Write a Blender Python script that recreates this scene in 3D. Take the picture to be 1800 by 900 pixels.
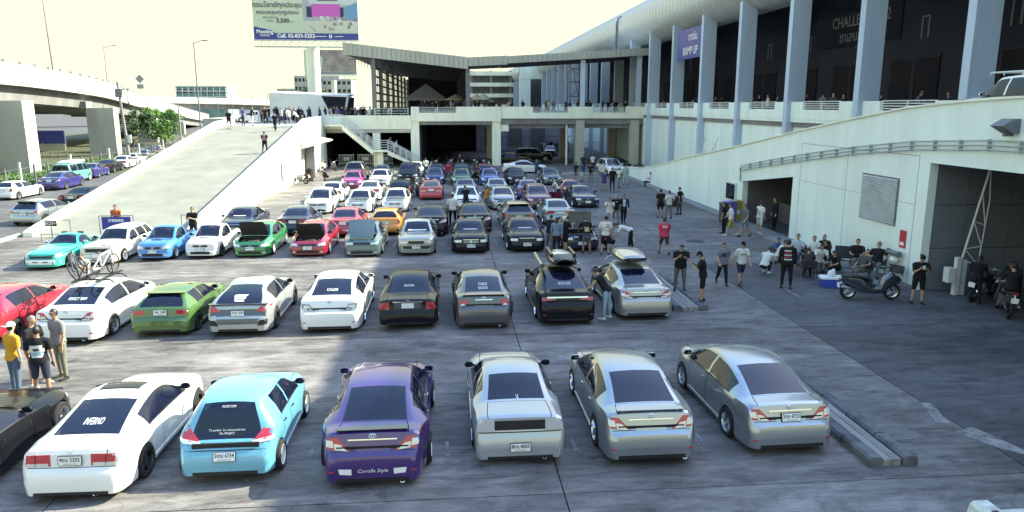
import bpy, bmesh, math, random
import numpy as np
from mathutils import Vector, Matrix, Euler
from mathutils.bvhtree import BVHTree
random.seed(7)
R=math.radians
for o in list(bpy.data.objects): bpy.data.objects.remove(o)
SC=bpy.context.scene; C=SC.collection
# ---------------------------------------------------------------- camera, world, sun, exposure
cam=bpy.data.cameras.new('camera'); camo=bpy.data.objects.new('camera',cam); C.objects.link(camo)
cam.sensor_width=36; cam.lens=26.0; cam.clip_start=.1; cam.clip_end=3000
camo.location=(0,0,6.5); camo.rotation_euler=(R(90-11.52),0,R(-4.954))
SC.camera=camo
SUN_AZ=math.atan2(.27,.965); SUN_EL=R(34.3)
W=bpy.data.worlds.new('World'); SC.world=W; W.use_nodes=True
nt=W.node_tree; bg=nt.nodes['Background']
sky=nt.nodes.new('ShaderNodeTexSky'); sky.sky_type='NISHITA'; sky.sun_disc=False
sky.sun_elevation=SUN_EL; sky.sun_rotation=R(90)-SUN_AZ
sky.altitude=0; sky.air_density=1.0; sky.dust_density=1.0; sky.ozone_density=2.5
SKS=.15; EXPO=2.36
def wn(t,**k):
    n=nt.nodes.new(t)
    for a_,v in k.items(): setattr(n,a_,v)
    return n
# hazy horizon: the low sky saturates to an even cream veil, the blue of the clear zenith shows above it
cap=wn('ShaderNodeVectorMath',operation='MINIMUM'); k_=1.0/(2**EXPO*SKS); cap.inputs[1].default_value=(1.22*k_,1.24*k_,.84*k_); nt.links.new(sky.outputs[0],cap.inputs[0])
tc=wn('ShaderNodeTexCoord'); sx=wn('ShaderNodeSeparateXYZ'); nt.links.new(tc.outputs['Generated'],sx.inputs[0])
mr=wn('ShaderNodeMapRange',interpolation_type='SMOOTHSTEP'); mr.inputs[1].default_value=.2; mr.inputs[2].default_value=.85; nt.links.new(sx.outputs[2],mr.inputs[0])
mx=wn('ShaderNodeMix',data_type='RGBA'); nt.links.new(mr.outputs[0],mx.inputs[0]); nt.links.new(cap.outputs[0],mx.inputs[6]); nt.links.new(sky.outputs[0],mx.inputs[7])
nt.links.new(mx.outputs[2],bg.inputs[0]); bg.inputs[1].default_value=SKS
sl=bpy.data.lights.new('sun','SUN'); sl.energy=3.0; sl.angle=R(.5); sl.color=(1,.98,.74)
so=bpy.data.objects.new('sun',sl); C.objects.link(so)
so.rotation_euler=Vector((math.cos(SUN_EL)*math.cos(SUN_AZ),math.cos(SUN_EL)*math.sin(SUN_AZ),math.sin(SUN_EL))).to_track_quat('Z','Y').to_euler()
so.location=(60,20,60)
vs=SC.view_settings; vs.view_transform='Standard'; vs.look='None'; vs.gamma=1; vs.exposure=EXPO; vs.use_curve_mapping=False
# ---------------------------------------------------------------- materials
MATS={}
def pm(name,col,rough=.6,metal=0,coat=0,var=0,scale=1.5,bump=0,spec=.5,streak=False,emit=0,stretch=None,bscale=None,trans=0):
    if name in MATS: return MATS[name]
    m=bpy.data.materials.new(name); m.use_nodes=True; MATS[name]=m
    n=m.node_tree; b=n.nodes['Principled BSDF']
    c=(col[0],col[1],col[2],1)
    b.inputs['Base Color'].default_value=c; b.inputs['Roughness'].default_value=rough; b.inputs['Metallic'].default_value=metal
    b.inputs['Coat Weight'].default_value=coat; b.inputs['Coat Roughness'].default_value=.06; b.inputs['Specular IOR Level'].default_value=spec
    if emit: b.inputs['Emission Color'].default_value=c; b.inputs['Emission Strength'].default_value=emit
    if var or bump:
        g=n.nodes.new('ShaderNodeNewGeometry'); mp=n.nodes.new('ShaderNodeMapping'); n.links.new(g.outputs['Position'],mp.inputs[0])
        s=(scale,scale,scale*.18 if streak else scale)
        if stretch: s=tuple(scale*k for k in stretch)
        mp.inputs['Scale'].default_value=s
        t=n.nodes.new('ShaderNodeTexNoise'); t.inputs['Scale'].default_value=1; t.inputs['Detail'].default_value=6; t.inputs['Roughness'].default_value=.62
        n.links.new(mp.outputs[0],t.inputs[0])
        if var:
            if streak:
                m3=n.nodes.new('ShaderNodeMapping'); m3.inputs['Scale'].default_value=(2.6,2.6,.13); n.links.new(g.outputs['Position'],m3.inputs[0])
                t3=n.nodes.new('ShaderNodeTexNoise'); t3.inputs['Scale'].default_value=1; t3.inputs['Detail'].default_value=5; t3.inputs['Roughness'].default_value=.7; n.links.new(m3.outputs[0],t3.inputs[0])
                r3=n.nodes.new('ShaderNodeMapRange'); r3.inputs[1].default_value=.55; r3.inputs[2].default_value=.75; r3.inputs[3].default_value=1; r3.inputs[4].default_value=1-var*1.3; n.links.new(t3.outputs[0],r3.inputs[0])
            mr=n.nodes.new('ShaderNodeMapRange'); mr.inputs[1].default_value=.3; mr.inputs[2].default_value=.72; mr.inputs[3].default_value=1-var; mr.inputs[4].default_value=1+var*.6
            n.links.new(t.outputs[0],mr.inputs[0])
            mx=n.nodes.new('ShaderNodeVectorMath'); mx.operation='SCALE'; mx.inputs[0].default_value=col[:3]
            so_=mr.outputs[0]
            if streak:
                mm=n.nodes.new('ShaderNodeMath'); mm.operation='MULTIPLY'; n.links.new(mr.outputs[0],mm.inputs[0]); n.links.new(r3.outputs[0],mm.inputs[1]); so_=mm.outputs[0]
            n.links.new(so_,mx.inputs['Scale']); n.links.new(mx.outputs[0],b.inputs['Base Color'])
            rr=n.nodes.new('ShaderNodeMapRange'); rr.inputs[3].default_value=max(.02,rough-.12); rr.inputs[4].default_value=min(1,rough+.12)
            n.links.new(t.outputs[0],rr.inputs[0]); n.links.new(rr.outputs[0],b.inputs['Roughness'])
        if bump:
            t2=n.nodes.new('ShaderNodeTexNoise'); t2.inputs['Scale'].default_value=bscale or scale*12; t2.inputs['Detail'].default_value=4
            n.links.new(g.outputs['Position'],t2.inputs[0])
            bp=n.nodes.new('ShaderNodeBump'); bp.inputs['Strength'].default_value=bump; bp.inputs['Distance'].default_value=.02
            n.links.new(t2.outputs[0],bp.inputs['Height']); n.links.new(bp.outputs[0],b.inputs['Normal'])
    return m
def paint(name,col,metal=.0,rough=.28,coat=1.0):
    """car paint: flake-like fine roughness variation, road dust in the lower noise"""
    if name in MATS: return MATS[name]
    m=pm(name,col,rough=rough,metal=metal,coat=coat)
    m.node_tree.nodes['Principled BSDF'].inputs['Coat Roughness'].default_value=.03; m.node_tree.nodes['Principled BSDF'].inputs['Coat IOR'].default_value=1.6
    return m
# ---------------------------------------------------------------- mesh helpers
class MB:
    def __init__(s): s.v=[]; s.f=[]; s.m=[]
    def add(s,vs,fs,mi=0):
        b=len(s.v); s.v+= [tuple(p) for p in vs]; s.f+=[tuple(b+i for i in f) for f in fs]; s.m+=[mi]*len(fs); return s
    def box(s,x0,x1,y0,y1,z0,z1,mi=0):
        return s.add([(x0,y0,z0),(x1,y0,z0),(x1,y1,z0),(x0,y1,z0),(x0,y0,z1),(x1,y0,z1),(x1,y1,z1),(x0,y1,z1)],
          [(0,3,2,1),(4,5,6,7),(0,1,5,4),(1,2,6,5),(2,3,7,6),(3,0,4,7)],mi)
    def boxm(s,M,sx,sy,sz,mi=0):
        p=[M@Vector((a*sx/2,b*sy/2,c*sz/2)) for c in(-1,1) for b in(-1,1) for a in(-1,1)]
        return s.add(p,[(0,2,3,1),(4,5,7,6),(0,1,5,4),(1,3,7,5),(3,2,6,7),(2,0,4,6)],mi)
    def bar(s,a,b,w,h=None,mi=0):
        a=Vector(a);b=Vector(b);h=h or w;d=b-a
        if d.length<1e-6: return s
        q=d.to_track_quat('Y','Z').to_matrix().to_4x4()
        return s.boxm(Matrix.Translation((a+b)/2)@q,w,d.length,h,mi)
    def tube(s,pts,r,n=6,mi=0,cap=True):
        pts=[Vector(p) for p in pts]; rs=r if isinstance(r,(list,tuple)) else [r]*len(pts); rings=[]
        for i,p in enumerate(pts):
            d=(pts[min(i+1,len(pts)-1)]-pts[max(i-1,0)]); d.normalize()
            q=d.to_track_quat('Z','Y')
            rings.append([p+q@Vector((rs[i]*math.cos(2*math.pi*k/n),rs[i]*math.sin(2*math.pi*k/n),0)) for k in range(n)])
        vs=[v for rg in rings for v in rg]; fs=[]
        for i in range(len(pts)-1):
            for k in range(n): fs.append((i*n+k,i*n+(k+1)%n,(i+1)*n+(k+1)%n,(i+1)*n+k))
        if cap: fs.append(tuple(range(n-1,-1,-1))); fs.append(tuple((len(pts)-1)*n+k for k in range(n)))
        return s.add(vs,fs,mi)
    def lathe(s,prof,n=20,M=None,mi=0,close=False):
        """profile of (radius, axial) revolved about local X"""
        M=M or Matrix(); vs=[]; fs=[]; k=len(prof)
        for a in range(n):
            c,si=math.cos(2*math.pi*a/n),math.sin(2*math.pi*a/n)
            for r,x in prof: vs.append(M@Vector((x,r*c,r*si)))
        for a in range(n):
            b=(a+1)%n
            for j in range(k if close else k-1): fs.append((a*k+j,a*k+(j+1)%k,b*k+(j+1)%k,b*k+j))
        return s.add(vs,fs,mi)
    def prism(s,poly,d,M=None,mi=0):
        """polygon in local XZ, extruded along local Y by d"""
        M=M or Matrix(); n=len(poly)
        vs=[M@Vector((x,0,z)) for x,z in poly]+[M@Vector((x,d,z)) for x,z in poly]
        fs=[tuple(range(n)),tuple(range(2*n-1,n-1,-1))]+[(i+n,(i+1)%n+n,(i+1)%n,i) for i in range(n)]
        return s.add(vs,fs,mi)
    def ball(s,c,rx,ry=None,rz=None,n=8,mi=0):
        ry=ry or rx; rz=rz or rx; vs=[];fs=[];m=n//2
        for i in range(m+1):
            t=math.pi*i/m
            for k in range(n): vs.append((c[0]+rx*math.sin(t)*math.cos(2*math.pi*k/n),c[1]+ry*math.sin(t)*math.sin(2*math.pi*k/n),c[2]+rz*math.cos(t)))
        for i in range(m):
            for k in range(n): fs.append((i*n+k,(i+1)*n+k,(i+1)*n+(k+1)%n,i*n+(k+1)%n))
        return s.add(vs,fs,mi)
    def mesh(s,name,mats,smooth=None,recalc=False):
        me=bpy.data.meshes.new(name); me.from_pydata(s.v,[],s.f); 
        for m in (mats if isinstance(mats,(list,tuple)) else [mats]):
            if m: me.materials.append(m)
        if any(s.m): me.polygons.foreach_set('material_index',s.m)
        if recalc:
            bm=bmesh.new(); bm.from_mesh(me); bmesh.ops.remove_doubles(bm,verts=bm.verts,dist=1e-5); bmesh.ops.recalc_face_normals(bm,faces=bm.faces); bm.to_mesh(me); bm.free()
        if smooth is not None:
            me.polygons.foreach_set('use_smooth',[True]*len(me.polygons)); me.set_sharp_from_angle(angle=R(smooth))
        me.update(); return me
    def build(s,name,mats,parent=None,smooth=None,loc=None,recalc=False):
        return link(name,s.mesh(name,mats,smooth,recalc),parent,loc)
def link(name,me,parent=None,loc=None,rot=None):
    o=bpy.data.objects.new(name,me); C.objects.link(o)
    if parent: o.parent=parent
    if loc is not None: o.location=loc
    if rot is not None: o.rotation_euler=rot
    return o
def tag(o,label=None,cat=None,group=None,kind=None):
    if label: o['label']=label
    if cat: o['category']=cat
    if group: o['group']=group
    if kind: o['kind']=kind
    return o
def thing(name,label,cat,loc=(0,0,0),rz=0,group=None):
    o=bpy.data.objects.new(name,None); C.objects.link(o); o.location=loc; o.rotation_euler=(0,0,rz); o.empty_display_size=.3
    return tag(o,label,cat,group)
def struct(o,label=None): return tag(o,label,None,None,'structure')
_txt={}
TMP=bpy.data.scenes.new('tmp_eval')
def text_mesh(s,size=1.0,depth=0.0,align='CENTER',bold=0.0,res=2,shear=0):
    """flat lettering as a mesh in local XY, centred"""
    k=(s,size,depth,align,bold,shear)
    if k in _txt: return _txt[k]
    cu=bpy.data.curves.new('lettering','FONT'); cu.body=s; cu.size=size; cu.extrude=depth; cu.align_x=align; cu.align_y='CENTER'; cu.offset=bold; cu.resolution_u=res; cu.shear=shear
    o=bpy.data.objects.new('lettering',cu); TMP.collection.objects.link(o)
    vl=TMP.view_layers[0]; vl.update(); dg=vl.depsgraph; me=bpy.data.meshes.new_from_object(o.evaluated_get(dg))
    bpy.data.objects.remove(o); _txt[k]=me; return me
def lettering(s,M,size,mat,parent=None,name='lettering',depth=0.0,bold=0.0,shear=0):
    src=text_mesh(s,size,depth,'CENTER',bold,2,shear); me=src.copy(); me.materials.clear(); me.materials.append(mat)
    if parent: o=link(name,me,parent); o.matrix_local=M
    else: o=link(name,me); o.matrix_world=M
    return o
def frame(origin,xdir,updir):
    x=Vector(xdir).normalized(); y=Vector(updir); y=(y-x*y.dot(x)).normalized(); z=x.cross(y)
    M=Matrix((x,y,z)).transposed().to_4x4(); M.translation=Vector(origin); return M

KX,KY,KZ=1.032,1.032,1.032      # survey factors: parked things were measured on a shorter baseline
def gp(x,y,z=0): return (x*KX,y*KY,z*KZ)
# ---------------------------------------------------------------- cars
GLASS=pm('tinted_glass',(.008,.010,.022),rough=.06,spec=.35)
CGLASS=pm('car_glass',(.007,.010,.028),rough=.04,spec=.75); CGLASS.node_tree.nodes['Principled BSDF'].inputs['Alpha'].default_value=.74
SEATM=pm('seat_cloth',(.045,.045,.05),rough=.8)
TYRE=pm('tyre_rubber',(.012,.012,.014),rough=.85,var=.2,scale=20)
DARKP=pm('black_plastic',(.012,.012,.015),rough=.5,var=.15,scale=9)
CHROME=pm('chrome',(.75,.76,.76),rough=.12,metal=1)
ALLOY=pm('alloy_silver',(.55,.56,.58),rough=.28,metal=1)
WHITERIM=pm('white_rim',(.75,.75,.73),rough=.3,coat=.5)
BLACKRIM=pm('black_rim',(.02,.02,.022),rough=.35,coat=.5)
REDLENS=pm('red_lens',(.42,.02,.035),rough=.12,coat=1)
CLEARLENS=pm('clear_lens',(.62,.62,.60),rough=.1,coat=1,metal=.3)
SMOKELENS=pm('smoked_lens',(.10,.09,.10),rough=.1,coat=1)
PLATE=pm('plate_white',(.75,.75,.72),rough=.45)
INK=pm('ink_black',(.012,.012,.012),rough=.6)
STICK=pm('sticker_white',(.8,.8,.78),rough=.5)
CARBON=pm('carbon_black',(.02,.021,.026),rough=.22,coat=1,var=.1,scale=30)
ENGINE=pm('engine_metal',(.16,.16,.17),rough=.5,metal=.7,var=.4,scale=14)
def lin(pts,x):
    if x<=pts[0][0]: return pts[0][1]
    for (a,b),(c,d) in zip(pts,pts[1:]):
        if x<=c: return b+(d-b)*(x-a)/(c-a) if c>a else d
    return pts[-1][1]
def pchip(pts):
    q=[pts[0]]
    for p in pts[1:-1]:
        if q[-1][0]+.004<p[0]<pts[-1][0]-.004: q.append(p)
    pts=q+[pts[-1]]
    xs=[p[0] for p in pts]; ys=[p[1] for p in pts]; n=len(xs)
    h=[xs[i+1]-xs[i] for i in range(n-1)]; d=[(ys[i+1]-ys[i])/h[i] for i in range(n-1)]; m=[0]*n
    m[0]=d[0]; m[-1]=d[-1]
    for i in range(1,n-1):
        if d[i-1]*d[i]<=0: m[i]=0
        else:
            w1=2*h[i]+h[i-1]; w2=h[i]+2*h[i-1]; m[i]=(w1+w2)/(w1/d[i-1]+w2/d[i])
    def f(x):
        if x<=xs[0]: return ys[0]
        if x>=xs[-1]: return ys[-1]
        i=max(k for k in range(n-1) if xs[k]<=x); t=(x-xs[i])/h[i]
        return (1+2*t)*(1-t)**2*ys[i]+t*(1-t)**2*h[i]*m[i]+t*t*(3-2*t)*ys[i+1]+t*t*(t-1)*h[i]*m[i+1]
    return f
class Spec(dict):
    __getattr__=dict.get
def spec(**k):
    d=dict(L=4.5,W=1.74,H=1.45,zb=.20,r=.31,ra=.78,fa=.82,deck=.62,zdeck=1.03,ur=1.45,uf=2.75,uw=3.5,zcowl=.98,znose=.74,zhoodf=.84,
      bump=.62,ztail=.92,tail_u=.16,nose_u=.16,roofw=.56,belt=.93,pillars=[2.25],doors=[(1.35,2.27),(2.29,3.28)],cabr=.95,square=0,kind='notch',
      tl=None,hl=None,grille=None,win_lo=.96,win_hi=3.35,flare=.02,tread=.03,rtype='five',rmat=None)
    d.update(k); return Spec(d)
def car_shell(s):
    L,W,H=s.L,s.W,s.H; w=W/2; q=s.square
    z0=s.zb
    if s.kind=='hatch':
        top=[(0,.40),(.02,s.bump-.06),(.07,s.bump),(.10,s.bump+.05),(s.tail_u,s.ztail),(s.tail_u+.05,s.ztail+.05),(s.ur,H-.055),(s.ur+.25,H-.02),((s.ur+s.uf)/2,H),(s.uf,H-.05)]
    elif s.kind=='pickup':
        top=[(0,.40),(.02,s.bump-.06),(.05,s.bump),(.07,s.zdeck-.03),(.12,s.zdeck),(s.deck,s.zdeck),(s.deck+.05,s.zdeck+.06),(s.ur,H-.05),(s.ur+.2,H-.01),((s.ur+s.uf)/2,H),(s.uf,H-.05)]
    else:
        top=[(0,.40),(.02,s.bump-.06),(.07,s.bump),(.10,s.bump+.03),(s.tail_u,s.ztail),(s.tail_u+.035,s.zdeck-.012),(s.tail_u+.16,s.zdeck),(s.deck,s.zdeck+.02),(s.deck+.04,s.zdeck+.035),(s.ur,H-.05),(s.ur+.25,H-.012),((s.ur+s.uf)/2,H),(s.uf,H-.05)]
    top+=[(s.uw,s.zcowl),(s.uw+.08,s.zcowl-.012),((s.uw+L)/2,(s.zcowl+s.zhoodf)/2+.025),(L-s.nose_u,s.zhoodf),(L-s.nose_u*.55,s.znose),(L-.05,s.bump-.04),(L-.02,s.bump-.12),(L,.38)]
    ft=pchip(top)
    # shoulder height
    sh=[(0,.36),(.02,s.bump-.09),(.07,s.bump-.04),(.10,s.bump+.0)]
    if s.kind=='hatch': sh+=[(s.tail_u,s.ztail-.07),(s.tail_u+.1,s.belt+.01)]
    else: sh+=[(s.tail_u,s.ztail-.06),(s.tail_u+.15,min(s.zdeck-.06,s.belt+.03))]
    sh+=[(1.2,s.belt+.01),(L*.55,s.belt-.02),(s.uw-.2,min(s.belt-.05,s.zcowl-.08)),(L-s.nose_u-.1,s.zhoodf-.07),(L-s.nose_u*.55,s.znose-.06),(L-.05,s.bump-.08),(L-.02,s.bump-.16),(L,.34)]
    fs=pchip(sh)
    k=.06 if q else .0
    fw=pchip([(0,w*(.80+k)),(.05,w*(.88+k)),(.18,w*(.94+k*.6)),(.6,w*.985),(1.2,w),(L-1.2,w),(L-.6,w*.965),(L-.25,w*(.88+k)),(L-.1,w*(.80+k)),(L-.03,w*(.72+k)),(L,w*(.64+k))])
    ctop=[(0,w*.70),(.1,w*.78),(s.tail_u+.1,w*.80)]
    if s.kind=='hatch': ctop+=[(s.ur,w*s.roofw/.87*.87*1.0+.03)]
    else: ctop+=[(s.deck,w*.75),(s.ur,s.roofw+.02)]
    ctop+=[((s.ur+s.uf)/2,s.roofw+.01),(s.uf,s.roofw),(s.uw,w*.81),(s.uw+.3,w*.80),(L-s.nose_u-.1,w*.74),(L-.06,w*.62),(L,w*.5)]
    fwt=pchip(ctop)
    fcr=pchip([(0,.015),(.15,.02),(s.deck,.03),(s.ur,.055),(s.uf,.06),(s.uw,.07),(s.uw+.2,.035),(L-.2,.03),(L,.01)])
    rw,fwx=s.ra,L-s.fa; ra=s.r+.035
    def fzb(u):
        z=z0
        z=lin([(0,z0+.03),(.4,z0),(L-.4,z0),(L,z0-.02)],u)
        for c in(rw,fwx):
            d=abs(u-c)
            if d<ra: z=max(z,s.r+math.sqrt(max(ra*ra-d*d,0)))
        return z
    def ffl(u):
        f=0
        for c in(rw,fwx):
            d=abs(u-c); f=max(f,s.flare*max(0,1-max(0,d-ra*.6)/(ra*.9)))
        return f
    us={0,L}
    u=0;
    N=int(L/.012); last=(0,ft(0))
    for i in range(N+1):
        u=L*i/N; z=ft(u)
        if math.hypot(u-last[0],z-last[1])>.085: us.add(u); last=(u,z)
    for c in(rw,fwx):
        for a in(1.02,.995,.96,.88,.75,.55,.3,0):
            us.add(c-ra*a); us.add(c+ra*a)
    for a,b in s.doors: us.update((a,b))
    for p in s.pillars: us.update((p-.035,p+.035))
    us.update((s.uw,s.uf+.03,s.ur-.03,s.deck+.02,s.win_lo,s.win_hi,s.tail_u+.06,L-s.nose_u,s.uw+.06))
    us=sorted(us); out=[us[0]]
    for a in us[1:]:
        if a-out[-1]>.008: out.append(a)
    us=out
    P=[]
    for u in us:
        zb=fzb(u); zs=fs(u); zt=ft(u); wm=fw(u)+ffl(u); wt=min(fwt(u),wm-.05); cr=fcr(u); ze=zt-cr
        zs=min(zs,ze-.004); zb_=min(zb,zs-.04)
        row=[(wm-.16,zb_),(wm-.025,zb_)]
        for f,dx in((.12,.008),(.38,.004),(.62,-.004),(.80,.010)): row.append((wm-dx,zb_+f*(zs-zb_)))
        wb=wm-.045; row.append((wb,zs))
        def g(t,b=.0): return (wb+(wt-wb)*t+b*4*t*(1-t),zs+(ze-zs)*t)
        bul=.03*min(1,(ze-zs)/.3)
        row+=[g(.07,bul),g(.5,bul),g(.9,bul),(wt,ze)]
        row+=[(wt-min(.085,wt*.14),ze+cr*.45),(wt*.5,zt-cr*.18),(0,zt)]
        P.append(row)
    return us,P,ft,fs
CARC={}
def car_parts(key,s,open_hood=0,seed=0):
    if key in CARC: return CARC[key]
    L=s.L; us,P,ft,fs=car_shell(s); n=len(us); m=len(P[0]); y0=-L/2
    def vert(i,j,sd): x,z=P[i][j]; return Vector((sd*x,us[i]+y0,z))
    bins={}
    def put(name,i,j,sd,shr=None):
        b=bins.setdefault(name,{'v':{},'f':[],'lo':1e9,'hi':-1e9})
        ids=[]
        for a,c in((i,j),(i+1,j),(i+1,j+1),(i,j+1)):
            kk=(a,c,sd if c<m-1 else 0); 
            if kk not in b['v']: b['v'][kk]=len(b['v'])
            ids.append(b['v'][kk])
        b['f'].append(tuple(ids) if sd>0 else tuple(reversed(ids)))
    hood_hi=L-s.nose_u*.98; hood_lo=s.uw+.05
    nd=len(s.doors)
    for i in range(n-1):
        u=(us[i]+us[i+1])/2; a=us[i]; b=us[i+1]
        for j in range(m-1):
            for sd in(1,-1):
                nm='body'
                sn='R' if sd>0 else 'L'
                hgt=P[i][9][1]-P[i][7][1]; hgt2=P[i+1][9][1]-P[i+1][7][1]
                if 2<=j<=6:
                    for di,(d0,d1) in enumerate(s.doors):
                        if d0-1e-6<=a and b<=d1+1e-6: nm='door%d%s'%(di,sn)
                if j==6 and s.win_lo-1e-6<=a and b<=s.win_hi+1e-6 and min(hgt,hgt2)>.07: nm='trim'+sn
                if j in(7,8) and s.win_lo-1e-6<=a and b<=s.win_hi+1e-6 and min(hgt,hgt2)>.07:
                    seg=sum(1 for p in s.pillars if u>p)
                    if all(not(p-.036<u<p+.036) for p in s.pillars): nm='win%d%s'%(seg,sn)
                if j>=11:
                    if s.uf+.03<=u<=s.uw-.01: nm='windshield'
                    if s.kind=='hatch':
                        if s.tail_u+.06<=u<=s.ur-.03: nm='rear_window'
                    elif s.kind=='pickup':
                        if s.deck+.04<=u<=s.ur-.03: nm='rear_window'
                    elif s.deck+.02<=u<=s.ur-.03: nm='rear_window'
                if j>=11 and s.kind=='notch' and s.tail_u<=u<=s.deck-.03: nm='trunk'
                if j>=11 and hood_lo<=u<=hood_hi: nm='hood'
                put(nm,i,j,sd)
    parts=[]
    full=MB()
    def mesh_of(name,off=(0,0,0),shrink=0,lat=0,lo=None,hi=None):
        b=bins[name]; vs=[None]*len(b['v'])
        for (i,j,sd),ix in b['v'].items(): vs[ix]=vert(i,j,sd if sd else 1)
        if shrink:
            ylo=min(v.y for v in vs); yhi=max(v.y for v in vs)
            for v in vs:
                if v.y-ylo<1e-4: v.y+=shrink if lo is None else lo
                elif yhi-v.y<1e-4: v.y-=shrink if hi is None else hi
        if lat:
            for (i,j,sd),ix in b['v'].items():
                if j==11: vs[ix].x*=1-lat/max(.2,abs(vs[ix].x))
        q=MB(); q.add(vs,b['f']); return q
    allv=[];allf=[]
    for nm in bins:
        q=mesh_of(nm); bb=len(allv); allv+=[Vector(v) for v in q.v]; allf+=[tuple(bb+i for i in f) for f in q.f]
    for i in(0,n-1):
        bb=len(allv); allv+=[vert(i,j,1) for j in range(1,m)]+[vert(i,j,-1) for j in range(m-2,0,-1)]; allf.append(tuple(range(bb,len(allv))))
    bvh=BVHTree.FromPolygons(allv,allf)
    def ray(o,d):
        h=bvh.ray_cast(Vector(o),Vector(d)); return h[0],h[1]
    PA='PAINT'
    def emit(name,q,mat,parent=None,smooth=35,extra=None,label=None):
        me=q.mesh(name,MATS['_ph'] if mat==PA else mat,smooth); 
        parts.append(dict(name=name,me=me,paint=(mat==PA),parent=parent,label=label)); 
        if extra: parts[-1].update(extra)
        return len(parts)-1
    if '_ph' not in MATS: pm('_ph',(.5,.5,.5))
    # body: close the two ends
    bq=mesh_of('body')
    for i,rev in((0,1),(n-1,0)):
        ring=[vert(i,j,1) for j in range(1,m)]+[vert(i,j,-1) for j in range(m-2,0,-1)]
        bq.add(ring,[tuple(range(len(ring))) if not rev else tuple(reversed(range(len(ring))))])
    ib=emit('body',bq,PA,smooth=27)
    hm=mesh_of('hood',shrink=.012,lat=.014,hi=.003)
    if open_hood:
        hy=max(0,us[0])+hood_lo+y0; hz=ft(hood_lo); M=Matrix.Translation((0,hy,hz+.01))@Matrix.Rotation(R(open_hood),4,'X')@Matrix.Translation((0,-hy,-hz))
        if s.front_hinge:
            hy=hood_hi+y0; hz=ft(hood_hi); M=Matrix.Translation((0,hy,hz+.03))@Matrix.Rotation(R(-open_hood),4,'X')@Matrix.Translation((0,-hy,-hz))
        hm.v=[tuple(M@Vector(v)) for v in hm.v]
        hm.f=hm.f+[tuple(reversed(f)) for f in hm.f]; base=len(hm.v)
        k=len(hm.f)//2
        dz=M.to_3x3()@Vector((0,0,-.025)); inner=[tuple(Vector(v)+dz) for v in hm.v]
        hm.f=hm.f[:k]; hm.m=[0]*k; fl=[tuple(base+i for i in reversed(f)) for f in hm.f]; hm.v+=inner; hm.f+=fl; hm.m+=[1]*k
        me=hm.mesh('hood',[MATS['_ph'],pm('hood_liner_%s'%(s.liner or 'dark'),(.27,.28,.28) if s.liner else (.035,.033,.036),rough=.8,var=.3,scale=8)],35)
        parts.append(dict(name='hood',me=me,paint=True,parent=None,label='raised hood'))
        # engine bay
        e=MB(); ya,yb=hood_lo+y0+.02,hood_hi+y0-.03; zt=ft(L-s.nose_u)-.04; wv=s.W*.36
        e.box(-wv,wv,ya,yb,.35,.5); iq=emit('engine_bay',e,DARKP,smooth=None)
        rr=random.Random(seed+5); e=MB(); e.box(-.28,.3,ya+.25,yb-.2,.48,zt-.06); e.box(-.2,.22,ya+.3,yb-.28,zt-.06,zt-.0)
        for k in range(4): e.tube([(-.18+k*.12,ya+.3,zt-.02),(-.18+k*.12,ya+.12,zt-.03),(-.18+k*.12,ya+.06,zt-.2)],.022)
        e.box(.36,.56,ya+.1,ya+.35,.5,zt-.02); e.box(-.58,-.38,ya+.15,ya+.5,.5,zt-.07); e.tube([(.05,yb-.1,zt-.05),(.35,yb-.2,zt-.03),(.5,ya+.3,zt-.05)],.035)
        e.lathe([(.001,0),(.09,0),(.09,.16),(.001,.16)],12,Matrix.Translation((-.55,yb-.35,zt-.05))); emit('engine',e,ENGINE,iq,smooth=40)
    else: emit('hood',hm,PA if not s.carbon_hood else CARBON,label='black hood' if s.carbon_hood else None)
    if 'trunk' in bins: it=emit('trunk_lid',mesh_of('trunk',shrink=.013,lat=.014,lo=.0005),PA)
    for nm,pn in(('windshield','windshield'),('rear_window','rear_window')):
        if nm in bins: emit(pn,mesh_of(nm),CGLASS)
    for tn in('trimR','trimL'):
        if tn in bins: emit('window_trim',mesh_of(tn),DARKP)
    ds={}
    for nm in sorted(bins):
        if nm.startswith('door'):
            ix=emit('door',mesh_of(nm,shrink=.013),PA); ds[nm]=ix
            di=int(nm[4]); sd=1 if nm[5]=='R' else -1; d0,d1=s.doors[di]
            h,no=ray((sd*2,d0+y0+.14,s.belt-.13),(-sd,0,0))
            if h:
                q=MB(); q.tube([h+Vector((sd*.004,-.06,0)),h+Vector((sd*.028,-.03,.004)),h+Vector((sd*.028,.05,.004)),h+Vector((sd*.004,.08,0))],.013,6); emit('handle',q,s.handle or PA,ix,smooth=60)
        if nm.startswith('win') and nm!='windshield': emit('side_window',mesh_of(nm),CGLASS)
    # cabin lining and seats
    q=MB(); vs=[];fs_=[]; idx={}
    def iv(i,j,sd):
        k=(i,j,sd if j<m-1 else 0)
        if k not in idx:
            v=vert(i,j,sd); c_=Vector((0,v.y,s.belt)); d_=(c_-v); d_.normalize(); idx[k]=len(vs); vs.append(v+d_*.03)
        return idx[k]
    for i in range(n-1):
        u=(us[i]+us[i+1])/2
        for j in range(9,m-1):
            if j>=11 and (u>s.uf+.03 or u<s.ur-.03): continue
            if u<s.deck or u>s.uw: continue
            for sd in(1,-1):
                f=(iv(i,j,sd),iv(i,j+1,sd),iv(i+1,j+1,sd),iv(i+1,j,sd)); fs_.append(f if sd>0 else tuple(reversed(f)))
    q.add(vs,fs_)
    zf=s.belt-.16; yc=s.uf-.35+y0; sw=s.W*.5
    for sx in(-1,1):
        x_=sx*s.W*.21; q.box(x_-.22,x_+.22,yc-.12,yc-.0,zf-.05,zf+.42); q.box(x_-.11,x_+.11,yc-.11,yc-.03,zf+.45,zf+.60)
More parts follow.
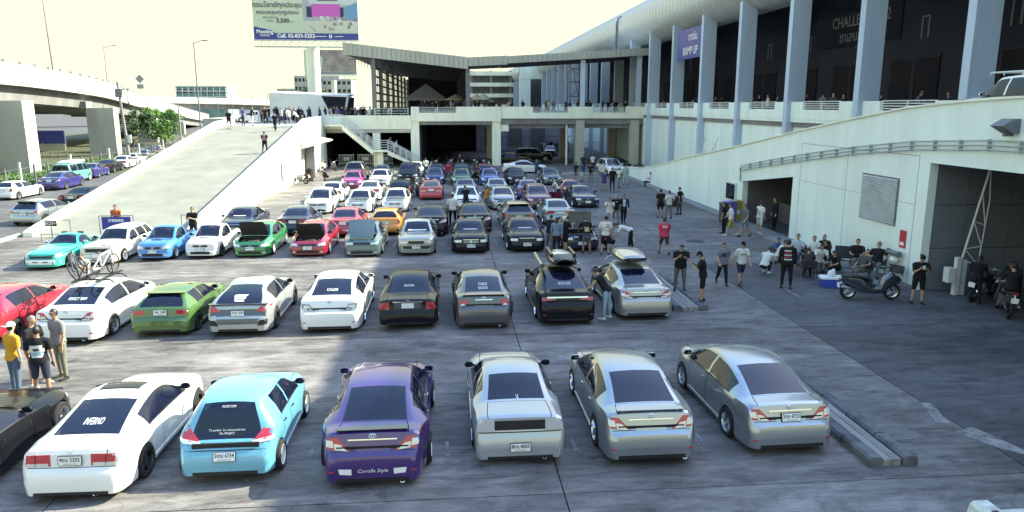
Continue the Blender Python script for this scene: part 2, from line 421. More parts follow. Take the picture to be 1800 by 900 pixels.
    if s.kind!='pickup':
        yr=max(s.ur-.1,.75)+y0; q.box(-sw*.72,sw*.72,yr,yr+.14,zf-.05,zf+.32)
        for sx in(-1,1): q.box(sx*.32-.11,sx*.32+.11,yr+.01,yr+.09,zf+.34,zf+.46)
    q.box(-sw*.8,sw*.8,s.uw-.45+y0,s.uw-.15+y0,zf,zf+.12)
    q.lathe([(.16,-.012),(.18,0),(.16,.012)],14,Matrix.Translation((s.W*.21,s.uw-.55+y0,zf+.16))@Matrix.Rotation(R(70),4,'Z'),close=True); emit('interior',q,SEATM,smooth=None)
    # underbody
    q=MB(); wi=s.W/2-.27; q.box(-wi,wi,y0+.12,-y0-.12,s.zb+.03,min(s.belt,s.zdeck or 9,s.zcowl)-.16 if not open_hood else .36); 
    q.box(-wi-.1,wi+.1,y0+s.ra+s.r+.08,-y0-s.fa-s.r-.08,s.zb+.01,s.belt-.12); emit('underbody',q,DARKP,smooth=None)
    def patch(name,corners,side,mat,nx=6,nz=3,off=.008,depth=.03,parent=None,label=None,smooth=40):
        """conformed lens/trim patch. corners (lateral,z) bl,br,tr,tl seen in car frame; side 'rear','front','left','right','top'"""
        d={'rear':Vector((0,1,0)),'front':Vector((0,-1,0)),'top':Vector((0,0,-1)),'right':Vector((-1,0,0)),'left':Vector((1,0,0))}[side]
        pts=[]
        for b in range(nz+1):
            for a in range(nx+1):
                s_,t_=a/nx,b/nz
                c=[corners[0][k]*(1-s_)*(1-t_)+corners[1][k]*s_*(1-t_)+corners[2][k]*s_*t_+corners[3][k]*(1-s_)*t_ for k in(0,1)]
                o={'rear':(c[0],-L,c[1]),'front':(c[0],L,c[1]),'top':(c[0],c[1],4),'right':(3,c[0],c[1]),'left':(-3,c[0],c[1])}[side]
                h,no=ray(o,d)
                if not h: h=pts[-1]+d*off if pts else Vector(o)
                pts.append(h-d*off)
        q=MB(); w_=nx+1; fs_=[(b*w_+a,b*w_+a+1,(b+1)*w_+a+1,(b+1)*w_+a) for b in range(nz) for a in range(nx)]
        if side in('front','left'): fs_=[tuple(reversed(f)) for f in fs_]
        rim=[a for a in range(w_)]+[b*w_+nx for b in range(1,nz+1)]+[nz*w_+a for a in range(nx-1,-1,-1)]+[b*w_ for b in range(nz-1,0,-1)]
        k=len(pts); back=[pts[i]+d*depth for i in rim]; nr=len(rim)
        fr=[(rim[i],k+i,k+(i+1)%nr,rim[(i+1)%nr]) for i in range(nr)]
        if side in('front','left'): fr=[tuple(reversed(f)) for f in fr]
        q.add(pts+back,fs_+fr); return emit(name,q,mat,parent,smooth,label=label)
    def plate(txt,lat,z,side,w=.36,h=.16,lower=True):
        d=Vector((0,1,0)) if side=='rear' else Vector((0,-1,0)); h_,no=ray((lat,-L*d.y,z),d)
        if not h_: return
        t=-math.atan2(no.z,abs(no.y))*(.8); t=max(-.5,min(.5,t))
        c=h_-d*.03; xd=(1,0,0) if side=='rear' else (-1,0,0)
        up=Vector((0,d.y*math.sin(-t),math.cos(t))); M=frame(c,xd,up)
        q=MB(); q.boxm(M,w+.02,h+.02,.012,1); q.boxm(M@Matrix.Translation((0,0,.006)),w,h,.008,0)
        me=q.mesh('licence_plate',[PLATE,DARKP]); parts.append(dict(name='licence_plate',me=me,paint=False,parent=None)); ip=len(parts)-1
        if txt:
            t1=text_mesh(txt,.105,0,'CENTER',.002)
            lo=text_mesh('กรุงเทพมหานคร',.035) if lower else None
            q=MB()
            for tm,dy in((t1,.018),(lo,-.055)):
                if tm is None: continue
                wd=max((abs(v.co.x) for v in tm.vertices),default=1); k=min(1,(w*.46)/max(wd,.01))
                q.add([M@Vector((v.co.x*k,v.co.y+dy,.0115)) for v in tm.vertices],[tuple(p.vertices) for p in tm.polygons])
            emit('lettering',q,INK,ip,smooth=None)
    def decal(txt,lat,z,side,size,mat=STICK,parent=None,bold=0,shear=0,name='sticker'):
        tm=text_mesh(txt,size,0,'CENTER',bold,2,shear); d={'rear':Vector((0,1,0)),'front':Vector((0,-1,0)),'top':Vector((0,0,-1))}[side]
        q=MB(); vs=[]
        for v in tm.vertices:
            if side=='rear': o=(lat+v.co.x,-L,z+v.co.y)
            elif side=='front': o=(lat-v.co.x,L,z+v.co.y)
            else: o=(lat+v.co.x,z+v.co.y,4)
            h_,no=ray(o,d); vs.append((h_ if h_ else (vs[-1]+d*.012 if vs else Vector(o)+d*L/2))-d*.012)
        q.add(vs,[tuple(p.vertices) for p in tm.polygons]); emit(name,q,mat,parent,smooth=None)
    def emblem(lat,z,side,kind='ellipse'):
        d=Vector((0,1,0)) if side=='rear' else Vector((0,-1,0)); h_,no=ray((lat,-L*d.y,z),d)
        if not h_: return
        M=frame(h_-d*.012,(1,0,0) if side=='rear' else (-1,0,0),Vector((0,0,1))-no*no.z)
        q=MB()
        def ring(rx,ry,cx,cy,t=.006):
            q.tube([M@Vector((cx+rx*math.cos(a*math.pi/8),cy+ry*math.sin(a*math.pi/8),0)) for a in range(17)],t,5,cap=False)
        if kind=='ellipse': ring(.062,.042,0,0); ring(.018,.04,0,0); ring(.04,.016,0,.016)
        elif kind=='star':
            ring(.045,.045,0,0,.004)
            for a in(90,210,330): q.bar(M@Vector((0,0,0)),M@Vector((.045*math.cos(R(a)),.045*math.sin(R(a)),0)),.008)
        elif kind=='bars':
            q.bar(M@Vector((-.03,-.035,0)),M@Vector((-.035,.035,0)),.012); q.bar(M@Vector((.03,-.035,0)),M@Vector((.035,.035,0)),.012); q.bar(M@Vector((-.03,0,0)),M@Vector((.03,0,0)),.012)
        else: ring(.045,.045,0,0,.01)
        emit('emblem',q,CHROME,smooth=50)
    K=dict(patch=patch,plate=plate,decal=decal,emblem=emblem,ray=ray,emit=emit,parts=parts,ft=ft,fs=fs,y0=y0)
    # mirrors
    for sd in(1,-1):
        ym=s.uw-.28+y0; zz=s.belt+.05; h,no=ray((sd*2,ym,zz),(-sd,0,0))
        if h:
            c=h+Vector((sd*.13,.0,.03)); q=MB(); q.ball(c,.105,.06,.075,10); 
            for k,v in enumerate(q.v):
                if v[1]<c.y-.025: q.v[k]=(v[0],c.y-.025,v[2])
            q.bar(h-Vector((sd*.03,0,0)),c,.06,.03); im=emit('mirror',q,s.mirror or PA,smooth=50)
            q=MB(); q.boxm(Matrix.Translation(c+Vector((0,-.027,0))),.16,.004,.10); emit('mirror_glass',q,GLASS,im,smooth=None)
    # wheels
    rm=s.rmat or ALLOY
    for (wy,sd) in((s.ra+y0,1),(s.ra+y0,-1),(-y0-s.fa,1),(-y0-s.fa,-1)):
        M=Matrix.Translation((sd*(s.W/2-.115+s.tread+(s.flare if s.flare>.03 else 0)),wy,s.r))@Matrix.Rotation(0 if sd>0 else math.pi,4,'Z')@Matrix.Rotation(R(s.camber or 0),4,'Y')
        parts.append(dict(name='wheel',me=wheel_mesh(s.r),paint=False,parent=None,M=M)); iw=len(parts)-1
        parts.append(dict(name='rim',me=rim_mesh(s.r,s.rtype,rm),paint=False,parent=iw))
    w_=s.W/2
    patch('bumper_seam',[(-w_*.93,s.bump+.040),(w_*.93,s.bump+.040),(w_*.93,s.bump+.050),(-w_*.93,s.bump+.050)],'rear',DARKP,nx=16,nz=1,off=.003,depth=.01)
    patch('bumper_seam',[(-w_*.9,s.bump-.07),(w_*.9,s.bump-.07),(w_*.9,s.bump-.058),(-w_*.9,s.bump-.058)],'front',DARKP,nx=16,nz=1,off=.003,depth=.01)
    for sd_ in('right','left'):
        a_=y0+s.ra+s.r+.06; b_=-y0-s.fa-s.r-.06
        patch('side_skirt',[(a_,s.zb+.015),(b_,s.zb+.015),(b_,s.zb+.10),(a_,s.zb+.10)],sd_,PA,nx=8,nz=2,off=.016,depth=.03)
    if s.detail: s.detail(K,s)
    CARC[key]=parts; return parts
_wm={}
def wheel_mesh(r):
    k=round(r,3)
    if k not in _wm:
        q=MB(); t=.1; ri=r*.68
        q.lathe([(ri,-t*.9),(r*.93,-t),(r*.985,-t*.8),(r,-t*.5),(r,t*.5),(r*.985,t*.8),(r*.93,t),(ri,t*.92),(ri*.97,t*.6),(ri*.97,-t*.6)],26,close=True)
        _wm[k]=q.mesh('wheel',TYRE,40)
    return _wm[k]
def rim_mesh(r,typ,mat):
    k=(round(r,3),typ,mat.name)
    if k in _wm: return _wm[k]
    q=MB(); ri=r*.69; t=.1
    dish={'deep':-.01,'five':.055,'multi':.06,'mesh':.05,'steel':.03}[typ]
    q.lathe([(ri*1.0,t*.95),(ri*.955,t*.97),(ri*.90,t*.55 if typ!='deep' else 0),(ri*.88,-.04)],26,mi=0)
    q.lathe([(ri*.9,-.035),(.001,-.03)],16,mi=1)
    ns={'deep':6,'five':5,'multi':10,'mesh':9,'steel':8}[typ]
    for a in range(ns):
        an=2*math.pi*a/ns; c,s_=math.cos(an),math.sin(an); w1={'five':.030,'deep':.028,'multi':.013,'mesh':.016,'steel':.03}[typ]; w0=w1*1.35
        def pt(rad,tang,x): return (x,rad*c-tang*s_,rad*s_+tang*c)
        r1=ri*.93; r0=ri*.12
        vs=[pt(r0,-w0,dish-.045),pt(r0,w0,dish-.045),pt(r1,w1,dish-.06),pt(r1,-w1,dish-.06),pt(r0,-w0*.7,dish+.004),pt(r0,w0*.7,dish+.004),pt(r1,w1*.7,dish),pt(r1,-w1*.7,dish)]
        q.add(vs,[(0,1,2,3),(7,6,5,4),(0,4,5,1),(1,5,6,2),(2,6,7,3),(3,7,4,0)])
    q.lathe([(.001,dish+.02),(ri*.17,dish+.014),(ri*.2,dish-.03)],12)
    _wm[k]=q.mesh('rim',[mat,DARKP],40,recalc=False); return _wm[k]
def place_car(name,label,key,s,pmat,x,y,rz=0,group='cars on the lot',cat='car',open_hood=0,anchor=None,loc_z=0,rx=0,seed=0):
    """anchor 'rear'/'front': y is where that bumper stands"""
    parts=car_parts(key,s,open_hood,seed); x,y,loc_z=gp(x,y,loc_z)
    if anchor:
        dl=s.L/2*(1 if anchor=='rear' else -1); d=Vector((-math.sin(rz),math.cos(rz),0))*dl
        x+=d.x; y+=d.y
    e=thing(name,label,cat,(x,y,loc_z),rz,group); e.rotation_euler=(rx,0,rz); e.scale=(1,1,.92)      # lowered on cut springs
    obs=[]
    for p in parts:
        o=bpy.data.objects.new(p['name'],p['me']); C.objects.link(o); obs.append(o)
        o.parent=e if p['parent'] is None else obs[p['parent']]
        if p.get('M') is not None: o.matrix_local=p['M']
        if p['paint']: o.material_slots[0].link='OBJECT'; o.material_slots[0].material=pmat
        if p.get('label'): o['label']=p['label']
    e['_n']=len(obs); return e,obs
def mir(c): return [(-c[1][0],c[1][1]),(-c[0][0],c[0][1]),(-c[3][0],c[3][1]),(-c[2][0],c[2][1])]
def pair(K,name,c,side,mat,**k):
    a=K['patch'](name,c,side,mat,**k); K['patch'](name,mir(c),side,mat,**k); return a
def rect(x0,x1,z0,z1): return [(x0,z0),(x1,z0),(x1,z1),(x0,z1)]
def wing(K,s,y,z,w,h=.09,mat='PAINT',chord=.2):
    q=MB(); yy=K['y0']+y
    q.prism([(-w,z+h),(-w*.9,z+h+.01),(w*.9,z+h+.01),(w,z+h),(w,z+h+.025),(-w,z+h+.025)],chord,Matrix.Translation((0,yy,0)))
    for sd in(1,-1): q.box(sd*w*.82-.03,sd*w*.82+.03,yy+.03,yy+chord-.02,z-.05,z+h+.005)
    K['emit']('spoiler',q,mat,smooth=30)
def lipspoil(K,s,w=.6,z=None,mat='PAINT'):
    y=s.tail_u+.02; z=K['ft'](s.tail_u+.12); wing(K,s,y,z-.03,w,.035,mat,.16)
def exhaust(K,s,x=.5,r=.045,n=1):
    for k in range(n):
        q=MB(); q.lathe([(r,-.02),(r,.22),(r*.8,.22),(r*.75,-.01)],12,Matrix.Translation((x+k*.11,K['y0']+.02,s.zb+.03))@Matrix.Rotation(R(90),4,'Z'),close=True); K['emit']('exhaust',q,CHROME,smooth=40)
def front(K,s,hl=None,gr=None,lower=True,plate_z=.45,ptxt='',clear=CLEARLENS,emb='ellipse',fog=True):
    w=s.W/2; z=s.znose
    pair(K,'headlight',hl or [(w*.52,z-.13),(w*.9,z-.10),(w*.88,z+.03),(w*.55,z-.01)],'front',clear)
    g=gr or rect(-w*.42,w*.42,z-.13,z-.04); K['patch']('grille',g,'front',DARKP)
    if emb: K['emblem'](0,(g[0][1]+g[2][1])/2,'front',emb)
    if lower: K['patch']('lower_grille',rect(-w*.55,w*.55,s.zb+.04,s.zb+.16),'front',DARKP)
    if fog: pair(K,'fog_lamp',rect(w*.62,w*.76,s.zb+.06,s.zb+.13),'front',CLEARLENS,nx=3,nz=2)
    if plate_z: K['plate'](ptxt,0,plate_z,'front')
    K['patch']('wiper',[(-.6,-0+K['y0']+s.uw-.06),(.5,K['y0']+s.uw-.06),(.5,K['y0']+s.uw-.045),(-.6,K['y0']+s.uw-.045)],'top',DARKP,nx=8,nz=1,depth=.01)
def rearlow(K,s,x=.62,h=.07,mat=None): K['patch']('diffuser',rect(-x,x,s.zb+.035,s.zb+.035+h),'rear',mat or DARKP,nx=8,nz=2)
def d_corolla(K,s,plate='',wingy=0,lens=REDLENS,txt=None,emb='ellipse',exh=.55,style=None,front_kw={}):
    if style=='white':
        pair(K,'tail_lamp',[(.42,.73),(.83,.80),(.84,.94),(.56,.92)],'rear',SMOKELENS); pair(K,'reverse_lamp',[(.47,.75),(.74,.80),(.74,.90),(.57,.89)],'rear',CLEARLENS,off=.014)
    elif style=='wide':
        pair(K,'tail_lamp',[(.36,.84),(.86,.80),(.86,.93),(.36,.90)],'rear',REDLENS); K['patch']('trim',rect(-.62,.62,.895,.94),'rear',CHROME,off=.02,nx=10)
    elif style=='a02':
        pair(K,'tail_lamp',[(.50,.76),(.83,.78),(.83,.95),(.44,.93)],'rear',REDLENS); pair(K,'reverse_lamp',[(.54,.77),(.70,.77),(.66,.82),(.56,.82)],'rear',CLEARLENS,off=.014); K['patch']('trim',rect(-.26,.26,.925,.955),'rear',CHROME,off=.016)
    else:
        pair(K,'tail_lamp',[(.38,.725),(.82,.775),(.87,.985),(.60,.965)],'rear',lens); pair(K,'reverse_lamp',[(.43,.735),(.64,.765),(.66,.87),(.55,.85)],'rear',CLEARLENS,off=.014)
        pair(K,'lamp_ring',[(.66,.80),(.79,.82),(.80,.93),(.68,.92)],'rear',CLEARLENS,off=.016,nx=3)
        K['patch']('trim',rect(-.42,.42,.915,.938),'rear',CHROME,off=.016,nx=8)
    if style!='wide': K['emblem'](0,.985,'rear',emb)
    K['patch']('plate_recess',rect(-.29,.29,.72,.895),'rear','PAINT',off=.004,nx=8,depth=.02)
    if plate: K['plate'](plate,0,.80,'rear')
    rearlow(K,s); pair(K,'reflector',rect(.66,.76,.36,.39),'rear',REDLENS,nx=3,nz=1)
    if exh: exhaust(K,s,exh)
    if wingy: lipspoil(K,s,.62)
    if txt: K['decal'](txt,0,1.2,'rear',.075)
    front(K,s,**front_kw)
def D(f,*a,**k): return lambda K,s: f(K,s,*a,**k)
COROLLA=dict(L=4.54,W=1.77,H=1.48,zb=.19,r=.32,ra=1.0,fa=.94,deck=.60,zdeck=1.07,ztail=.99,tail_u=.20,bump=.68,ur=1.55,uf=2.7,uw=3.62,zcowl=1.02,zhoodf=.84,znose=.74,belt=.97,roofw=.57,
   doors=[(1.30,2.16),(2.18,3.15)],pillars=[2.17],win_lo=1.02,win_hi=3.35,nose_u=.2)
def corolla(**k):
    d=dict(COROLLA); d.update(k); return spec(**d)
def d_old(K,s,plate='',tail='bar',txt=None,emb=None,lens=REDLENS,exh=.45,fk={},dark_bumper=False,plz=None):
    w=s.W/2; zt=s.ztail; zb=s.bump
    if tail=='bar':
        K['patch']('garnish',rect(-w*.55,w*.55,zb+.09,zt-.05),'rear',DARKP,nx=8); pair(K,'tail_lamp',rect(w*.55,w*.93,zb+.07,zt-.03),'rear',CLEARLENS,off=.012)
        K['patch']('trim',rect(-w*.9,w*.9,zb+.045,zb+.06),'rear',DARKP,nx=10,nz=1)
    elif tail=='corner':
        pair(K,'tail_lamp',[(w*.62,zb+.06),(w*.94,zb+.07),(w*.94,zt-.06),(w*.62,zt-.03)],'rear',lens); K['patch']('trim',rect(-w*.5,w*.5,zt-.045,zt-.02),'rear',CHROME,off=.016,nx=8)
        K['patch']('garnish',rect(-w*.45,w*.45,zb+.08,zt-.06),'rear',SMOKELENS,nx=8)
    else:
        pair(K,'tail_lamp',[(w*.38,zb+.07),(w*.92,zb+.08),(w*.93,zt-.04),(w*.38,zt-.03)],'rear',lens); pair(K,'reverse_lamp',rect(w*.42,w*.84,zb+.075,zb+.125),'rear',CLEARLENS,off=.014)
        pair(K,'panel_gap',rect(w*.655,w*.665,zb+.07,zt-.04),'rear',DARKP,off=.016,nx=1)
    if plate is not None: K['plate'](plate,0,plz or (zb+zt)/2+.02,'rear')
    if emb: K['emblem'](0,s.zdeck-.05,'rear',emb)
    if dark_bumper:
        K['patch']('bumper_strip',rect(-w*.86,w*.86,.40,.52),'rear',DARKP,nx=10); K['patch']('bumper_strip',rect(-w*.8,w*.8,.36,.50),'front',DARKP,nx=10)
    rearlow(K,s,.6,.05)
    if exh: exhaust(K,s,exh,.035,s.nexh or 1)
    if txt: K['decal'](txt,0,(s.zdeck+s.H)/2-.05,'rear',.07)
    front(K,s,**fk)
def sedan90(**k):
    d=dict(L=4.5,W=1.70,H=1.40,zb=.19,r=.30,ra=.98,fa=.88,deck=.85,zdeck=1.0,ztail=.95,tail_u=.13,bump=.62,ur=1.62,uf=2.55,uw=3.3,zcowl=.95,zhoodf=.80,znose=.70,belt=.91,roofw=.55,
      doors=[(1.28,2.08),(2.1,2.98)],pillars=[2.09],win_lo=1.2,win_hi=3.1,nose_u=.14,square=1); d.update(k); return spec(**d)
def coupe(**k):
    d=dict(L=4.45,W=1.71,H=1.35,zb=.15,r=.31,ra=.93,fa=.88,deck=.66,zdeck=.99,ztail=.93,tail_u=.14,bump=.62,ur=1.7,uf=2.5,uw=3.3,zcowl=.92,zhoodf=.77,znose=.66,belt=.88,roofw=.54,
      doors=[(1.75,3.0)],pillars=[],win_lo=1.25,win_hi=3.1,nose_u=.18); d.update(k); return spec(**d)
def hatch(**k):
    d=dict(kind='hatch',L=4.0,W=1.69,H=1.5,zb=.19,r=.30,ra=.66,fa=.80,deck=.15,zdeck=.95,ztail=.93,tail_u=.16,bump=.60,ur=.62,uf=2.05,uw=3.05,zcowl=.99,zhoodf=.84,znose=.74,belt=.96,roofw=.56,
      doors=[(.92,1.72),(1.74,2.7)],pillars=[1.73],win_lo=.72,win_hi=2.85,nose_u=.18); d.update(k); return spec(**d)
def d_hatch(K,s,plate='',tl=None,lens=REDLENS,txt=None,txts=(),emb=None,fk={},plz=None,sp=0,exh=0,spm='PAINT'):
    w=s.W/2
    c=tl or [(w*.62,s.bump+.07),(w*.93,s.bump+.09),(w*.93,s.ztail),(w*.72,s.ztail)]
    pair(K,'tail_lamp',c,'rear',lens)
    if s.clearlow: pair(K,'reverse_lamp',[c[0],(c[1][0],c[1][1]),(c[1][0],c[1][1]+.07),(c[0][0]+.03,c[0][1]+.05)],'rear',CLEARLENS,off=.014)
    if plate is not None: K['plate'](plate,0,plz or s.bump+.1,'rear')
    if emb: K['emblem'](0,s.ztail-.02,'rear',emb)
    for t,z,sz in txts: K['decal'](t,0,z,'rear',sz)
    rearlow(K,s,.55,.06)
    if sp: wing(K,s,s.ur-.22,K['ft'](s.ur)-.05,w*.66,.03,spm,.3)
    if exh: exhaust(K,s,exh)
    K['patch']('wiper',[(-.05,s.ztail+.07),(.3,s.ztail+.12),(.3,s.ztail+.135),(-.05,s.ztail+.085)],'rear',DARKP,nx=5,nz=1,depth=.01)
    front(K,s,**fk)
def pickup(**k):
    d=dict(kind='pickup',L=3.5,W=1.48,H=1.42,zb=.19,r=.275,ra=.62,fa=.66,deck=1.25,zdeck=.90,ztail=.85,tail_u=.10,bump=.5,ur=1.42,uf=1.95,uw=2.62,zcowl=.93,zhoodf=.79,znose=.69,belt=.90,roofw=.50,
      doors=[(1.42,2.36)],pillars=[],win_lo=1.42,win_hi=2.45,nose_u=.14,square=1); d.update(k); return spec(**d)
def d_pickup(K,s,plate='',fk={}):
    w=s.W/2; pair(K,'tail_lamp',rect(w*.7,w*.9,.62,.80),'rear',REDLENS); K['plate']('',0,.5,'rear')
    K['patch']('cargo_bed',rect(-w*.72,w*.72,K['y0']+.14,K['y0']+s.deck-.06),'top',DARKP,nx=8,nz=4,depth=.01)
    K['patch']('hood_scoop',rect(-.2,.2,K['y0']+s.L-.62,K['y0']+s.L-.5),'top',DARKP,off=.02)
    front(K,s,ptxt=plate,**fk)
# ---------------------------------------------------------------- people
def rotX(v,a): c,s=math.cos(a),math.sin(a); return Vector((v.x,v.y*c-v.z*s,v.y*s+v.z*c))
def rotY(v,a): c,s=math.cos(a),math.sin(a); return Vector((v.x*c+v.z*s,v.y,-v.x*s+v.z*c))
POSES=dict(
 stand=dict(lean=2,legs=((3,4,4),(-2,3,4)),arms=((4,9,12),(-4,9,14))),
 stand2=dict(lean=1,legs=((6,8,7),(-3,2,5)),arms=((6,12,20),(2,10,10))),
 walk=dict(lean=5,legs=((22,8,2),(-18,22,2)),arms=((-20,8,18),(22,8,25))),
 walk2=dict(lean=5,legs=((-16,20,2),(20,8,2)),arms=((20,8,25),(-16,8,15))),
 phone=dict(lean=6,legs=((3,4,5),(-2,3,5)),arms=((32,6,95),(34,6,100)),inward=35,nod=22),
 cross=dict(lean=0,legs=((2,3,5),(-2,4,6)),arms=((28,8,88),(24,8,92)),inward=60),
 photo=dict(lean=4,legs=((4,4,5),(-3,3,5)),arms=((55,10,105),(58,10,105)),inward=30),
 hips=dict(lean=-2,legs=((4,3,7),(-2,3,7)),arms=((-18,28,70),(-18,28,70)),inward=30),
 back=dict(lean=0,legs=((3,4,4),(-2,3,4)),arms=((-28,14,30),(-28,14,30)),inward=40),
 point=dict(lean=2,legs=((4,4,5),(-3,3,5)),arms=((70,10,15),(4,9,12))),
 bend=dict(lean=72,legs=((8,6,7),(-6,4,7)),arms=((28,6,10),(22,6,18)),nod=-10),
 lean=dict(lean=34,legs=((4,3,6),(-3,3,6)),arms=((40,18,18),(42,18,20)),nod=10),
 squat=dict(lean=34,legs=((112,138,12),(104,132,12)),arms=((48,8,40),(45,8,45)),inward=10),
 sit=dict(lean=-6,legs=((96,108,10),(94,112,10)),arms=((32,10,62),(30,12,58)),inward=20),
 sitlean=dict(lean=24,legs=((96,116,12),(92,108,12)),arms=((50,8,40),(46,8,48)),inward=15),
 recline=dict(lean=-20,legs=((88,74,12),(84,66,12)),arms=((26,30,60),(20,16,40)),inward=10),
 step=dict(lean=4,legs=((38,48,3),(-6,6,3)),arms=((-14,10,20),(18,10,25))))
def skeleton(pose,H,bw):
    p=POSES[pose]; ln=R(p['lean']); J={}
    J['pelvis']=Vector((0,0,0)); up=lambda d:rotX(Vector((0,0,d)),-ln)
    J['waist']=up(.08*H); J['chest']=up(.20*H); J['shc']=up(.293*H); J['neck']=up(.335*H)
    hd=rotX(Vector((0,0,1)),-ln-R(p.get('nod',6)) if abs(p['lean'])<60 else -ln-R(p.get('nod',0))); J['headb']=J['neck']+hd*.035*H; J['head']=J['neck']+hd*.085*H; J['headup']=hd; J['headfw']=rotX(Vector((0,1,0)),-ln-R(p.get('nod',6)))
    for i,s in((0,-1),(1,1)):
        hp,kb,sp=p['legs'][i]; h=Vector((s*.052*H*bw,0,-.012*H)); d=rotY(rotX(Vector((0,0,-1)),R(hp)),-s*R(sp)); k=h+d*.238*H; d2=rotY(rotX(Vector((0,0,-1)),R(hp-kb)),-s*R(sp*.5)); a=k+d2*.238*H
        fd=rotX(Vector((0,1,0)),R(max(-50,min(0,(hp-kb)+ (0 if hp>60 else 0)))*.5)) if hp<60 else Vector((0,1,0))
        fd=Vector((s*.12,fd.y,min(0,fd.z))).normalized(); J['hip%d'%i]=h; J['knee%d'%i]=k; J['ank%d'%i]=a; J['heel%d'%i]=a+Vector((0,-.022*H,-.022*H)); J['toe%d'%i]=a+fd*.105*H+Vector((0,0,-.024*H))
        sh,ou,eb=p['arms'][i]; inw=p.get('inward',8); sc=J['shc']+Vector((s*.118*H*bw**.5,0,-.012*H))
        d=rotY(rotX(Vector((0,0,-1)),R(sh)),-s*R(ou)); d=rotX(d,-ln*.35) if abs(p['lean'])<50 else d; e=sc+d*.165*H
        f=rotX(Vector((0,0,-1)),R(sh+eb)); f=(f+Vector((-s*math.sin(R(inw))*min(1,eb/60),0,0))).normalized(); w=e+f*.148*H
        J['sh%d'%i]=sc; J['el%d'%i]=e; J['wr%d'%i]=w; J['hd%d'%i]=f
    z=min(min(J['ank%d'%i].z-.04*H,J['toe%d'%i].z-.014*H) for i in(0,1))
    if p['lean']>60: pass
    for k in J:
        if k in('headup','headfw') or k.startswith('hd'): continue
        J[k]=J[k]-Vector((0,0,z))
    return J
def person_raw(pose,H,bw,lod):
    J=skeleton(pose,H,bw); q=MB(); segs=[]; b2=bw
    n=8 if not lod else 6
    def limb(a,b,ra,rb,lab,n_=n):
        a,b=J[a] if isinstance(a,str) else a,J[b] if isinstance(b,str) else b; d=(b-a); L=d.length or 1e-6; u=d/L
        q.tube([a-u*ra*.8,a-u*ra*.45,a,a.lerp(b,.35),b,b+u*rb*.45,b+u*rb*.8],[ra*.45,ra*.85,ra,ra*.6+rb*.4+.004,rb,rb*.85,rb*.45],n_); segs.append((a,b,(ra+rb)/2,lab))
    for i in(0,1):
        limb('hip%d'%i,'knee%d'%i,.052*H*b2,.034*H,'thigh%d'%i); limb('knee%d'%i,'ank%d'%i,.034*H,.021*H,'shin%d'%i); limb('heel%d'%i,'toe%d'%i,.022*H,.017*H,'foot%d'%i)
        limb('sh%d'%i,'el%d'%i,.031*H*b2**.6,.023*H,'uarm%d'%i); limb('el%d'%i,'wr%d'%i,.023*H,.015*H,'farm%d'%i)
        limb(J['shc'],'sh%d'%i,.036*H,.032*H,'tor')
    # torso rings
    ln=R(POSES[pose]['lean']); ex=Vector((1,0,0)); rings=[]
    for t,rx,ry in((-.045,.05,.045),(-.02,.085,.06),(.02,.094,.066),(.08,.084,.060),(.15,.090,.062),(.22,.100,.064),(.27,.096,.058),(.305,.062,.046),(.325,.034,.034)):
        c=J['pelvis']+rotX(Vector((0,0,t*H)),-ln); fw=rotX(Vector((0,1,0)),-ln); belly=1+(bw-1)*(1.3 if t<.2 else .7)
        rings.append([c+ex*rx*H*belly*math.cos(a*math.pi/6)+fw*(ry*H*belly**1.2*math.sin(a*math.pi/6)+(.012*H*(bw-1)*3 if .02<t<.18 else 0)) for a in range(12)])
    vs=[v for r in rings for v in r]; m=len(rings); q.add(vs,[(i*12+k,i*12+(k+1)%12,(i+1)*12+(k+1)%12,(i+1)*12+k) for i in range(m-1) for k in range(12)]+[tuple(range(11,-1,-1)),tuple((m-1)*12+k for k in range(12))])
    segs.append((J['pelvis'],J['waist'],.085*H*bw,'pel')); segs.append((J['waist'],J['shc'],.09*H*bw,'tor'))
    limb('neck',J['head'],.032*H,.034*H,'neck')
    # head: egg with jaw, nose, ears
    hu,hf=J['headup'],J['headfw']; hc=J['head']; M=frame(hc,ex,hf); M=Matrix((ex,hf,hu)).transposed().to_4x4(); M.translation=hc
    hb=MB(); hb.ball((0,0,.008*H),.043*H,.053*H,.060*H,10); hb.ball((0,.014*H,-.026*H),.032*H,.037*H,.036*H,8); hb.ball((0,.057*H,-.006*H),.008*H,.011*H,.014*H,6)
    for s in(1,-1): hb.ball((s*.044*H,-.004*H,0),.007*H,.013*H,.019*H,6)
    q.add([M@Vector(v) for v in hb.v],hb.f); segs.append((hc-hu*.02*H,hc+hu*.02*H,.047*H,'head'))
    return J,q,segs,M
def hand_into(q,w,f,s,H):
    f=f.normalized(); side=Vector((-s,.3,0)); side=(side-f*side.dot(f)).normalized(); nrm=f.cross(side)
    k=H/1.72
    q.boxm(frame(w+f*.045*k,side,f),.078*k,.085*k,.026*k)
    for i,l in enumerate((.066,.076,.072,.056)):
        b=w+f*.085*k+side*(.028-.0187*i)*k; m=b+f*l*.5*k+nrm*.006*k; e=b+f*l*.92*k+nrm*.022*k; q.tube([b-f*.01*k,m,e],[.0095*k,.0088*k,.007*k],5)
    b=w+f*.03*k+side*.036*k; q.tube([b,b+f*.03*k+side*.022*k,b+f*.06*k+side*.025*k+nrm*.008*k],[.011*k,.010*k,.008*k],5)
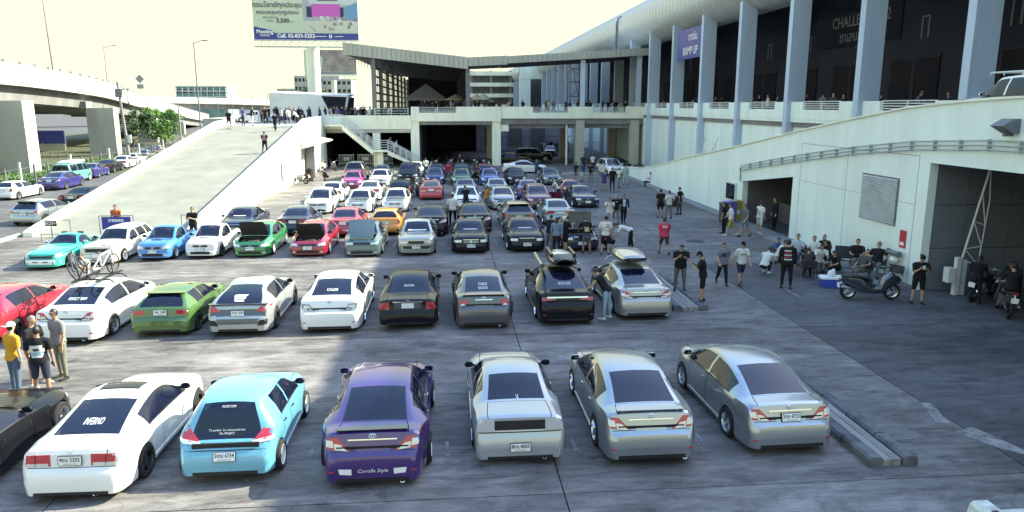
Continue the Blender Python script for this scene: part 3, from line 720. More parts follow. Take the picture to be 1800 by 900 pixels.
def remesh_batch(items):
    """items: list of (MB,voxel) -> list of (verts,faces,normals)"""
    obs=[]
    for q,vx in items:
        me=bpy.data.meshes.new('raw'); me.from_pydata(q.v,[],q.f); bm=bmesh.new(); bm.from_mesh(me); bmesh.ops.recalc_face_normals(bm,faces=bm.faces); bm.to_mesh(me); bm.free()
        o=bpy.data.objects.new('raw',me); TMP.collection.objects.link(o)
        md=o.modifiers.new('r','REMESH'); md.mode='VOXEL'; md.voxel_size=vx
        sm=o.modifiers.new('s','SMOOTH'); sm.iterations=3; sm.factor=.5; obs.append(o)
    vl=TMP.view_layers[0]; vl.update(); dg=vl.depsgraph; out=[]
    for o in obs:
        me=bpy.data.meshes.new_from_object(o.evaluated_get(dg)); nv=len(me.vertices); co=np.empty(nv*3); me.vertices.foreach_get('co',co); no=np.empty(nv*3); me.vertices.foreach_get('normal',no)
        out.append((co.reshape(-1,3),[tuple(p.vertices) for p in me.polygons],no.reshape(-1,3))); bpy.data.meshes.remove(me); bpy.data.objects.remove(o)
    return out
SKIN=[pm('skin_a',(.42,.26,.17),.55),pm('skin_b',(.33,.19,.12),.55),pm('skin_c',(.50,.33,.23),.55)]
HAIR=pm('hair_black',(.012,.010,.010),.5); HAIRG=pm('hair_grey',(.22,.20,.17),.5); EYE=pm('eye_dark',(.02,.015,.012),.3); LIP=pm('lip',(.30,.12,.10),.5)
CL={}
def cloth(c,k=''):
    key='cloth_%s'%'_'.join('%02d'%int(x*99) for x in c)
    return pm(key,c,.85,var=.10,scale=9,bump=.25,bscale=14,spec=.2)
def seg_near(cen,segs):
    best=np.full(len(cen),1e9); lab=np.zeros(len(cen),int); tt=np.zeros(len(cen))
    for i,(a,b,r,l) in enumerate(segs):
        a=np.array(a);b=np.array(b);d=b-a;t=np.clip(((cen-a)@d)/max(d@d,1e-9),0,1); dist=np.linalg.norm(cen-(a+t[:,None]*d),axis=1)-r
        u=dist<best; best[u]=dist[u]; lab[u]=i; tt[u]=t[u]
    return lab,tt
def person_parts(raw,rm,H,sleeve=.75,leg=2.0,hem=-.02,hairk='short',hat=None,lod=False):
    """-> dict of part name -> (verts, faces) split from the continuous body; clothing lies over it"""
    J,q,segs,M=raw; co,fc,no=rm; cen=np.array([co[list(f)].mean(0) for f in fc]); lab,tt=seg_near(cen,segs); L=[segs[i][3] for i in lab]
    Mi=np.array(M.inverted()); hl=(cen@Mi[:3,:3].T)+Mi[:3,3]; pel=np.array(J['pelvis']); sp=np.array(J['neck']-J['pelvis']); sp/=np.linalg.norm(sp); ht=(cen-pel)@sp/H
    sel={'shirt':[], 'trousers':[], 'shoe0':[], 'shoe1':[], 'hair':[]}
    for i,l in enumerate(L):
        k=l[:4]
        if (l=='tor' or l=='pel') and ht[i]>hem and ht[i]<.325: sel['shirt'].append(i)
        elif l=='neck' and ht[i]<.322: sel['shirt'].append(i)
        if k=='uarm' and tt[i]<sleeve: sel['shirt'].append(i)
        if k=='farm' and sleeve>1 and tt[i]<sleeve-1: sel['shirt'].append(i)
        if l=='pel' and ht[i]<.07: sel['trousers'].append(i)
        if k=='thig' and (leg>=1 or tt[i]<leg): sel['trousers'].append(i)
        if k=='thig' and hem<-.06 and ht[i]>hem: sel['shirt'].append(i)
        if k=='shin' and leg>1 and tt[i]<leg-1: sel['trousers'].append(i)
        if k=='foot' or (k=='shin' and tt[i]>.93): sel['shoe'+l[4]].append(i)
        if l=='head' or l=='neck':
            x,y,z=hl[i]/H
            if hairk!='bald' and (z>.036 or (y<-.006 and z>-.038) or (abs(x)>.036 and z>.012 and y<.02)): sel['hair'].append(i)
    off={'shirt':.017,'trousers':.012,'shoe0':.008,'shoe1':.008,'hair':.011 if hairk!='bald' else .0}
    out={}
    body=MB(); body.add(co,fc)
    if not lod:
        for i,s in((0,-1),(1,1)): hand_into(body,J['wr%d'%i],J['hd%d'%i],s,H)
    out['body']=body
    for nm,ids in sel.items():
        if not ids: continue
        vs={};f2=[]
        for i in ids:
            f=[]
            for v in fc[i]:
                if v not in vs: vs[v]=len(vs)
                f.append(vs[v])
            f2.append(tuple(f))
        idx=list(vs); o_=off[nm]; P_=co[idx]+no[idx]*o_
        if nm=='shirt':
            hh=((co[idx]-pel)@sp)/H; P_=P_+no[idx]*(np.clip((.12-hh)*.16,0,.02)[:,None])
        m=MB(); m.add(P_,f2); out[nm]=m
    g=lambda v:M@Vector((v[0]*H,v[1]*H,v[2]*H))
    if not lod:
        for s in(1,-1): m=MB(); m.ball((s*.017,.0505,.010),.0065,.004,.0045,6); m.v=[g(v) for v in m.v]; out['eye%d'%s]=m
        m=MB(); m.ball((0,.050,-.034),.014,.004,.004,6); m.v=[g(v) for v in m.v]; out['mouth']=m
    if hairk=='long':
        m=MB(); m.ball((0,-.032,-.05),.046,.026,.085,8); m.v=[g(v) for v in m.v]; h=out.get('hair'); 
        if h: h.add(m.v,m.f)
    if hairk=='bun':
        m=MB(); m.ball((0,-.062,.02),.022,.02,.022,8); m.v=[g(v) for v in m.v]; out['hair'].add(m.v,m.f)
    if hat:
        m=MB(); m.ball((0,-.002,.022),.052,.062,.058,10); 
        m.v=[(x,y,max(z,.016)) for x,y,z in m.v]; sgn=-1 if hat=='backcap' else 1
        m.box(-.036,.036,min(sgn*.04,sgn*.105),max(sgn*.04,sgn*.105),.016,.021); m.v=[g(v) for v in m.v]; out['cap']=m
    return out
NM={'shoe0':'shoe','shoe1':'shoe','eye1':'eye','eye-1':'eye'}
PEOPLE=[]
def P(label,x,y,face,pose='stand',H=1.70,bw=1.0,shirt=(.02,.02,.022),legs=(.02,.02,.025),shoe=(.03,.03,.03),sleeve=.75,leg=1.9,hem=-.02,hair='short',hat=None,hatc=(.02,.02,.02),z=0,skin=0,group='people on the lot',prints=None,hairc=None,extra=None):
    x,y,z=gp(x,y,z); H*=1.01
    PEOPLE.append(dict(label=label,x=x,y=y,face=face,pose=pose,H=H,bw=bw,shirt=shirt,legs=legs,shoe=shoe,sleeve=sleeve,leg=leg,hem=hem,hair=hair,hat=hat,hatc=hatc,z=z,skin=skin,group=group,prints=prints,hairc=hairc,extra=extra))
BK=(.014,.014,.017); WH=(.62,.62,.58); GY=(.16,.16,.17); DN=(.03,.035,.06); JN=(.09,.12,.18); KH=(.20,.18,.13); OL=(.09,.10,.07); SH=.42
SHORT=dict(leg=.95)
# ---------------------------------------------------------------- setting materials
WALL=pm('painted_wall',(.74,.84,.80),rough=.62,var=.10,scale=.7,streak=True,bump=.15)
WALLD=pm('hall_column_paint',(.44,.54,.68),rough=.6,var=.12,scale=.6,streak=True,bump=.12)
CONC=pm('pale_concrete',(.42,.42,.37),rough=.8,var=.22,scale=.5,streak=True,bump=.3)
CONCP=pm('deck_paint',(.80,.82,.69),rough=.7,var=.16,scale=.6,streak=True,bump=.2)
CONCD=pm('grey_concrete',(.22,.22,.23),rough=.85,var=.3,scale=.5,streak=True,bump=.3)
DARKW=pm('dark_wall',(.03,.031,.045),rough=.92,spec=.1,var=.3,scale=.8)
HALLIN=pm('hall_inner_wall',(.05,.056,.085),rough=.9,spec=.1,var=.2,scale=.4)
ROOFM=pm('metal_roof',(.50,.54,.55),rough=.38,metal=.35,var=.08,scale=.5)
FASC=pm('fascia_sheet',(.40,.41,.36),rough=.55,metal=.1,var=.12,scale=.6,streak=True)
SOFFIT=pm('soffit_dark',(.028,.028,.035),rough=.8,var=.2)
STEELW=pm('white_steel',(.6,.63,.62),rough=.45,var=.1,scale=3)
STEELG=pm('grey_steel',(.16,.17,.19),rough=.5,metal=.3,var=.2,scale=3)
BLUESIGN=pm('blue_sign',(.035,.05,.30),rough=.45,var=.08,scale=2)
def ground_mat(name,col,var=.35,streakx=False):
    m=pm(name,col,rough=.82,bump=.35,bscale=38,spec=.3); n=m.node_tree; b=n.nodes['Principled BSDF']
    g=n.nodes.new('ShaderNodeNewGeometry'); oi=n.nodes.new('ShaderNodeObjectInfo')
    def noise(sc,det,rough,dist=0):
        mp=n.nodes.new('ShaderNodeMapping'); mp.inputs['Scale'].default_value=sc; n.links.new(g.outputs['Position'],mp.inputs[0])
        t=n.nodes.new('ShaderNodeTexNoise'); t.inputs['Scale'].default_value=1; t.inputs['Detail'].default_value=det; t.inputs['Roughness'].default_value=rough; t.inputs['Distortion'].default_value=dist
        n.links.new(mp.outputs[0],t.inputs[0]); return t.outputs[0]
    def rng(x,a,b_,c,d):
        r=n.nodes.new('ShaderNodeMapRange'); r.inputs[1].default_value=a; r.inputs[2].default_value=b_; r.inputs[3].default_value=c; r.inputs[4].default_value=d; n.links.new(x,r.inputs[0]); return r.outputs[0]
    def mul(a,b_):
        k=n.nodes.new('ShaderNodeMath'); k.operation='MULTIPLY'; n.links.new(a,k.inputs[0]); n.links.new(b_,k.inputs[1]); return k.outputs[0]
    v=rng(noise((.22,.3,1),7,.65),.3,.7,1-var,1+var*.8)
    v=mul(v,rng(noise((.8,2.6,1),8,.74,.6),.38,.62,1-var*.75,1+var*.5))
    v=mul(v,rng(noise((.35,3.2,1),5,.75,1.5),.52,.70,1.0,1-var*1.0))       # tyre scuffs across the aisles
    v=mul(v,rng(noise((3.5,3.5,3.5),5,.6),.62,.72,1.0,.72))               # oil spots
    v=mul(v,rng(noise((40,40,40),2,.5),.3,.7,.86,1.14))
    # cracks
    mp=n.nodes.new('ShaderNodeMapping'); mp.inputs['Scale'].default_value=(.17,.17,.17); n.links.new(g.outputs['Position'],mp.inputs[0])
    nz=n.nodes.new('ShaderNodeTexNoise'); nz.inputs['Scale'].default_value=1.2; nz.inputs['Detail'].default_value=5; n.links.new(g.outputs['Position'],nz.inputs[0])
    ad=n.nodes.new('ShaderNodeMixRGB'); ad.inputs[0].default_value=.22; n.links.new(mp.outputs[0],ad.inputs[1]); n.links.new(nz.outputs['Color'],ad.inputs[2])
    vo=n.nodes.new('ShaderNodeTexVoronoi'); vo.feature='DISTANCE_TO_EDGE'; vo.inputs['Scale'].default_value=1.0; n.links.new(ad.outputs[0],vo.inputs[0])
    v=mul(v,rng(vo.outputs['Distance'],.0,.003,.62,1.0))
    v=mul(v,rng(noise((1.1,1.6,1),3,.5),.63,.70,1.0,.62))                  # dark drips in the bays
    v=mul(v,rng(oi.outputs['Random'],0,1,.88,1.1))
    mx=n.nodes.new('ShaderNodeVectorMath'); mx.operation='SCALE'; mx.inputs[0].default_value=col; n.links.new(v,mx.inputs['Scale']); n.links.new(mx.outputs[0],b.inputs['Base Color'])
    n.links.new(rng(v,.5,1.5,.68,.92),b.inputs['Roughness'])
    return m
LOT=ground_mat('lot_concrete',(.168,.155,.148),.56)
LOT2=ground_mat('lot_slab_dark',(.098,.095,.10),.45)  # darker tone of the lot slabs, used only at the near right
ASPH=ground_mat('asphalt',(.095,.093,.098),.32)
# ---------------------------------------------------------------- ground, lot, roads
q=MB(); q.add([(-1500,-300,-.06),(1500,-300,-.06),(1500,2200,-.06),(-1500,2200,-.06)],[(0,1,2,3)]); struct(q.build('ground',ASPH))
q=MB(); q.add([(-21,-6,-.03),(19,-6,-.03),(19,86,-.03),(-21,86,-.03)],[(0,1,2,3)]); lot=struct(q.build('parking_lot',pm('joint_dirt',(.02,.02,.02),.95)))
xs=[-21,-14.8,-6.48,1.83,10.15,15.55]; ys=[-6,2.5,11.1,19.8,28.5,37.4,46.2,55,64,73,82]
rg=random.Random(3)
for i in range(len(xs)-1):
    for j in range(len(ys)-1):
        x0,x1,y0,y1=xs[i]+.012,xs[i+1]-.012,ys[j]+.012,ys[j+1]-.012; zt=rg.uniform(-.002,.002)
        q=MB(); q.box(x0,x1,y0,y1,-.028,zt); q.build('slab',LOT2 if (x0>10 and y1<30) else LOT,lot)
q=MB(); q.box(15.57,60,-6,110,-.05,-.008); struct(q.build('service_road',ASPH))
q=MB(); q.box(-33,-21.0,-30,260,-.05,-.006); struct(q.build('side_road',ASPH))
q=MB(); q.box(-21,60,82.02,135,-.05,-.01); struct(q.build('rear_yard',ASPH))
# pavement kerb along the right wall and across the rear
q=MB()
for y in range(24,66): q.box(15.45 if y>38 else 15.1,15.75 if y>38 else 15.4,y+.01,y+.99,-.02,.12)
for k in range(3): pass
pav=q.build('kerb',CONCD); struct(pav)
q=MB(); q.box(15.4,16.25,24,40,-.02,.10); q.box(15.75,16.25,40,66,-.02,.10); struct(q.build('pavement',CONCD))
q=MB(); q.box(9.5,15.4,68.2,68.5,-.02,.13); struct(q.build('kerb',CONC))
q=MB(); q.box(-21.2,-20.9,-6,38,-.02,.1); struct(q.build('kerb',CONC))
# painted marks, worn
PAINTW=pm('worn_road_paint',(.22,.215,.21),rough=.75,var=.75,scale=4)
def mark(pts,z=.008,name='painted_line'):
    q=MB(); n_=len(pts); q.add([(x,y,z) for x,y in pts]+[(x,y,z-.004) for x,y in pts],[tuple(range(n_))]+[(i,i+n_,(i+1)%n_+n_,(i+1)%n_) for i in range(n_)])
    return struct(q.build(name,PAINTW))
def mrect(x0,x1,y0,y1): return mark([(x0,y0),(x1,y0),(x1,y1),(x0,y1)])
for x in(-9.2,-7.0,-4.6,-2.3,-.15,2.15,4.6,7.1): mrect(x-.28,x+.22,20.72,20.80)
mrect(4.3,6.9,20.74,20.79); mrect(-.1,2.6,20.76,20.80)
for x0,x1 in((-3.2,-2.3),(-.4,.4),(2.2,2.8),(4.6,5.2)): mrect(x0,x1,15.6,15.65)
for x in(-2.6,-.1,2.3,4.75): mrect(x-.035,x+.035,12.6,13.2)
for x in(-7.2,-4.8,-2.5,-.2,2.2,4.6): mrect(x-.05,x+.05,33.2,34.6)
mrect(11.62,11.72,22.9,24.1); mrect(11.0,11.1,30.5,31.6); mrect(11.5,11.6,42,43.2); mrect(12.8,12.9,52,53); mrect(13.9,14.0,60,61.6)
mark([(9.75,13.2),(10.1,14.2),(10.3,14.15),(10.0,13.1)]); mark([(10.2,12.0),(9.85,12.75),(10.35,12.95),(10.7,11.5)]); mark([(8.3,36.5),(8.9,38.3),(9.1,38.2),(8.6,36.4)])
mark([(10.7,36.6),(10.4,37.6),(10.8,37.6)]); mark([(8.6,33.6),(8.9,34.8),(9.0,34.75),(8.75,33.55)]); mrect(9.6,10.6,10.3,10.5)
IRON=pm('cast_iron',(.035,.035,.04),rough=.7,var=.3,scale=9)
for x,y,lb in((11.6,33.5,'round iron manhole cover on the roadway behind the man in red'),(9.6,41.2,'dark oval drain cover near the middle of the roadway')):
    q=MB(); q.lathe([(.001,.012),(.42,.012),(.45,.004)],20,Matrix.Translation((x,y,0))@Matrix.Rotation(R(-90),4,'Y')); tag(q.build('manhole_cover',IRON),lb,'manhole cover')
# planted islands with kerb blocks
def island(x0,x1,y0,y1,label,pl):
    e=thing('parking_island',label,'kerb island',((x0+x1)/2,y0,0)); cx=(x0+x1)/2; w=(x1-x0)/2
    y=0; L=y1-y0; k=0
    while y<L-.1:
        l=min(.98,L-y)
        for sx in(-1,1):
            q=MB(); xo=sx*(w-.13)+rg.uniform(-.015,.015); h=.17+rg.uniform(-.02,.02)
            q.prism([(xo-.13,0),(xo+.13,0),(xo+.13,h-.05),(xo+.09,h),(xo-.09,h),(xo-.13,h-.05)],l-.03,Matrix.Translation((0,y+.015,0))); q.build('kerb_block',pm('kerb_stone',(.13,.13,.135),.85,var=.5,scale=3,bump=.5),e)
        y+=1; k+=1
    for i in range(pl):
        q=MB(); a=-w+.28+i*(2*w-.56)/pl; q.box(a+.008,a+(2*w-.56)/pl-.008,.05,L-.05,0,.10+rg.uniform(0,.025)); q.build('plank',pm('old_plank',(.27,.26,.24),.85,var=.35,scale=3,stretch=(2,.3,1)),e)
island(7.35,8.25,11.5,15.6,'long kerb-edged island right of the silver sedan with plate',2)
island(6.95,8.05,21.7,26.5,'short kerb-edged island where two men in black stand',3)
# ---------------------------------------------------------------- exhibition hall on the right
hall=thing('exhibition_hall','pale blue exhibition hall with tall fin columns and rounded metal eave','building',(24,60,0))
def rel(o,p): 
    o.parent=p; o.matrix_parent_inverse=Matrix.Translation(p.location).inverted() if not any(p.rotation_euler) else (Matrix.Translation(p.location)@p.rotation_euler.to_matrix().to_4x4()).inverted(); return o
colY=[-3.0+7.88*k for k in range(0,22)]
q=MB(); q.box(21.0,21.5,-6,168,0,5.3); rel(q.build('lower_wall',WALL),hall)
q=MB(); q.box(20.9,36,-6,168,5.0,5.35); rel(q.build('floor_slab',CONCD),hall)
q=MB(); q.box(20.78,20.98,-6,168,5.3,5.5); rel(q.build('moulding',WALL),hall)
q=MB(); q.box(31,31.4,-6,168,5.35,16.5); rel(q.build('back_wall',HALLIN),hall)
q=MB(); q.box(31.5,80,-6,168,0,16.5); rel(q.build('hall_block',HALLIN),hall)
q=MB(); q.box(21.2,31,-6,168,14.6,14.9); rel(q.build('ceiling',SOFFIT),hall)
cm=MB().box(-.55,.55,-.24,.24,0,13.35).mesh('column',WALLD)
for y in colY: rel(link('column',cm,None,(21.05,y,0)),hall)
lm=MB().box(-.03,.0,.26,7.6,0,4.6).mesh('recessed_panel',WALL)
for y in colY[:-1]:
    if y>20: rel(link('wall_panel',lm,None,(21.0,y,.35)),hall)
# parapets and railings between columns
pp=MB().box(-.1,.1,.26,2.0,0,1.0).mesh('parapet',WALL); pp2=MB().box(-.1,.1,6.1,7.62,0,1.0).mesh('parapet',WALL); pp3=MB().box(-.1,.1,2.0,6.1,0,.55).mesh('parapet',WALL)
rl=MB()
for z in(.62,.74,.86,.98): rl.box(-.03,.03,2.0,6.1,z,z+.05)
for y in(2.05,4.05,6.05): rl.box(-.03,.03,y-.03,y+.03,.55,1.03)
rlm=rl.mesh('railing',STEELW)
for y in colY[:-1]:
    if y>10:
        for me in(pp,pp2,pp3): rel(link('parapet',me,None,(20.85,y,5.5)),hall)
        rel(link('railing',rlm,None,(20.85,y,5.5)),hall)
# door bays and high panels of the back wall
for k,y in enumerate(colY[:-1]):
    if y<15: continue
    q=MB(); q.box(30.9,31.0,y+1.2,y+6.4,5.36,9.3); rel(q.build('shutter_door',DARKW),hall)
    q=MB(); q.box(30.86,30.9,y+3.6,y+3.9,5.36,9.3); q.box(30.86,30.9,y+1.1,y+6.5,9.3,9.5); rel(q.build('door_frame',HALLIN),hall)
    q=MB(); q.box(30.93,30.99,y+2.6,y+2.75,10.6,11.9); q.box(30.93,30.99,y+3.3,y+3.45,10.6,11.9); q.box(30.93,30.99,y+2.6,y+3.45,11.9,12.0); rel(q.build('bay_number',pm('bay_grey',(.2,.22,.25),.7)),hall)
# rounded eave with standing seams
def eave(x,z,r,y0,y1,parent,step=1.1):
    q=MB(); prof=[]
    for a in range(0,13): t=R(-75-a*17); prof.append((x+r*math.cos(t),z+r*math.sin(t)))
    ys=[]; y=y0
    while y<y1: ys.append(y); y+=step
    ys.append(y1)
    vs=[];fs=[]; n_=len(prof)
    for yy in ys: vs+=[(px,yy,pz) for px,pz in prof]
    for i in range(len(ys)-1):
        for j in range(n_-1): fs.append((i*n_+j,i*n_+j+1,(i+1)*n_+j+1,(i+1)*n_+j))
    q.add(vs,fs); rel(q.build('eave',ROOFM,smooth=50),parent)
    q=MB()
    for yy in ys[1:-1]:
        for j in range(n_-1):
            (ax,az),(bx,bz)=prof[j],prof[j+1]; k=1+.035/r
            A=(x+(ax-x)*k,z+(az-z)*k); B=(x+(bx-x)*k,z+(bz-z)*k)
            q.add([(ax,yy-.02,az),(A[0],yy,A[1]),(B[0],yy,B[1]),(bx,yy-.02,bz),(ax,yy+.02,az),(bx,yy+.02,bz)],[(0,1,2,3),(1,4,5,2)])
    rel(q.build('seam',ROOFM),parent)
eave(22.3,15.05,2.35,-6,168,hall)
q=MB(); q.add([(21.9,-6,17.3),(80,-6,19.5),(80,168,19.5),(21.9,168,17.3)],[(0,1,2,3)]); q.add([(21.9,-6,17.05),(80,-6,19.25),(80,168,19.25),(21.9,168,17.05)],[(3,2,1,0)]); rel(q.build('roof',ROOFM),hall)
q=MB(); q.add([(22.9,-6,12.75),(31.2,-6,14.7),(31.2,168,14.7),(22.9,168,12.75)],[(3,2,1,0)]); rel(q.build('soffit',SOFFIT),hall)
# roof ladder hoop
q=MB()
for dx in(0,.6): q.tube([(19.9,88+dx,11.5),(19.9,88+dx,15.6),(20.1,88+dx,16.3),(22.4,88+dx,16.9)],.06)
for z in range(12,16): q.tube([(19.9,88,z),(19.9,88.6,z)],.04)
tag(q.build('roof_ladder',STEELG),'thin steel cat ladder climbing over the rounded metal eave','ladder')
# service stair cage standing behind the canopy
q=MB()
for x,y in((17.2,104),(19.2,104),(17.2,107),(19.2,107)): q.bar((x,y,5.2),(x,y,12),.12)
for z in(7.5,9.5,11.3): 
    q.bar((17.2,104,z),(19.2,104,z),.1); q.bar((17.2,107,z),(19.2,107,z),.1); q.bar((17.2,104,z),(17.2,107,z),.1)
q.bar((17.2,104,7.5),(19.2,104,9.5),.1); q.bar((19.2,104,9.5),(17.2,104,11.3),.1); q.bar((17.4,104,11.5),(18.3,104,7.2),.1)
tag(q.build('stair_cage',STEELG),'dark steel stair cage between the hall columns above the deck','stair')
# signs on the hall
sg=thing('hanging_sign','blue sign reading RAMP UP between two hall columns','sign',(20.75,63.8,10.2))
q=MB(); q.box(-.06,.06,-3.3,3.3,0,2.5); q.build('panel',BLUESIGN,sg)
Ms=lambda y,z:frame((-.075,y,z),(0,-1,0),(0,0,1))
lettering('RAMP UP',Ms(-.3,.62),.95,STICK,sg,bold=.012); lettering('ทางขึ้น',Ms(-.9,1.75),.85,STICK,sg,bold=.012)
sg=thing('hall_name_sign','dark sign board with faint lettering CHALLENGER 2 deep in the hall','sign',(23.0,41.5,9.6))
q=MB(); q.box(-.05,.05,-4.4,4.4,0,1.9); q.build('panel',pm('board_black',(.012,.012,.016),.95,spec=.05),sg)
GREYT=pm('faint_letter',(.05,.05,.055),.6)
lettering('CHALLENGER 2',Ms(-.5,1.35),.85,GREYT,sg,bold=.01); lettering('ชาเลนเจอร์ 2',Ms(-.5,.5),.8,GREYT,sg,bold=.01)
# ---------------------------------------------------------------- right ramp with rooms below
rr=thing('vehicle_ramp','pale green painted ramp wall rising towards the viewer with openings below','ramp',(16.2,40,0))
TOP=[(2,6.7),(15,6.6),(20,6.5),(22.3,6.4),(25.2,6.2),(28,5.85),(33.6,5.08),(40.3,4.07),(50.2,2.68),(55.7,1.82),(62,1.05),(66,.8)]
ztop=lambda y:lin(TOP,y)
def wallseg(y0,y1,lo):
    ysx=[y0]+[p[0] for p in TOP if y0<p[0]<y1]+[y1]; q=MB(); n_=len(ysx)
    poly=[(y,ztop(y)) for y in ysx]+[(y,lo(y)) for y in reversed(ysx)]
    k=len(poly); q.add([(16.2,y,z) for y,z in poly]+[(16.5,y,z) for y,z in poly],[tuple(range(k)),tuple(range(2*k-1,k-1,-1))]+[(i,i+k,(i+1)%k+k,(i+1)%k) for i in range(k)])
    rel(q.build('wall_panel',WALL),rr)
lint=lambda y:2.2+.8*(39.5-y)/5.9
wallseg(2,13.5,lambda y:-.05); wallseg(13.503,23.7,lambda y:4.4); wallseg(23.703,33.6,lambda y:-.05); wallseg(33.603,39.5,lint); wallseg(39.503,66,lambda y:-.05)
q=MB(); ysx=[p[0] for p in TOP]; vs=[]
for y in ysx: vs+=[(16.5,y,max(ztop(y)-1.25,0)),(20.9,y,max(ztop(y)-1.25,0))]
q.add(vs,[(2*i,2*i+1,2*i+3,2*i+2) for i in range(len(ysx)-1)]); rel(q.build('ramp_surface',ASPH),rr)
vs=[(x,y,z-.3) for x,y,z in vs]; q=MB(); q.add(vs,[(2*i+2,2*i+3,2*i+1,2*i) for i in range(len(ysx)-1)]); rel(q.build('ramp_underside',CONCD),rr)
# cap along the wall top
q=MB()
for (a,za),(b,zb_) in zip(TOP,TOP[1:]): q.add([(16.12,a,za),(16.58,a,za),(16.58,b,zb_),(16.12,b,zb_),(16.12,a,za+.06),(16.58,a,za+.06),(16.58,b,zb_+.06),(16.12,b,zb_+.06)],[(0,3,2,1),(4,5,6,7),(0,1,5,4),(3,7,6,2),(0,4,7,3),(1,2,6,5)])
rel(q.build('coping',CONCP),rr)
# rooms under the ramp
GREYP=pm('garage_panel',(.16,.18,.21),.6,var=.15,scale=.8)
for k,(x0,x1) in enumerate(((16.52,17.7),(17.72,19.3),(19.32,20.95))):
    for z0,z1 in((0,1.45),(1.47,2.95),(2.97,4.4)):
        q=MB(); q.box(x0,x1,23.72,23.85,z0,z1); rel(q.build('garage_wall_panel',GREYP),rr)
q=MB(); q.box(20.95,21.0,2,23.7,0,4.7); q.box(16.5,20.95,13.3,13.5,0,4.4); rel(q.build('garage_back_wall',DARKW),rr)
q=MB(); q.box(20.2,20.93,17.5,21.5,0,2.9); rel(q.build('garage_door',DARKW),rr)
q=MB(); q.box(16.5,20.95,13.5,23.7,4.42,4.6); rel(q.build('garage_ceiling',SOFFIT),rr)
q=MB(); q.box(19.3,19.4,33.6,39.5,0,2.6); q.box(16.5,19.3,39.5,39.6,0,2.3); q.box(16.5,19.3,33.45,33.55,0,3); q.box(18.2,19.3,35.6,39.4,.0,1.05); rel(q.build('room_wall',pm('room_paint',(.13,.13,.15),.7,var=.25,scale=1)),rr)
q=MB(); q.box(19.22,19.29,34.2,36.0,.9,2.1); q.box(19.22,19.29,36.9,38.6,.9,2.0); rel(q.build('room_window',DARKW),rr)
for y in(37.4,37.0): q=MB(); q.tube([(18.6,y,0),(18.6,y,2.3)],.04); rel(q.build('room_pipe',STEELW),rr)
# window with mullion and its sill
q=MB(); q.box(16.08,16.2,40.25,41.65,.98,2.0); rel(q.build('window_frame',STEELW),rr)
for y0,y1 in((40.33,40.92),(40.98,41.57)): q=MB(); q.box(16.06,16.1,y0,y1,1.06,1.92); rel(q.build('pane',GLASS),rr)
# louvred vent
q=MB(); q.box(16.17,16.21,25.3,27.7,1.98,3.72); rel(q.build('vent_frame',STEELG),rr)
sm=MB().box(-.05,.0,-1.15,1.15,-.009,.009); sm.v=[(x,y,z+x*.6) for x,y,z in sm.v]; sm=sm.mesh('slat',pm('louvre_grey',(.52,.57,.58),.5,var=.2,scale=2))
for k in range(24): rel(link('slat',sm,None,(16.17,26.5,2.06+k*.069)),rr)
# panel grooves
q=MB(); 
for y in(32.9,24.3): q.box(16.193,16.198,y-.012,y+.012,.1,4.6)
q.box(16.193,16.198,24.3,32.9,4.58,4.605); q.box(16.193,16.198,24.3,32.9,2.9,2.915); q.box(16.193,16.198,28.9,28.92,0.1,4.6)
rel(q.build('groove',pm('groove_grey',(.3,.34,.33),.8)),rr)
# conduits: thing of their own
cd=thing('conduit_run','three thin grey pipes running along the ramp wall with clamps','pipe',(16.1,30,0))
for k in range(3):
    dz=-.14*k; pts=[(16.1,39.72+.1*k-.1,2.2 if k<2 else 2.9),(16.1,39.72+.1*k-.1,3.05+dz)]+[(16.1,y,z+dz) for y,z in((36,3.62),(32,4.2),(28,4.72),(24.5,5.08),(21,5.27),(2,5.45))]
    q=MB(); q.tube(pts,.026,6); rel(q.build('pipe',pm('conduit_grey',(.36,.41,.40),.5,metal=.2),smooth=50),cd)
for k in range(17):
    y=38.5-k*1.25; z=lin([(2,5.45),(21,5.27),(24.5,5.08),(28,4.72),(32,4.2),(36,3.62),(39.7,3.05)],y); q=MB(); q.box(16.07,16.2,y-.014,y+.014,z-.32,z+.04); rel(q.build('clamp',pm('conduit_grey',(.36,.41,.40))),cd)
lp=thing('wall_lamp','dark floodlight box mounted high on the ramp wall','lamp',(16.2,20.2,5.72))
q=MB(); q.prism([(-.55,.0),(-.15,-.22),(.0,-.2),(.0,.2),(-.2,.2)],.5,Matrix.Translation((0,-.25,0))); q.build('housing',STEELG,lp); q=MB(); q.box(-.3,-.02,-.03,.03,-.3,-.2); q.build('bracket',STEELG,lp)
# red fire sign, hose valve
s_=thing('fire_sign','small red fire hydrant sign on the ramp wall near the corner','sign',(16.18,24.75,1.3))
q=MB(); q.box(-.02,.01,-.17,.17,0,.62); q.build('panel',pm('sign_red',(.45,.02,.03),.5),s_)
q=MB(); q.prism([(-.1,.42),(0,.3),(.1,.42),(.1,.52),(0,.44),(-.1,.52)],.004,frame((-.022,0,0),(0,-1,0),(-1,0,0))); q.box(-.026,-.021,-.12,.12,.08,.2); q.build('symbol',STICK,s_)
s_=thing('fire_valve','grey twin-outlet hydrant valve sticking out below the red sign','valve',(16.2,24.9,1.05))
q=MB(); q.tube([(0,0,0),(-.3,0,0)],.07); q.tube([(-.22,-.28,.03),(-.22,.28,.03)],.09,10); q.tube([(-.22,.28,.03),(-.22,.36,.03)],.11,10); q.tube([(-.22,-.28,.03),(-.22,-.36,.03)],.11,10); q.build('valve_body',STEELG,s_,smooth=50)
q=MB(); q.ball((-.18,0,-.22),.16,.2,.13,8); q.build('rag',STICK,s_,smooth=60)
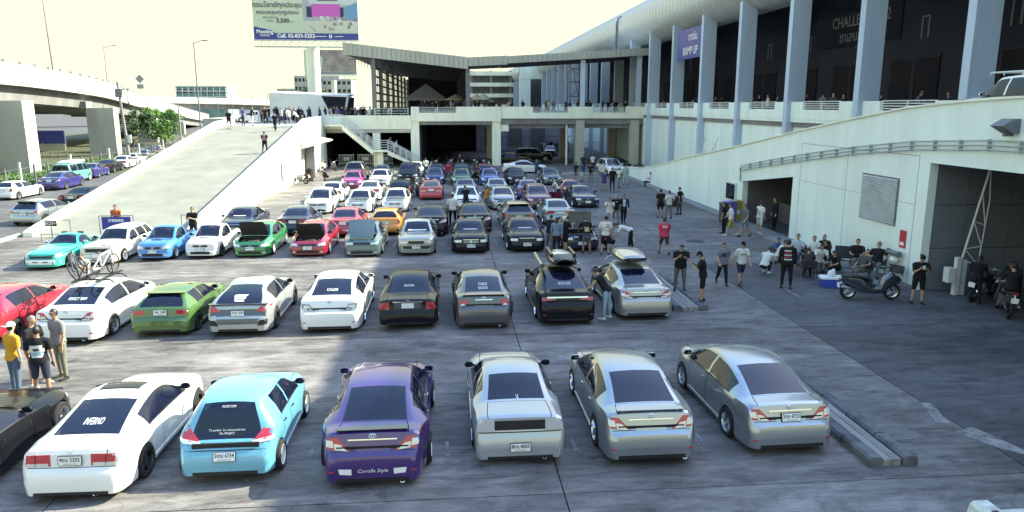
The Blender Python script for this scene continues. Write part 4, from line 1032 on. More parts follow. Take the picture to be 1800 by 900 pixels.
# raised barrier at the garage mouth
b=thing('barrier_gate','white folding barrier arm standing upright at the garage mouth','barrier',(17.05,22.95,0))
q=MB(); q.box(-.08,.08,-.08,.08,0,1.3); q.box(.16,.3,-.06,.06,0,1.2); q.build('post',STEELW,b); q=MB(); q.box(-.38,-.14,-.14,.14,.45,.95); q.build('cabinet',STEELW,b)
q=MB(); A=Vector((.12,0,1.2)); Bt=Vector((.75,0,4.35)); q.tube([A,Bt],.035); c1=Vector((.72,0,1.0)); c2=Vector((.85,0,3.2)); q.tube([A,c1],.03); q.tube([c1,c2],.02); q.tube([c2,Bt],.02)
for t0,t1 in((.12,.0),(.12,.3),(.42,.3),(.42,.62),(.72,.62)): q.tube([A.lerp(Bt,t0),c1.lerp(c2,t1)],.02)
q.build('arm',STEELW,b)
# ---------------------------------------------------------------- left ramp
lr=thing('approach_ramp','sunlit concrete ramp climbing to the left deck between low walls','ramp',(-16.5,37.5,0))
slope=4.5/31.5
def rp(y): return max(0,(y-37.5)*slope) if y<69 else 4.5
q=MB(); q.add([(-20.2,37.3,.004),(-12.9,37.3,.004),(-12.9,69,4.5),(-20.2,69,4.5)],[(0,1,2,3)]); rel(q.build('ramp_surface',pm('ramp_concrete',(.215,.215,.18),.85,var=.22,scale=.6,bump=.3)),lr)
for k in range(18): # ribbed foot
    y=39.2+k*.55; q=MB(); q.add([(-19.6,y,rp(y)+.012),(-13.6,y+.9,rp(y+.9)+.012),(-13.6,y+1.0,rp(y+1.0)+.012),(-19.6,y+.1,rp(y+.1)+.012)],[(0,1,2,3)]); q.add([(-19.6,y,rp(y)),(-13.6,y+.9,rp(y+.9)),(-13.6,y+1.0,rp(y+1.0)),(-19.6,y+.1,rp(y+.1))],[(3,2,1,0)]); rel(q.build('grip_rib',CONC),lr)
def rwall(x0,x1,h0,h1,ya=37.2,yb=75):
    q=MB(); P_=[(ya,0),(ya,.25),(ya+1.2,rp(ya+1.2)+h0),(69,4.5+h1),(yb,4.5+h1+.1),(yb,0)]
    k=len(P_); q.add([(x0,y,z) for y,z in P_]+[(x1,y,z) for y,z in P_],[tuple(reversed(range(k))),tuple(range(k,2*k))]+[(i,(i+1)%k,(i+1)%k+k,i+k) for i in range(k)]); return rel(q.build('side_wall',CONCP,recalc=True),lr)
rwall(-12.95,-12.5,.5,.62,37.4,79.0); rwall(-20.65,-20.2,.32,.38,37.4,72)
q=MB(); q.box(-12.48,-12.42,57,58.6,.7,2.0); rel(q.build('louvre_window',STEELG),lr)
for k in range(6): q=MB(); q.box(-12.42,-12.38,57.1+k*.25,57.2+k*.25,.75,1.95); rel(q.build('slat',STEELW),lr)
# ---------------------------------------------------------------- decks
ld=thing('left_deck','left upper deck with a cream parapet above a dark undercroft','deck',(-8,79,0))
q=MB(); q.box(-20.6,-3.72,69,78.99,4.05,4.495) if 0 else q.box(-20.2,-12.95,69,79,4.1,4.498); q.box(-22.3,-3.75,79.01,150,4.1,4.5); rel(q.build('deck_slab',CONC),ld)
q=MB(); q.box(-12.49,-3.73,78.75,79.0,3.87,5.27); rel(q.build('parapet',CONCP),ld)
q=MB(); q.box(-12.4,-3.8,78.8,79.1,3.5,3.86); rel(q.build('edge_beam',CONC),ld)
for x in(-7.72,): q=MB(); q.box(x,x+.77,78.85,79.6,0,3.5); rel(q.build('column',CONCP),ld)
q=MB(); q.box(-22.6,-20.68,72,72.3,0,5.1); q.box(-22.6,-22.3,72.3,150,0,5.1); q.box(-22.3,-20.25,72.3,79,4.1,4.49); rel(q.build('outer_wall',CONC),ld)
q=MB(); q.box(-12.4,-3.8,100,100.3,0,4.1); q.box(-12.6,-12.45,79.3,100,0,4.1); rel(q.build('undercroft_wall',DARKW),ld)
q=MB()
for z in(.3,.55,.8,1.05): q.box(-7.4,-4.0,78.85,78.9,5.2+z-.3,5.24+z-.3)
for x in(-7.4,-5.7,-4.0): q.box(x-.03,x+.03,78.84,78.91,5.1,6.05)
rel(q.build('railing',STEELW),ld)
rd=thing('right_deck','right upper deck bridging to the hall on square columns','deck',(8,79,0))
q=MB(); q.box(-3.7,5.7,79.02,150,4.75,5.2); q.box(5.7,20.85,79.02,92,4.75,5.2); rel(q.build('deck_slab',CONCD),rd)
def par(x0,x1,z0,z1,y=78.7,t=.28): q=MB(); q.box(x0,x1,y,y+t,z0,z1); rel(q.build('parapet',CONCP),rd)
par(-3.7,-2.9,4.66,6.15); par(-2.897,1.0,4.66,5.55); par(1.003,5.7,4.66,6.15)
par(5.72,9.0,4.93,6.15,78.74); par(9.003,12.8,4.93,5.55,78.74); par(12.803,15.4,4.93,6.15,78.74); par(15.403,19.0,4.93,5.55,78.74); par(19.003,22.3,4.93,6.18,78.74)
for x0,x1 in((-2.9,1.0),(9.0,12.8),(15.4,19.0)):
    q=MB()
    for z in(5.64,5.77,5.9,6.06): q.box(x0,x1,78.8,78.86,z,z+.045)
    for x in(x0+.05,(x0+x1)/2,x1-.05): q.box(x-.03,x+.03,78.79,78.87,5.5,6.1)
    rel(q.build('railing',STEELW),rd)
q=MB(); q.box(-2.85,4.75,78.9,79.3,4.3,4.65); q.box(5.7,22.4,78.95,79.35,4.35,4.92); rel(q.build('edge_beam',CONCD),rd)
q=MB(); q.box(5.7,20.9,79.4,80.2,3.9,4.74); rel(q.build('girder',CONCD),rd)
for x0,x1 in((-3.77,-2.9),(4.75,5.65),(13.66,14.58),(19.58,20.5)):
    for y in(79,90): q=MB(); q.box(x0,x1,y-.15,y+.85,0,4.72); rel(q.build('column',CONCP if x0<6 else CONC),rd)
q=MB(); q.box(5.65,6.5,79.0,79.8,3.6,4.3); rel(q.build('corbel',CONCP),rd)
q=MB(); q.tube([(12.74,79.3,0),(12.74,79.3,4.3)],.12,8); rel(q.build('thin_column',STEELW),rd)
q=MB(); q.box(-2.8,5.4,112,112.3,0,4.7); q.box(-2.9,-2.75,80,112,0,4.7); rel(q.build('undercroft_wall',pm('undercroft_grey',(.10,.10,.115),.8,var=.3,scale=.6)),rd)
q=MB(); q.box(-2.2,-.4,90,90.06,4.1,4.6); rel(q.build('pale_opening_panel',CONC),rd)  # solid pale panel, its colour standing in for light through an opening
# outside stair
st=thing('outside_stair','steel-railed stair zigzagging down from the left deck','stair',(-8,78,0))
q=MB(); q.box(-12.4,-10.6,77.2,78.7,4.2,4.38); rel(q.build('top_landing',CONCP),st); q=MB(); q.box(-7.6,-6.1,77.2,78.7,1.6,1.78); rel(q.build('landing',CONCP),st)
def flight(xa,za,xb,zb_,n_):
    for k in range(n_):
        x=xa+(xb-xa)*k/n_; z=za+(zb_-za)*(k+1)/n_; q=MB(); q.box(x,x+(xb-xa)/n_+.04,77.3,78.6,z-.06,z); rel(q.build('tread',CONCP),st)
    for y in(77.22,78.62): q=MB(); q.add([(xa,y,za-.45),(xb,y,zb_-.45 if zb_>.5 else 0),(xb,y,zb_+.05),(xa,y,za+.05),(xa,y+.07,za-.45),(xb,y+.07,zb_-.45 if zb_>.5 else 0),(xb,y+.07,zb_+.05),(xa,y+.07,za+.05)],[(0,1,2,3),(7,6,5,4),(0,4,5,1),(1,5,6,2),(2,6,7,3),(3,7,4,0)]); rel(q.build('stringer',CONCP),st)
    for y in(77.25,78.65):
        q=MB()
        for h in(.35,.6,.85,1.05): q.tube([(xa,y,za+h),(xb,y,zb_+h)],.03,5)
        for t in range(6): x=xa+(xb-xa)*t/5; z=za+(zb_-za)*t/5; q.tube([(x,y,z-.1),(x,y,z+1.05)],.035,5)
        rel(q.build('handrail',STEELW),st)
flight(-10.6,4.3,-7.6,1.75,15); flight(-6.1,1.75,-3.0,0,11)
for x0,x1,z in((-12.4,-10.6,4.38),(-7.6,-6.1,1.78)):
    q=MB()
    for h in(.3,.55,.8,1.0): q.tube([(x0,77.25,z+h),(x1,77.25,z+h)],.03,5)
    for t in(0,.5,1): q.tube([(x0+(x1-x0)*t,77.25,z),(x0+(x1-x0)*t,77.25,z+1.02)],.035,5)
    rel(q.build('handrail',STEELW),st)
q=MB(); q.box(-7.2,-6.6,77.6,78.4,0,1.6); rel(q.build('support_pier',CONCP),st)
# kiosk canopy on the ramp's outer wall
k_=thing('kiosk_canopy','small pale canopy with a post beside the ramp wall','canopy',(-11.9,67,0))
q=MB(); q.add([(-.6,-1.6,3.6),(1.6,-1.6,3.2),(1.6,1.6,3.2),(-.6,1.6,3.6),(-.6,-1.6,2.6),(-.6,1.6,2.6),(-.6,-1.6,3.7),(1.6,-1.6,3.3),(1.6,1.6,3.3),(-.6,1.6,3.7)],[(0,3,2,1),(6,7,8,9),(0,1,7,6),(2,3,9,8),(1,2,8,7),(0,4,1),(3,2,5)]); q.build('roof',CONCP,k_); q=MB(); q.box(-.5,.2,-.3,.3,0,2.9); q.build('post',STEELG,k_)
# ---------------------------------------------------------------- canopy over the decks
ca=thing('deck_canopy','wide butterfly canopy with a ribbed fascia over the upper decks','canopy',(4,79,0))
def roofslab(xa,za,xb,zb_,y0,y1,th,n_,mat=FASC):
    q=MB(); q.add([(xa,y0,za),(xb,y0,zb_),(xb,y1,zb_),(xa,y1,za),(xa,y0,za-.15),(xb,y0,zb_-.15),(xb,y1,zb_-.15),(xa,y1,za-.15)],[(0,1,2,3)]); rel(q.build('roof_sheet',ROOFM),ca)
    q=MB(); q.add([(xa,y0+.1,za-th+.15),(xb,y0+.1,zb_-th+.15),(xb,y1,zb_-.5),(xa,y1,za-.5)],[(3,2,1,0)]); rel(q.build('soffit',SOFFIT),ca)
    for k in range(n_):
        a=k/n_; b_=(k+1)/n_; x0=xa+(xb-xa)*a+.012; x1=xa+(xb-xa)*b_-.012; z0=za+(zb_-za)*a; z1=za+(zb_-za)*b_; d=-.03 if k%2 else 0
        q=MB(); q.add([(x0,y0-.1+d,z0-th),(x1,y0-.1+d,z1-th),(x1,y0-.1+d,z1+.05),(x0,y0-.1+d,z0+.05),(x0,y0+.05,z0-th),(x1,y0+.05,z1-th),(x1,y0+.05,z1+.05),(x0,y0+.05,z0+.05)],[(0,1,2,3),(7,6,5,4),(0,4,5,1),(1,5,6,2),(2,6,7,3),(3,7,4,0)]); rel(q.build('fascia_panel',mat),ca)
roofslab(-10.4,12.5,2.28,11.12,79,150,1.15,26); roofslab(2.32,11.1,6.4,11.3,79.02,94,.85,8); roofslab(6.42,11.25,21.9,12.2,79.02,94,.7,30)
for x,z1 in((-7.46,11.1),(2.25,10.0),(14.44,11.0),(20.5,11.4)):
    for y in(79.4,):
        q=MB(); q.box(x-.22,x+.22,y,y+.5,4.5 if x<-4 else 5.2,z1); rel(q.build('post',STEELG if x<6 else WALLD),ca)
for y in range(88,150,10):
    for x,z1 in((-7.46,11.2),(2.25,10.2)):
        q=MB(); q.box(x-.18,x+.18,y,y+.4,4.5,z1); rel(q.build('post',STEELG),ca)
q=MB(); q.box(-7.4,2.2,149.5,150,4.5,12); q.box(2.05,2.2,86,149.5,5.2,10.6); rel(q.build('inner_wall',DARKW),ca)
# lattice screen along the canopy's left side
la=thing('lattice_screen','dark grid screen of slabs and mullions along the canopy side','screen',(-7.7,80,4.5))
for z in range(7): q=MB(); q.box(-7.73,-7.68,80,150,4.9+z*.88,5.10+z*.88); rel(q.build('bar',STEELG),la)
mm=MB().box(-.025,.025,-.14,.14,0,6.6).mesh('mullion',STEELG)
for k in range(36): rel(link('mullion',mm,None,(-7.7,80.6+k*1.95,4.5)),la)
q=MB(); q.box(-10.0,-7.7,80.2,80.3,10.9,11.0)
for k in range(9): q.bar((-10.2+k*.3,80.2,11.35-.0*k),(-10.2+k*.3,80.2,11.3-.13*k-.3),.05); q.bar((-10.2+k*.28,80.2,11.3-.09*k),(-7.6,80.2,11.3-.09*k),.05)
rel(q.build('edge_grille',STEELG),la)
# far parking deck with open storeys
pk=thing('parking_garage','far multi-storey parking garage with pale slab edges','building',(2,185,0))
for k in range(5): q=MB(); q.box(-9,26,185,215,3+k*2.6,3.9+k*2.6); rel(q.build('floor_slab',CONCP),pk)
q=MB(); q.box(-8.5,25.5,188,214,0,14.5); rel(q.build('core',CONCD),pk)
for k in range(8): 
    q=MB(); q.box(-8.6+k*4.8,-8+k*4.8,185.3,186,0,14.5); rel(q.build('column',CONCD),pk)
# second hall beyond
h2=thing('second_hall','far second hall with the same rounded eave and fin columns','building',(20,168,0))
q=MB(); q.box(17.4,60,169.5,300,0,12.6); rel(q.build('hall_block',HALLIN),h2)
for k in range(16): rel(link('column',cm,None,(16.8,168+k*7.6,-1.6)),h2)
eave(18.2,13.6,2.2,167,290,h2)
q=MB(); q.box(16.2,34,166.9,168.5,12.0,15.6); rel(q.build('end_beam',WALL),h2)
q=MB(); q.box(16.2,18.6,167,168.4,4,12.0); rel(q.build('corner_column',WALL),h2)
# building behind the right deck
bb=thing('rear_building','grey service building with paired shutters behind the deck','building',(10,104,0))
q=MB(); q.box(4.0,16.5,104,112,0,4.72); rel(q.build('wall',pm('service_grey',(.36,.37,.40),.75,var=.2,scale=.6)),bb)
for x in(5.2,8.4,11.6): 
    q=MB(); q.box(x,x+1.0,103.92,104,0.7,3.3); q.box(x+1.06,x+2.06,103.92,104,.7,3.3); rel(q.build('shutter',STEELG),bb); q=MB(); q.box(x-.1,x+2.16,103.8,104,3.5,3.62); rel(q.build('lintel',CONCP),bb)
q=MB()
for k in range(26): q.box(4+k*.5,4.05+k*.5,101.5,101.55,0,2.2)
q.box(4,17,101.48,101.57,2.1,2.2); q.box(4,17,101.48,101.57,.2,.3); tag(q.build('metal_fence',STEELG),'tall dark bar fence in front of the grey service building','fence')
# barricades under the left deck
for k,x in enumerate((-11.6,-9.6,-7.5)):
    q=MB()
    for i in range(9): q.box(x+i*.19,x+i*.19+.06,81,81.04,.15,1.1)
    q.box(x-.03,x+1.65,80.99,81.05,1.06,1.14); q.box(x-.03,x+1.65,80.99,81.05,.12,.2); q.box(x+.5,x+1.1,80.96,80.99,.5,.85)
    for i in(0,1.58): q.box(x+i,x+i+.06,80.8,81.25,0,.08); q.box(x+i,x+i+.06,81,81.05,0,.2)
    tag(q.build('crowd_barrier',STEELW),('first','second','third')[k]+' white striped barrier from the left in the dark undercroft','barrier','white barriers in the undercroft')
# ---------------------------------------------------------------- billboards
def billboard(label,x0,x1,z0,z1,y,pole_x,pole_r,pole_z,main):
    e=thing('billboard',label,'billboard',((x0+x1)/2,y,0)); cx=(x0+x1)/2; W_=x1-x0; H_=z1-z0
    PALE=pm('print_pale',(.50,.56,.42),.6); q=MB(); q.box(-W_/2,W_/2,0,.5,z0,z1); q.build('panel',PALE,e)
    q=MB(); q.lathe([(pole_r,0),(pole_r,pole_z)],18,Matrix.Translation((pole_x-cx,1.6,0))@Matrix.Rotation(R(-90),4,'Y')); q.build('pole',CONCP,e,smooth=60)
    q=MB()
    for zz in(z0-.1,z0-1.15): q.bar((-W_/2,-.3,zz),(W_/2,-.3,zz),.12); q.bar((-W_/2,.7,zz),(W_/2,.7,zz),.12)
    n_=14
    for k in range(n_):
        a=-W_/2+W_*k/n_; b=-W_/2+W_*(k+1)/n_; q.bar((a,-.3,z0-.1),(b,-.3,z0-1.15),.07); q.bar((a,-.3,z0-1.15),(a,-.3,z0-.1),.07); q.bar((a,.7,z0-1.15),(b,.7,z0-.1),.07)
    q.build('truss',STEELW,e)
    q=MB(); q.box(-W_/2,W_/2,-.9,-.3,z0-1.2,z0-1.16); q.build('catwalk',STEELG,e)
    def pr(name,poly,mat,d): q=MB(); q.prism(poly,.02,Matrix.Translation((-W_/2,-d,z0))); q.build(name,mat,e)
    X=lambda t:t*W_
    NAVY=pm('print_navy',(.045,.055,.24),.6); NAV2=pm('print_violet',(.16,.15,.42),.6)
    if main:
        pr('strip',[(0,0),(X(1),0),(X(1),1.05),(X(.2),1.05),(X(.18),1.45),(0,2.1)],NAVY,.02)
        pr('corner',[(0,H_),(0,5.6),(X(.03),H_)],NAV2,.02)
        # photo of a meeting room
        px=X(.475); PH=[('photo_wall',(.36,.36,.40),[(px,1.1),(X(1),1.1),(X(1),H_),(px,H_)],.02),('photo_floor',(.52,.54,.42),[(px,1.1),(X(1),1.1),(X(1),3.0),(px,3.0)],.03),
          ('photo_ceiling',(.48,.52,.50),[(px,H_),(X(.55),5.6),(X(.93),5.6),(X(1),6.2),(X(1),H_)],.03),('photo_curtain',(.03,.03,.09),[(X(.51),3.6),(X(.56),3.6),(X(.56),5.3),(X(.51),5.3)],.04),('photo_curtain',(.03,.03,.09),[(X(.83),3.6),(X(.865),3.6),(X(.865),5.2),(X(.83),5.2)],.04),
          ('photo_side',(.14,.27,.42),[(X(.87),3.4),(X(1),2.9),(X(1),6.0),(X(.87),5.2)],.04),('photo_screen',(.52,.10,.42),[(X(.56),3.7),(X(.83),3.7),(X(.83),5.7),(X(.56),5.7)],.04)]
        for i,(nm,c,pl,d) in enumerate(PH): pr(nm,pl,pm('print_%d'%i,c,.6),d)
        pr('photo_frame',[(X(.57),6.9),(X(.62),6.2),(X(.80),6.2),(X(.86),6.9),(X(.85),7.0),(X(.79),6.35),(X(.63),6.35),(X(.58),7.0)],pm('print_dark',(.05,.05,.1),.6),.05)
        r_=random.Random(4)
        for k in range(34):
            a=X(.49+.5*r_.random()); zz=1.3+2.1*r_.random(); w=.3+.5*r_.random(); pr('photo_chair',[(a,zz),(min(a+w,X(1)),zz),(min(a+w*.8,X(1)),zz+.45),(a+w*.1,zz+.5)],pm('print_chair%d'%(k%4),[(.55,.55,.5),(.2,.17,.2),(.36,.33,.32),(.6,.6,.5)][k%4],.6),.05+.001*k)
        T=lambda t,z:frame((-W_/2+X(t),-.06,z0+z),(1,0,0),(0,0,1)); GREY=pm('print_ink',(.07,.08,.10),.6)
        lettering('ตอบโจทย์ทุกประชุม',T(.235,5.45),1.05,GREY,e,bold=.02); lettering('ครอบคลุมทุกรูปแบบ',T(.235,4.3),.85,GREY,e,bold=.012)
        lettering('พร้อมแพ็กเกจ',T(.165,3.5),.45,GREY,e); lettering('เริ่มต้น',T(.16,2.95),.45,GREY,e); lettering('3,500',T(.28,3.0),.95,GREY,e,bold=.03); lettering('บาท',T(.365,2.85),.4,GREY,e)
        lettering('Meeting',T(.105,1.25),.85,STICK,e,bold=.02); lettering('PACKAGE',T(.105,.66),.36,STICK,e,bold=.01); lettering('Call. 02-833-5252',T(.40,.6),.85,STICK,e,bold=.03)
        pr('print_rule',[(X(.57),.5),(X(.69),.5),(X(.69),.6),(X(.57),.6)],STICK,.05); pr('print_rule',[(X(.77),.5),(X(.85),.5),(X(.85),.6),(X(.77),.6)],STICK,.05)
        pr('print_icon',[(X(.715),.3),(X(.742),.3),(X(.742),.85),(X(.715),.85)],STICK,.05); lettering('f',T(.7285,.55),.6,NAVY,e,bold=.02)
    else:
        pr('photo',[(X(.32),0.6),(X(1),.6),(X(1),H_),(X(.2),H_),(X(.36),3.6)],pm('print_brown',(.34,.29,.26),.6,var=.5,scale=.5),.02)
        pr('strip',[(X(.25),.15),(X(1),.15),(X(1),.5),(X(.25),.5)],pm('print_grey',(.2,.2,.22),.6),.02)
        for k in range(3): pr('print_rule',[(X(.12),2.2+k*.8),(X(.3),2.2+k*.8),(X(.3),2.35+k*.8),(X(.12),2.35+k*.8)],pm('print_grey2',(.3,.32,.3),.6),.02)
billboard('large roadside billboard advertising meeting rooms with a phone number',-31.45,-14.4,16.95,25.0,130,-22.4,1.12,15.8,True)
billboard('smaller faded billboard partly hidden behind the large billboard pole',-31.2,-19.8,13.0,18.3,172,-25.2,.55,11.9,False)
# white pavilion with dark slanted underside
pv=thing('white_pavilion','white wedge-shaped pavilion with a dark slanted underside behind the left deck','building',(-17,105,4.5))
q=MB(); q.add([(-7,0,3.3),(3.5,0,2.9),(3.5,8,3.2),(-7,8,3.6),(-7,0,3.5),(3.5,0,3.15),(3.5,8,3.4),(-7,8,3.8)],[(0,1,5,4),(1,2,6,5),(2,3,7,6),(3,0,4,7),(4,5,6,7)]); q.build('upper_wall',pm('pavilion_white',(.8,.8,.76),.5,var=.05),pv)
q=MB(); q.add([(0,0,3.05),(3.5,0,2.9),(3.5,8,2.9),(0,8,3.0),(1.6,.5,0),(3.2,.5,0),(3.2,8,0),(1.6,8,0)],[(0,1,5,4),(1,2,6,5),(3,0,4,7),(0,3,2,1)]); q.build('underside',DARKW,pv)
q=MB(); q.add([(-7,0,3.28),(.0,0,3.02),(1.4,.3,0),(-7,.3,0),(-7,8,3.28),(0,8,3.02),(1.4,8,0),(-7,8,0)],[(3,2,1,0),(2,6,5,1)]); q.build('lower_wall',pm('pavilion_white',(.8,.8,.76)),pv)
q=MB(); q.bar((3.0,-.3,0),(3.6,-.3,2.9),.3); q.build('leaning_post',STEELW,pv)
# ---------------------------------------------------------------- elevated expressway
def flyover(label,path,width,depth,par_h,piers,name='expressway',posts=True):
    """path of (x,y,z top of parapet) along its right-hand edge; deck lies to the left"""
    e=thing(name,label,'bridge',(path[0][0],path[0][1],0)); o=Vector(e.location)
    fx=pchip([(p[1],p[0]) for p in path]); fz=pchip([(p[1],p[2]) for p in path])
    n_=40; ya,yb=path[0][1],path[-1][1]; S=[]
    for k in range(n_+1):
        y=ya+(yb-ya)*k/n_; dx=(fx(min(yb,y+.5))-fx(max(ya,y-.5))); t=Vector((dx,1,0)).normalized(); nrm=Vector((-t.y,t.x,0)); S.append((Vector((fx(y),y,fz(y))),nrm))
    def loft(nm,prof,mat):
        vs=[];m_=len(prof)
        for p,nv in S: vs+=[p-o+nv*a+Vector((0,0,b)) for a,b in prof]
        q=MB(); q.add(vs,[(i*m_+j,i*m_+(j+1)%m_,(i+1)*m_+(j+1)%m_,(i+1)*m_+j) for i in range(n_) for j in range(m_)]); q.build(nm,mat,e,recalc=True)
    loft('parapet',[(0,-par_h),(0,-.15),(-.06,-.15),(-.06,0),(.3,0),(.3,-par_h)],CONCP)
    loft('deck_edge',[(-.12,-par_h-.35),(-.12,-par_h+.02),(width,-par_h+.02),(width,-par_h-.35)],CONC)
    loft('girder',[(1.1,-par_h-.36-depth),(.7,-par_h-.36),(width-.7,-par_h-.36),(width-1.1,-par_h-.36-depth)],CONCD)
    loft('far_parapet',[(width-.3,-par_h+.03),(width-.3,0),(width,0),(width,-par_h+.03)],CONCP)
    for py in piers:
        i=min(range(n_+1),key=lambda k:abs(S[k][0].y-py)); p,nv=S[i]; c=p-o-nv*1.1; zt=p.z-par_h-.36-depth; t=Vector((-nv.y,nv.x,0))
        M=frame((c.x,c.y,0),nv,(0,0,1)); ms=MB()
        ms.boxm(Matrix.Translation((c.x,c.y,zt/2))@Matrix.Rotation(math.atan2(nv.y,nv.x),4,'Z'),3.1,2.2,zt); ms.build('pier',CONC,e)
        cb=MB(); cc=p-o+nv*(width/2); cb.boxm(Matrix.Translation((cc.x,cc.y,zt+.35))@Matrix.Rotation(math.atan2(nv.y,nv.x),4,'Z'),width-.6,2.5,.9); cb.build('pier_cap',CONCD,e)
    if posts:
        k=0; y=ya+2
        while y<yb-2:
            q=MB(); p=Vector((fx(y),y,fz(y)))-o; q.box(p.x-.1,p.x+.25,p.y-.12,p.y+.12,p.z,p.z+.28); q.build('parapet_post',CONC,e); y+=3.2
    return e,fx,fz
ex,fx,fz=flyover('curving elevated concrete expressway on broad piers at the left',[(-41.2,20,11.0),(-41.3,55,10.7),(-41.9,76,10.35),(-44.0,97,9.7),(-52.6,134,8.2),(-70.5,220,4.4),(-80,262,3.0)],10.5,1.55,1.75,[34,56,77,97,134,170])
flyover('distant second flyover passing beyond the left deck',[(-150,150,9.5),(-120,215,9.3),(-75,262,8.6),(-48,285,7.4),(-20,300,5.6)],9,1.6,1.6,[215,250,275],posts=False)
flyover('shaded inner carriageway of the expressway behind its front piers',[(-57,20,9.6),(-57,76,9.4),(-60,110,9.0),(-68,150,8.0)],12,1.5,1.5,[45,62,84,104],posts=False)
q=MB(); q.box(-33.2,-31.2,52,150,-.04,.02); struct(q.build('verge',pm('verge_soil',(.06,.07,.03),.95,var=.5,scale=1.2)))
q=MB(); q.box(-90,-33.2,10,180,-.04,.015); struct(q.build('embankment',pm('embank_soil',(.07,.08,.045),.95,var=.5,scale=.7)))
# grass tufts
rg2=random.Random(11); q=MB(); vs=[];fs=[]
for k in range(9000):
    x=-33.3-8.5*rg2.random()**1.3; y=50+62*rg2.random(); h=.12+.32*rg2.random(); a=rg2.random()*6.28; w=.05+.05*rg2.random(); b=len(vs); c,s2=math.cos(a)*w,math.sin(a)*w
    vs+=[(x-c,y-s2,0),(x+c,y+s2,0),(x+rg2.uniform(-.1,.1),y+rg2.uniform(-.1,.1),h)]; fs.append((b,b+1,b+2))
q.add(vs,fs); tag(q.build('grass',pm('grass_blades',(.075,.16,.035),.8,var=.4,scale=1.5)),'rough green grass on the verge by the side road','grass',kind='stuff')
# fence along the verge
fn=thing('verge_fence','dark post fence with wires along the grass verge','fence',(-32.6,50,0))
pm_=MB().box(-.06,.06,-.06,.06,0,1.7).mesh('post',STEELG); pm2=MB().box(-.07,.07,-.07,.07,0,2.0).mesh('post',STEELW)
ys_=[48+2.4*k for k in range(26)]; fxx=lambda y:-32.3-.085*max(0,y-55)
for k,y in enumerate(ys_): link('post',pm2 if k%4==1 else pm_,fn,(fxx(y)+32.6,y-50,0))
for z in(.5,1.0,1.5):
    q=MB(); q.tube([(fxx(y)+32.6,y-50,z) for y in ys_],.015,4); q.build('wire',STEELG,fn)
# trees
LEAF=[pm('leaf_dark',(.045,.095,.03),.7,var=.45,scale=2.5),pm('leaf_bright',(.10,.22,.035),.65,var=.4,scale=2.5)]; BARK=pm('bark',(.09,.075,.06),.9,var=.3,scale=6)
def tree(label,x,y,z0,h,rx,ry,mat,nl,seed,group=None,name='tree',z_low=.3):
    r_=random.Random(seed); e=thing(name,label,'tree' if name=='tree' else 'shrub',(x,y,z0),0,group)
    q=MB(); q.tube([(0,0,0),(.1,.05,h*.3),(-.05,.1,h*.6),(.05,0,h*.85)],[h*.035,h*.028,h*.018,h*.006],7)
    cl=[]
    for k in range(9):
        a=r_.random()*6.28; t=.3+.5*r_.random(); p=Vector((math.cos(a)*rx*.65*r_.uniform(.5,1),math.sin(a)*ry*.65*r_.uniform(.5,1),h*(t+.18))); q.tube([(0,0,h*t*.8),p*.5+Vector((0,0,h*t*.42)),p],[h*.014,h*.01,h*.004],5); cl.append(p)
    q.build('trunk',BARK,e,smooth=60)
    for k in range(14): a=r_.random()*6.28; u=r_.random()**.5; cl.append(Vector((math.cos(a)*rx*u*.8,math.sin(a)*ry*u*.8,h*r_.uniform(z_low+.1,.92))))
    vs=[];fs=[]
    for k in range(nl):
        c=cl[k%len(cl)]; d=Vector((r_.gauss(0,1),r_.gauss(0,1),r_.gauss(0,.8))); d.normalize(); rad=(.30 if name=='tree' else .36)*min(rx,ry)*(.55+.6*((k%len(cl))*7%5)/5); p=c+d*rad*r_.random()**.35
        if p.z<h*z_low*.6: p.z=h*z_low*.6+r_.random()*.4
        s2=r_.uniform(.10,.22)*(h/5)**.5; u=Vector((r_.gauss(0,1),r_.gauss(0,1),r_.gauss(0,.7))).normalized(); v=u.cross(d+Vector((0,0,.3))).normalized(); b=len(vs)
        vs+=[p-u*s2,p+v*s2*.55,p+u*s2,p-v*s2*.55]; fs.append((b,b+1,b+2,b+3))
    q=MB(); q.add(vs,fs); q.build('crown',mat,e); return e
tree('dark leafy tree growing between the second and third expressway piers',-43.6,108,0,5.2,3.6,3.4,LEAF[0],3800,1)
tree('bright green feathery tree beside the far end of the expressway',-46.5,128,0,5.6,4.2,4,LEAF[1],3800,2)
tree('smaller bright tree leaning out behind the utility pole',-41.2,112,0,4.2,2.0,2,LEAF[1],1500,3)
tree('dark shrub under the expressway next to the bright feathery tree',-43.5,120,0,4.2,2.4,2.4,LEAF[0],1300,4)
tree('dim tree in the shade beyond the first expressway pier',-62,92,0,7.5,4,4,LEAF[0],1800,5)
tree('far green tree at the foot of the big billboard pole',-33,190,2,9,5,4,LEAF[0],1500,6)
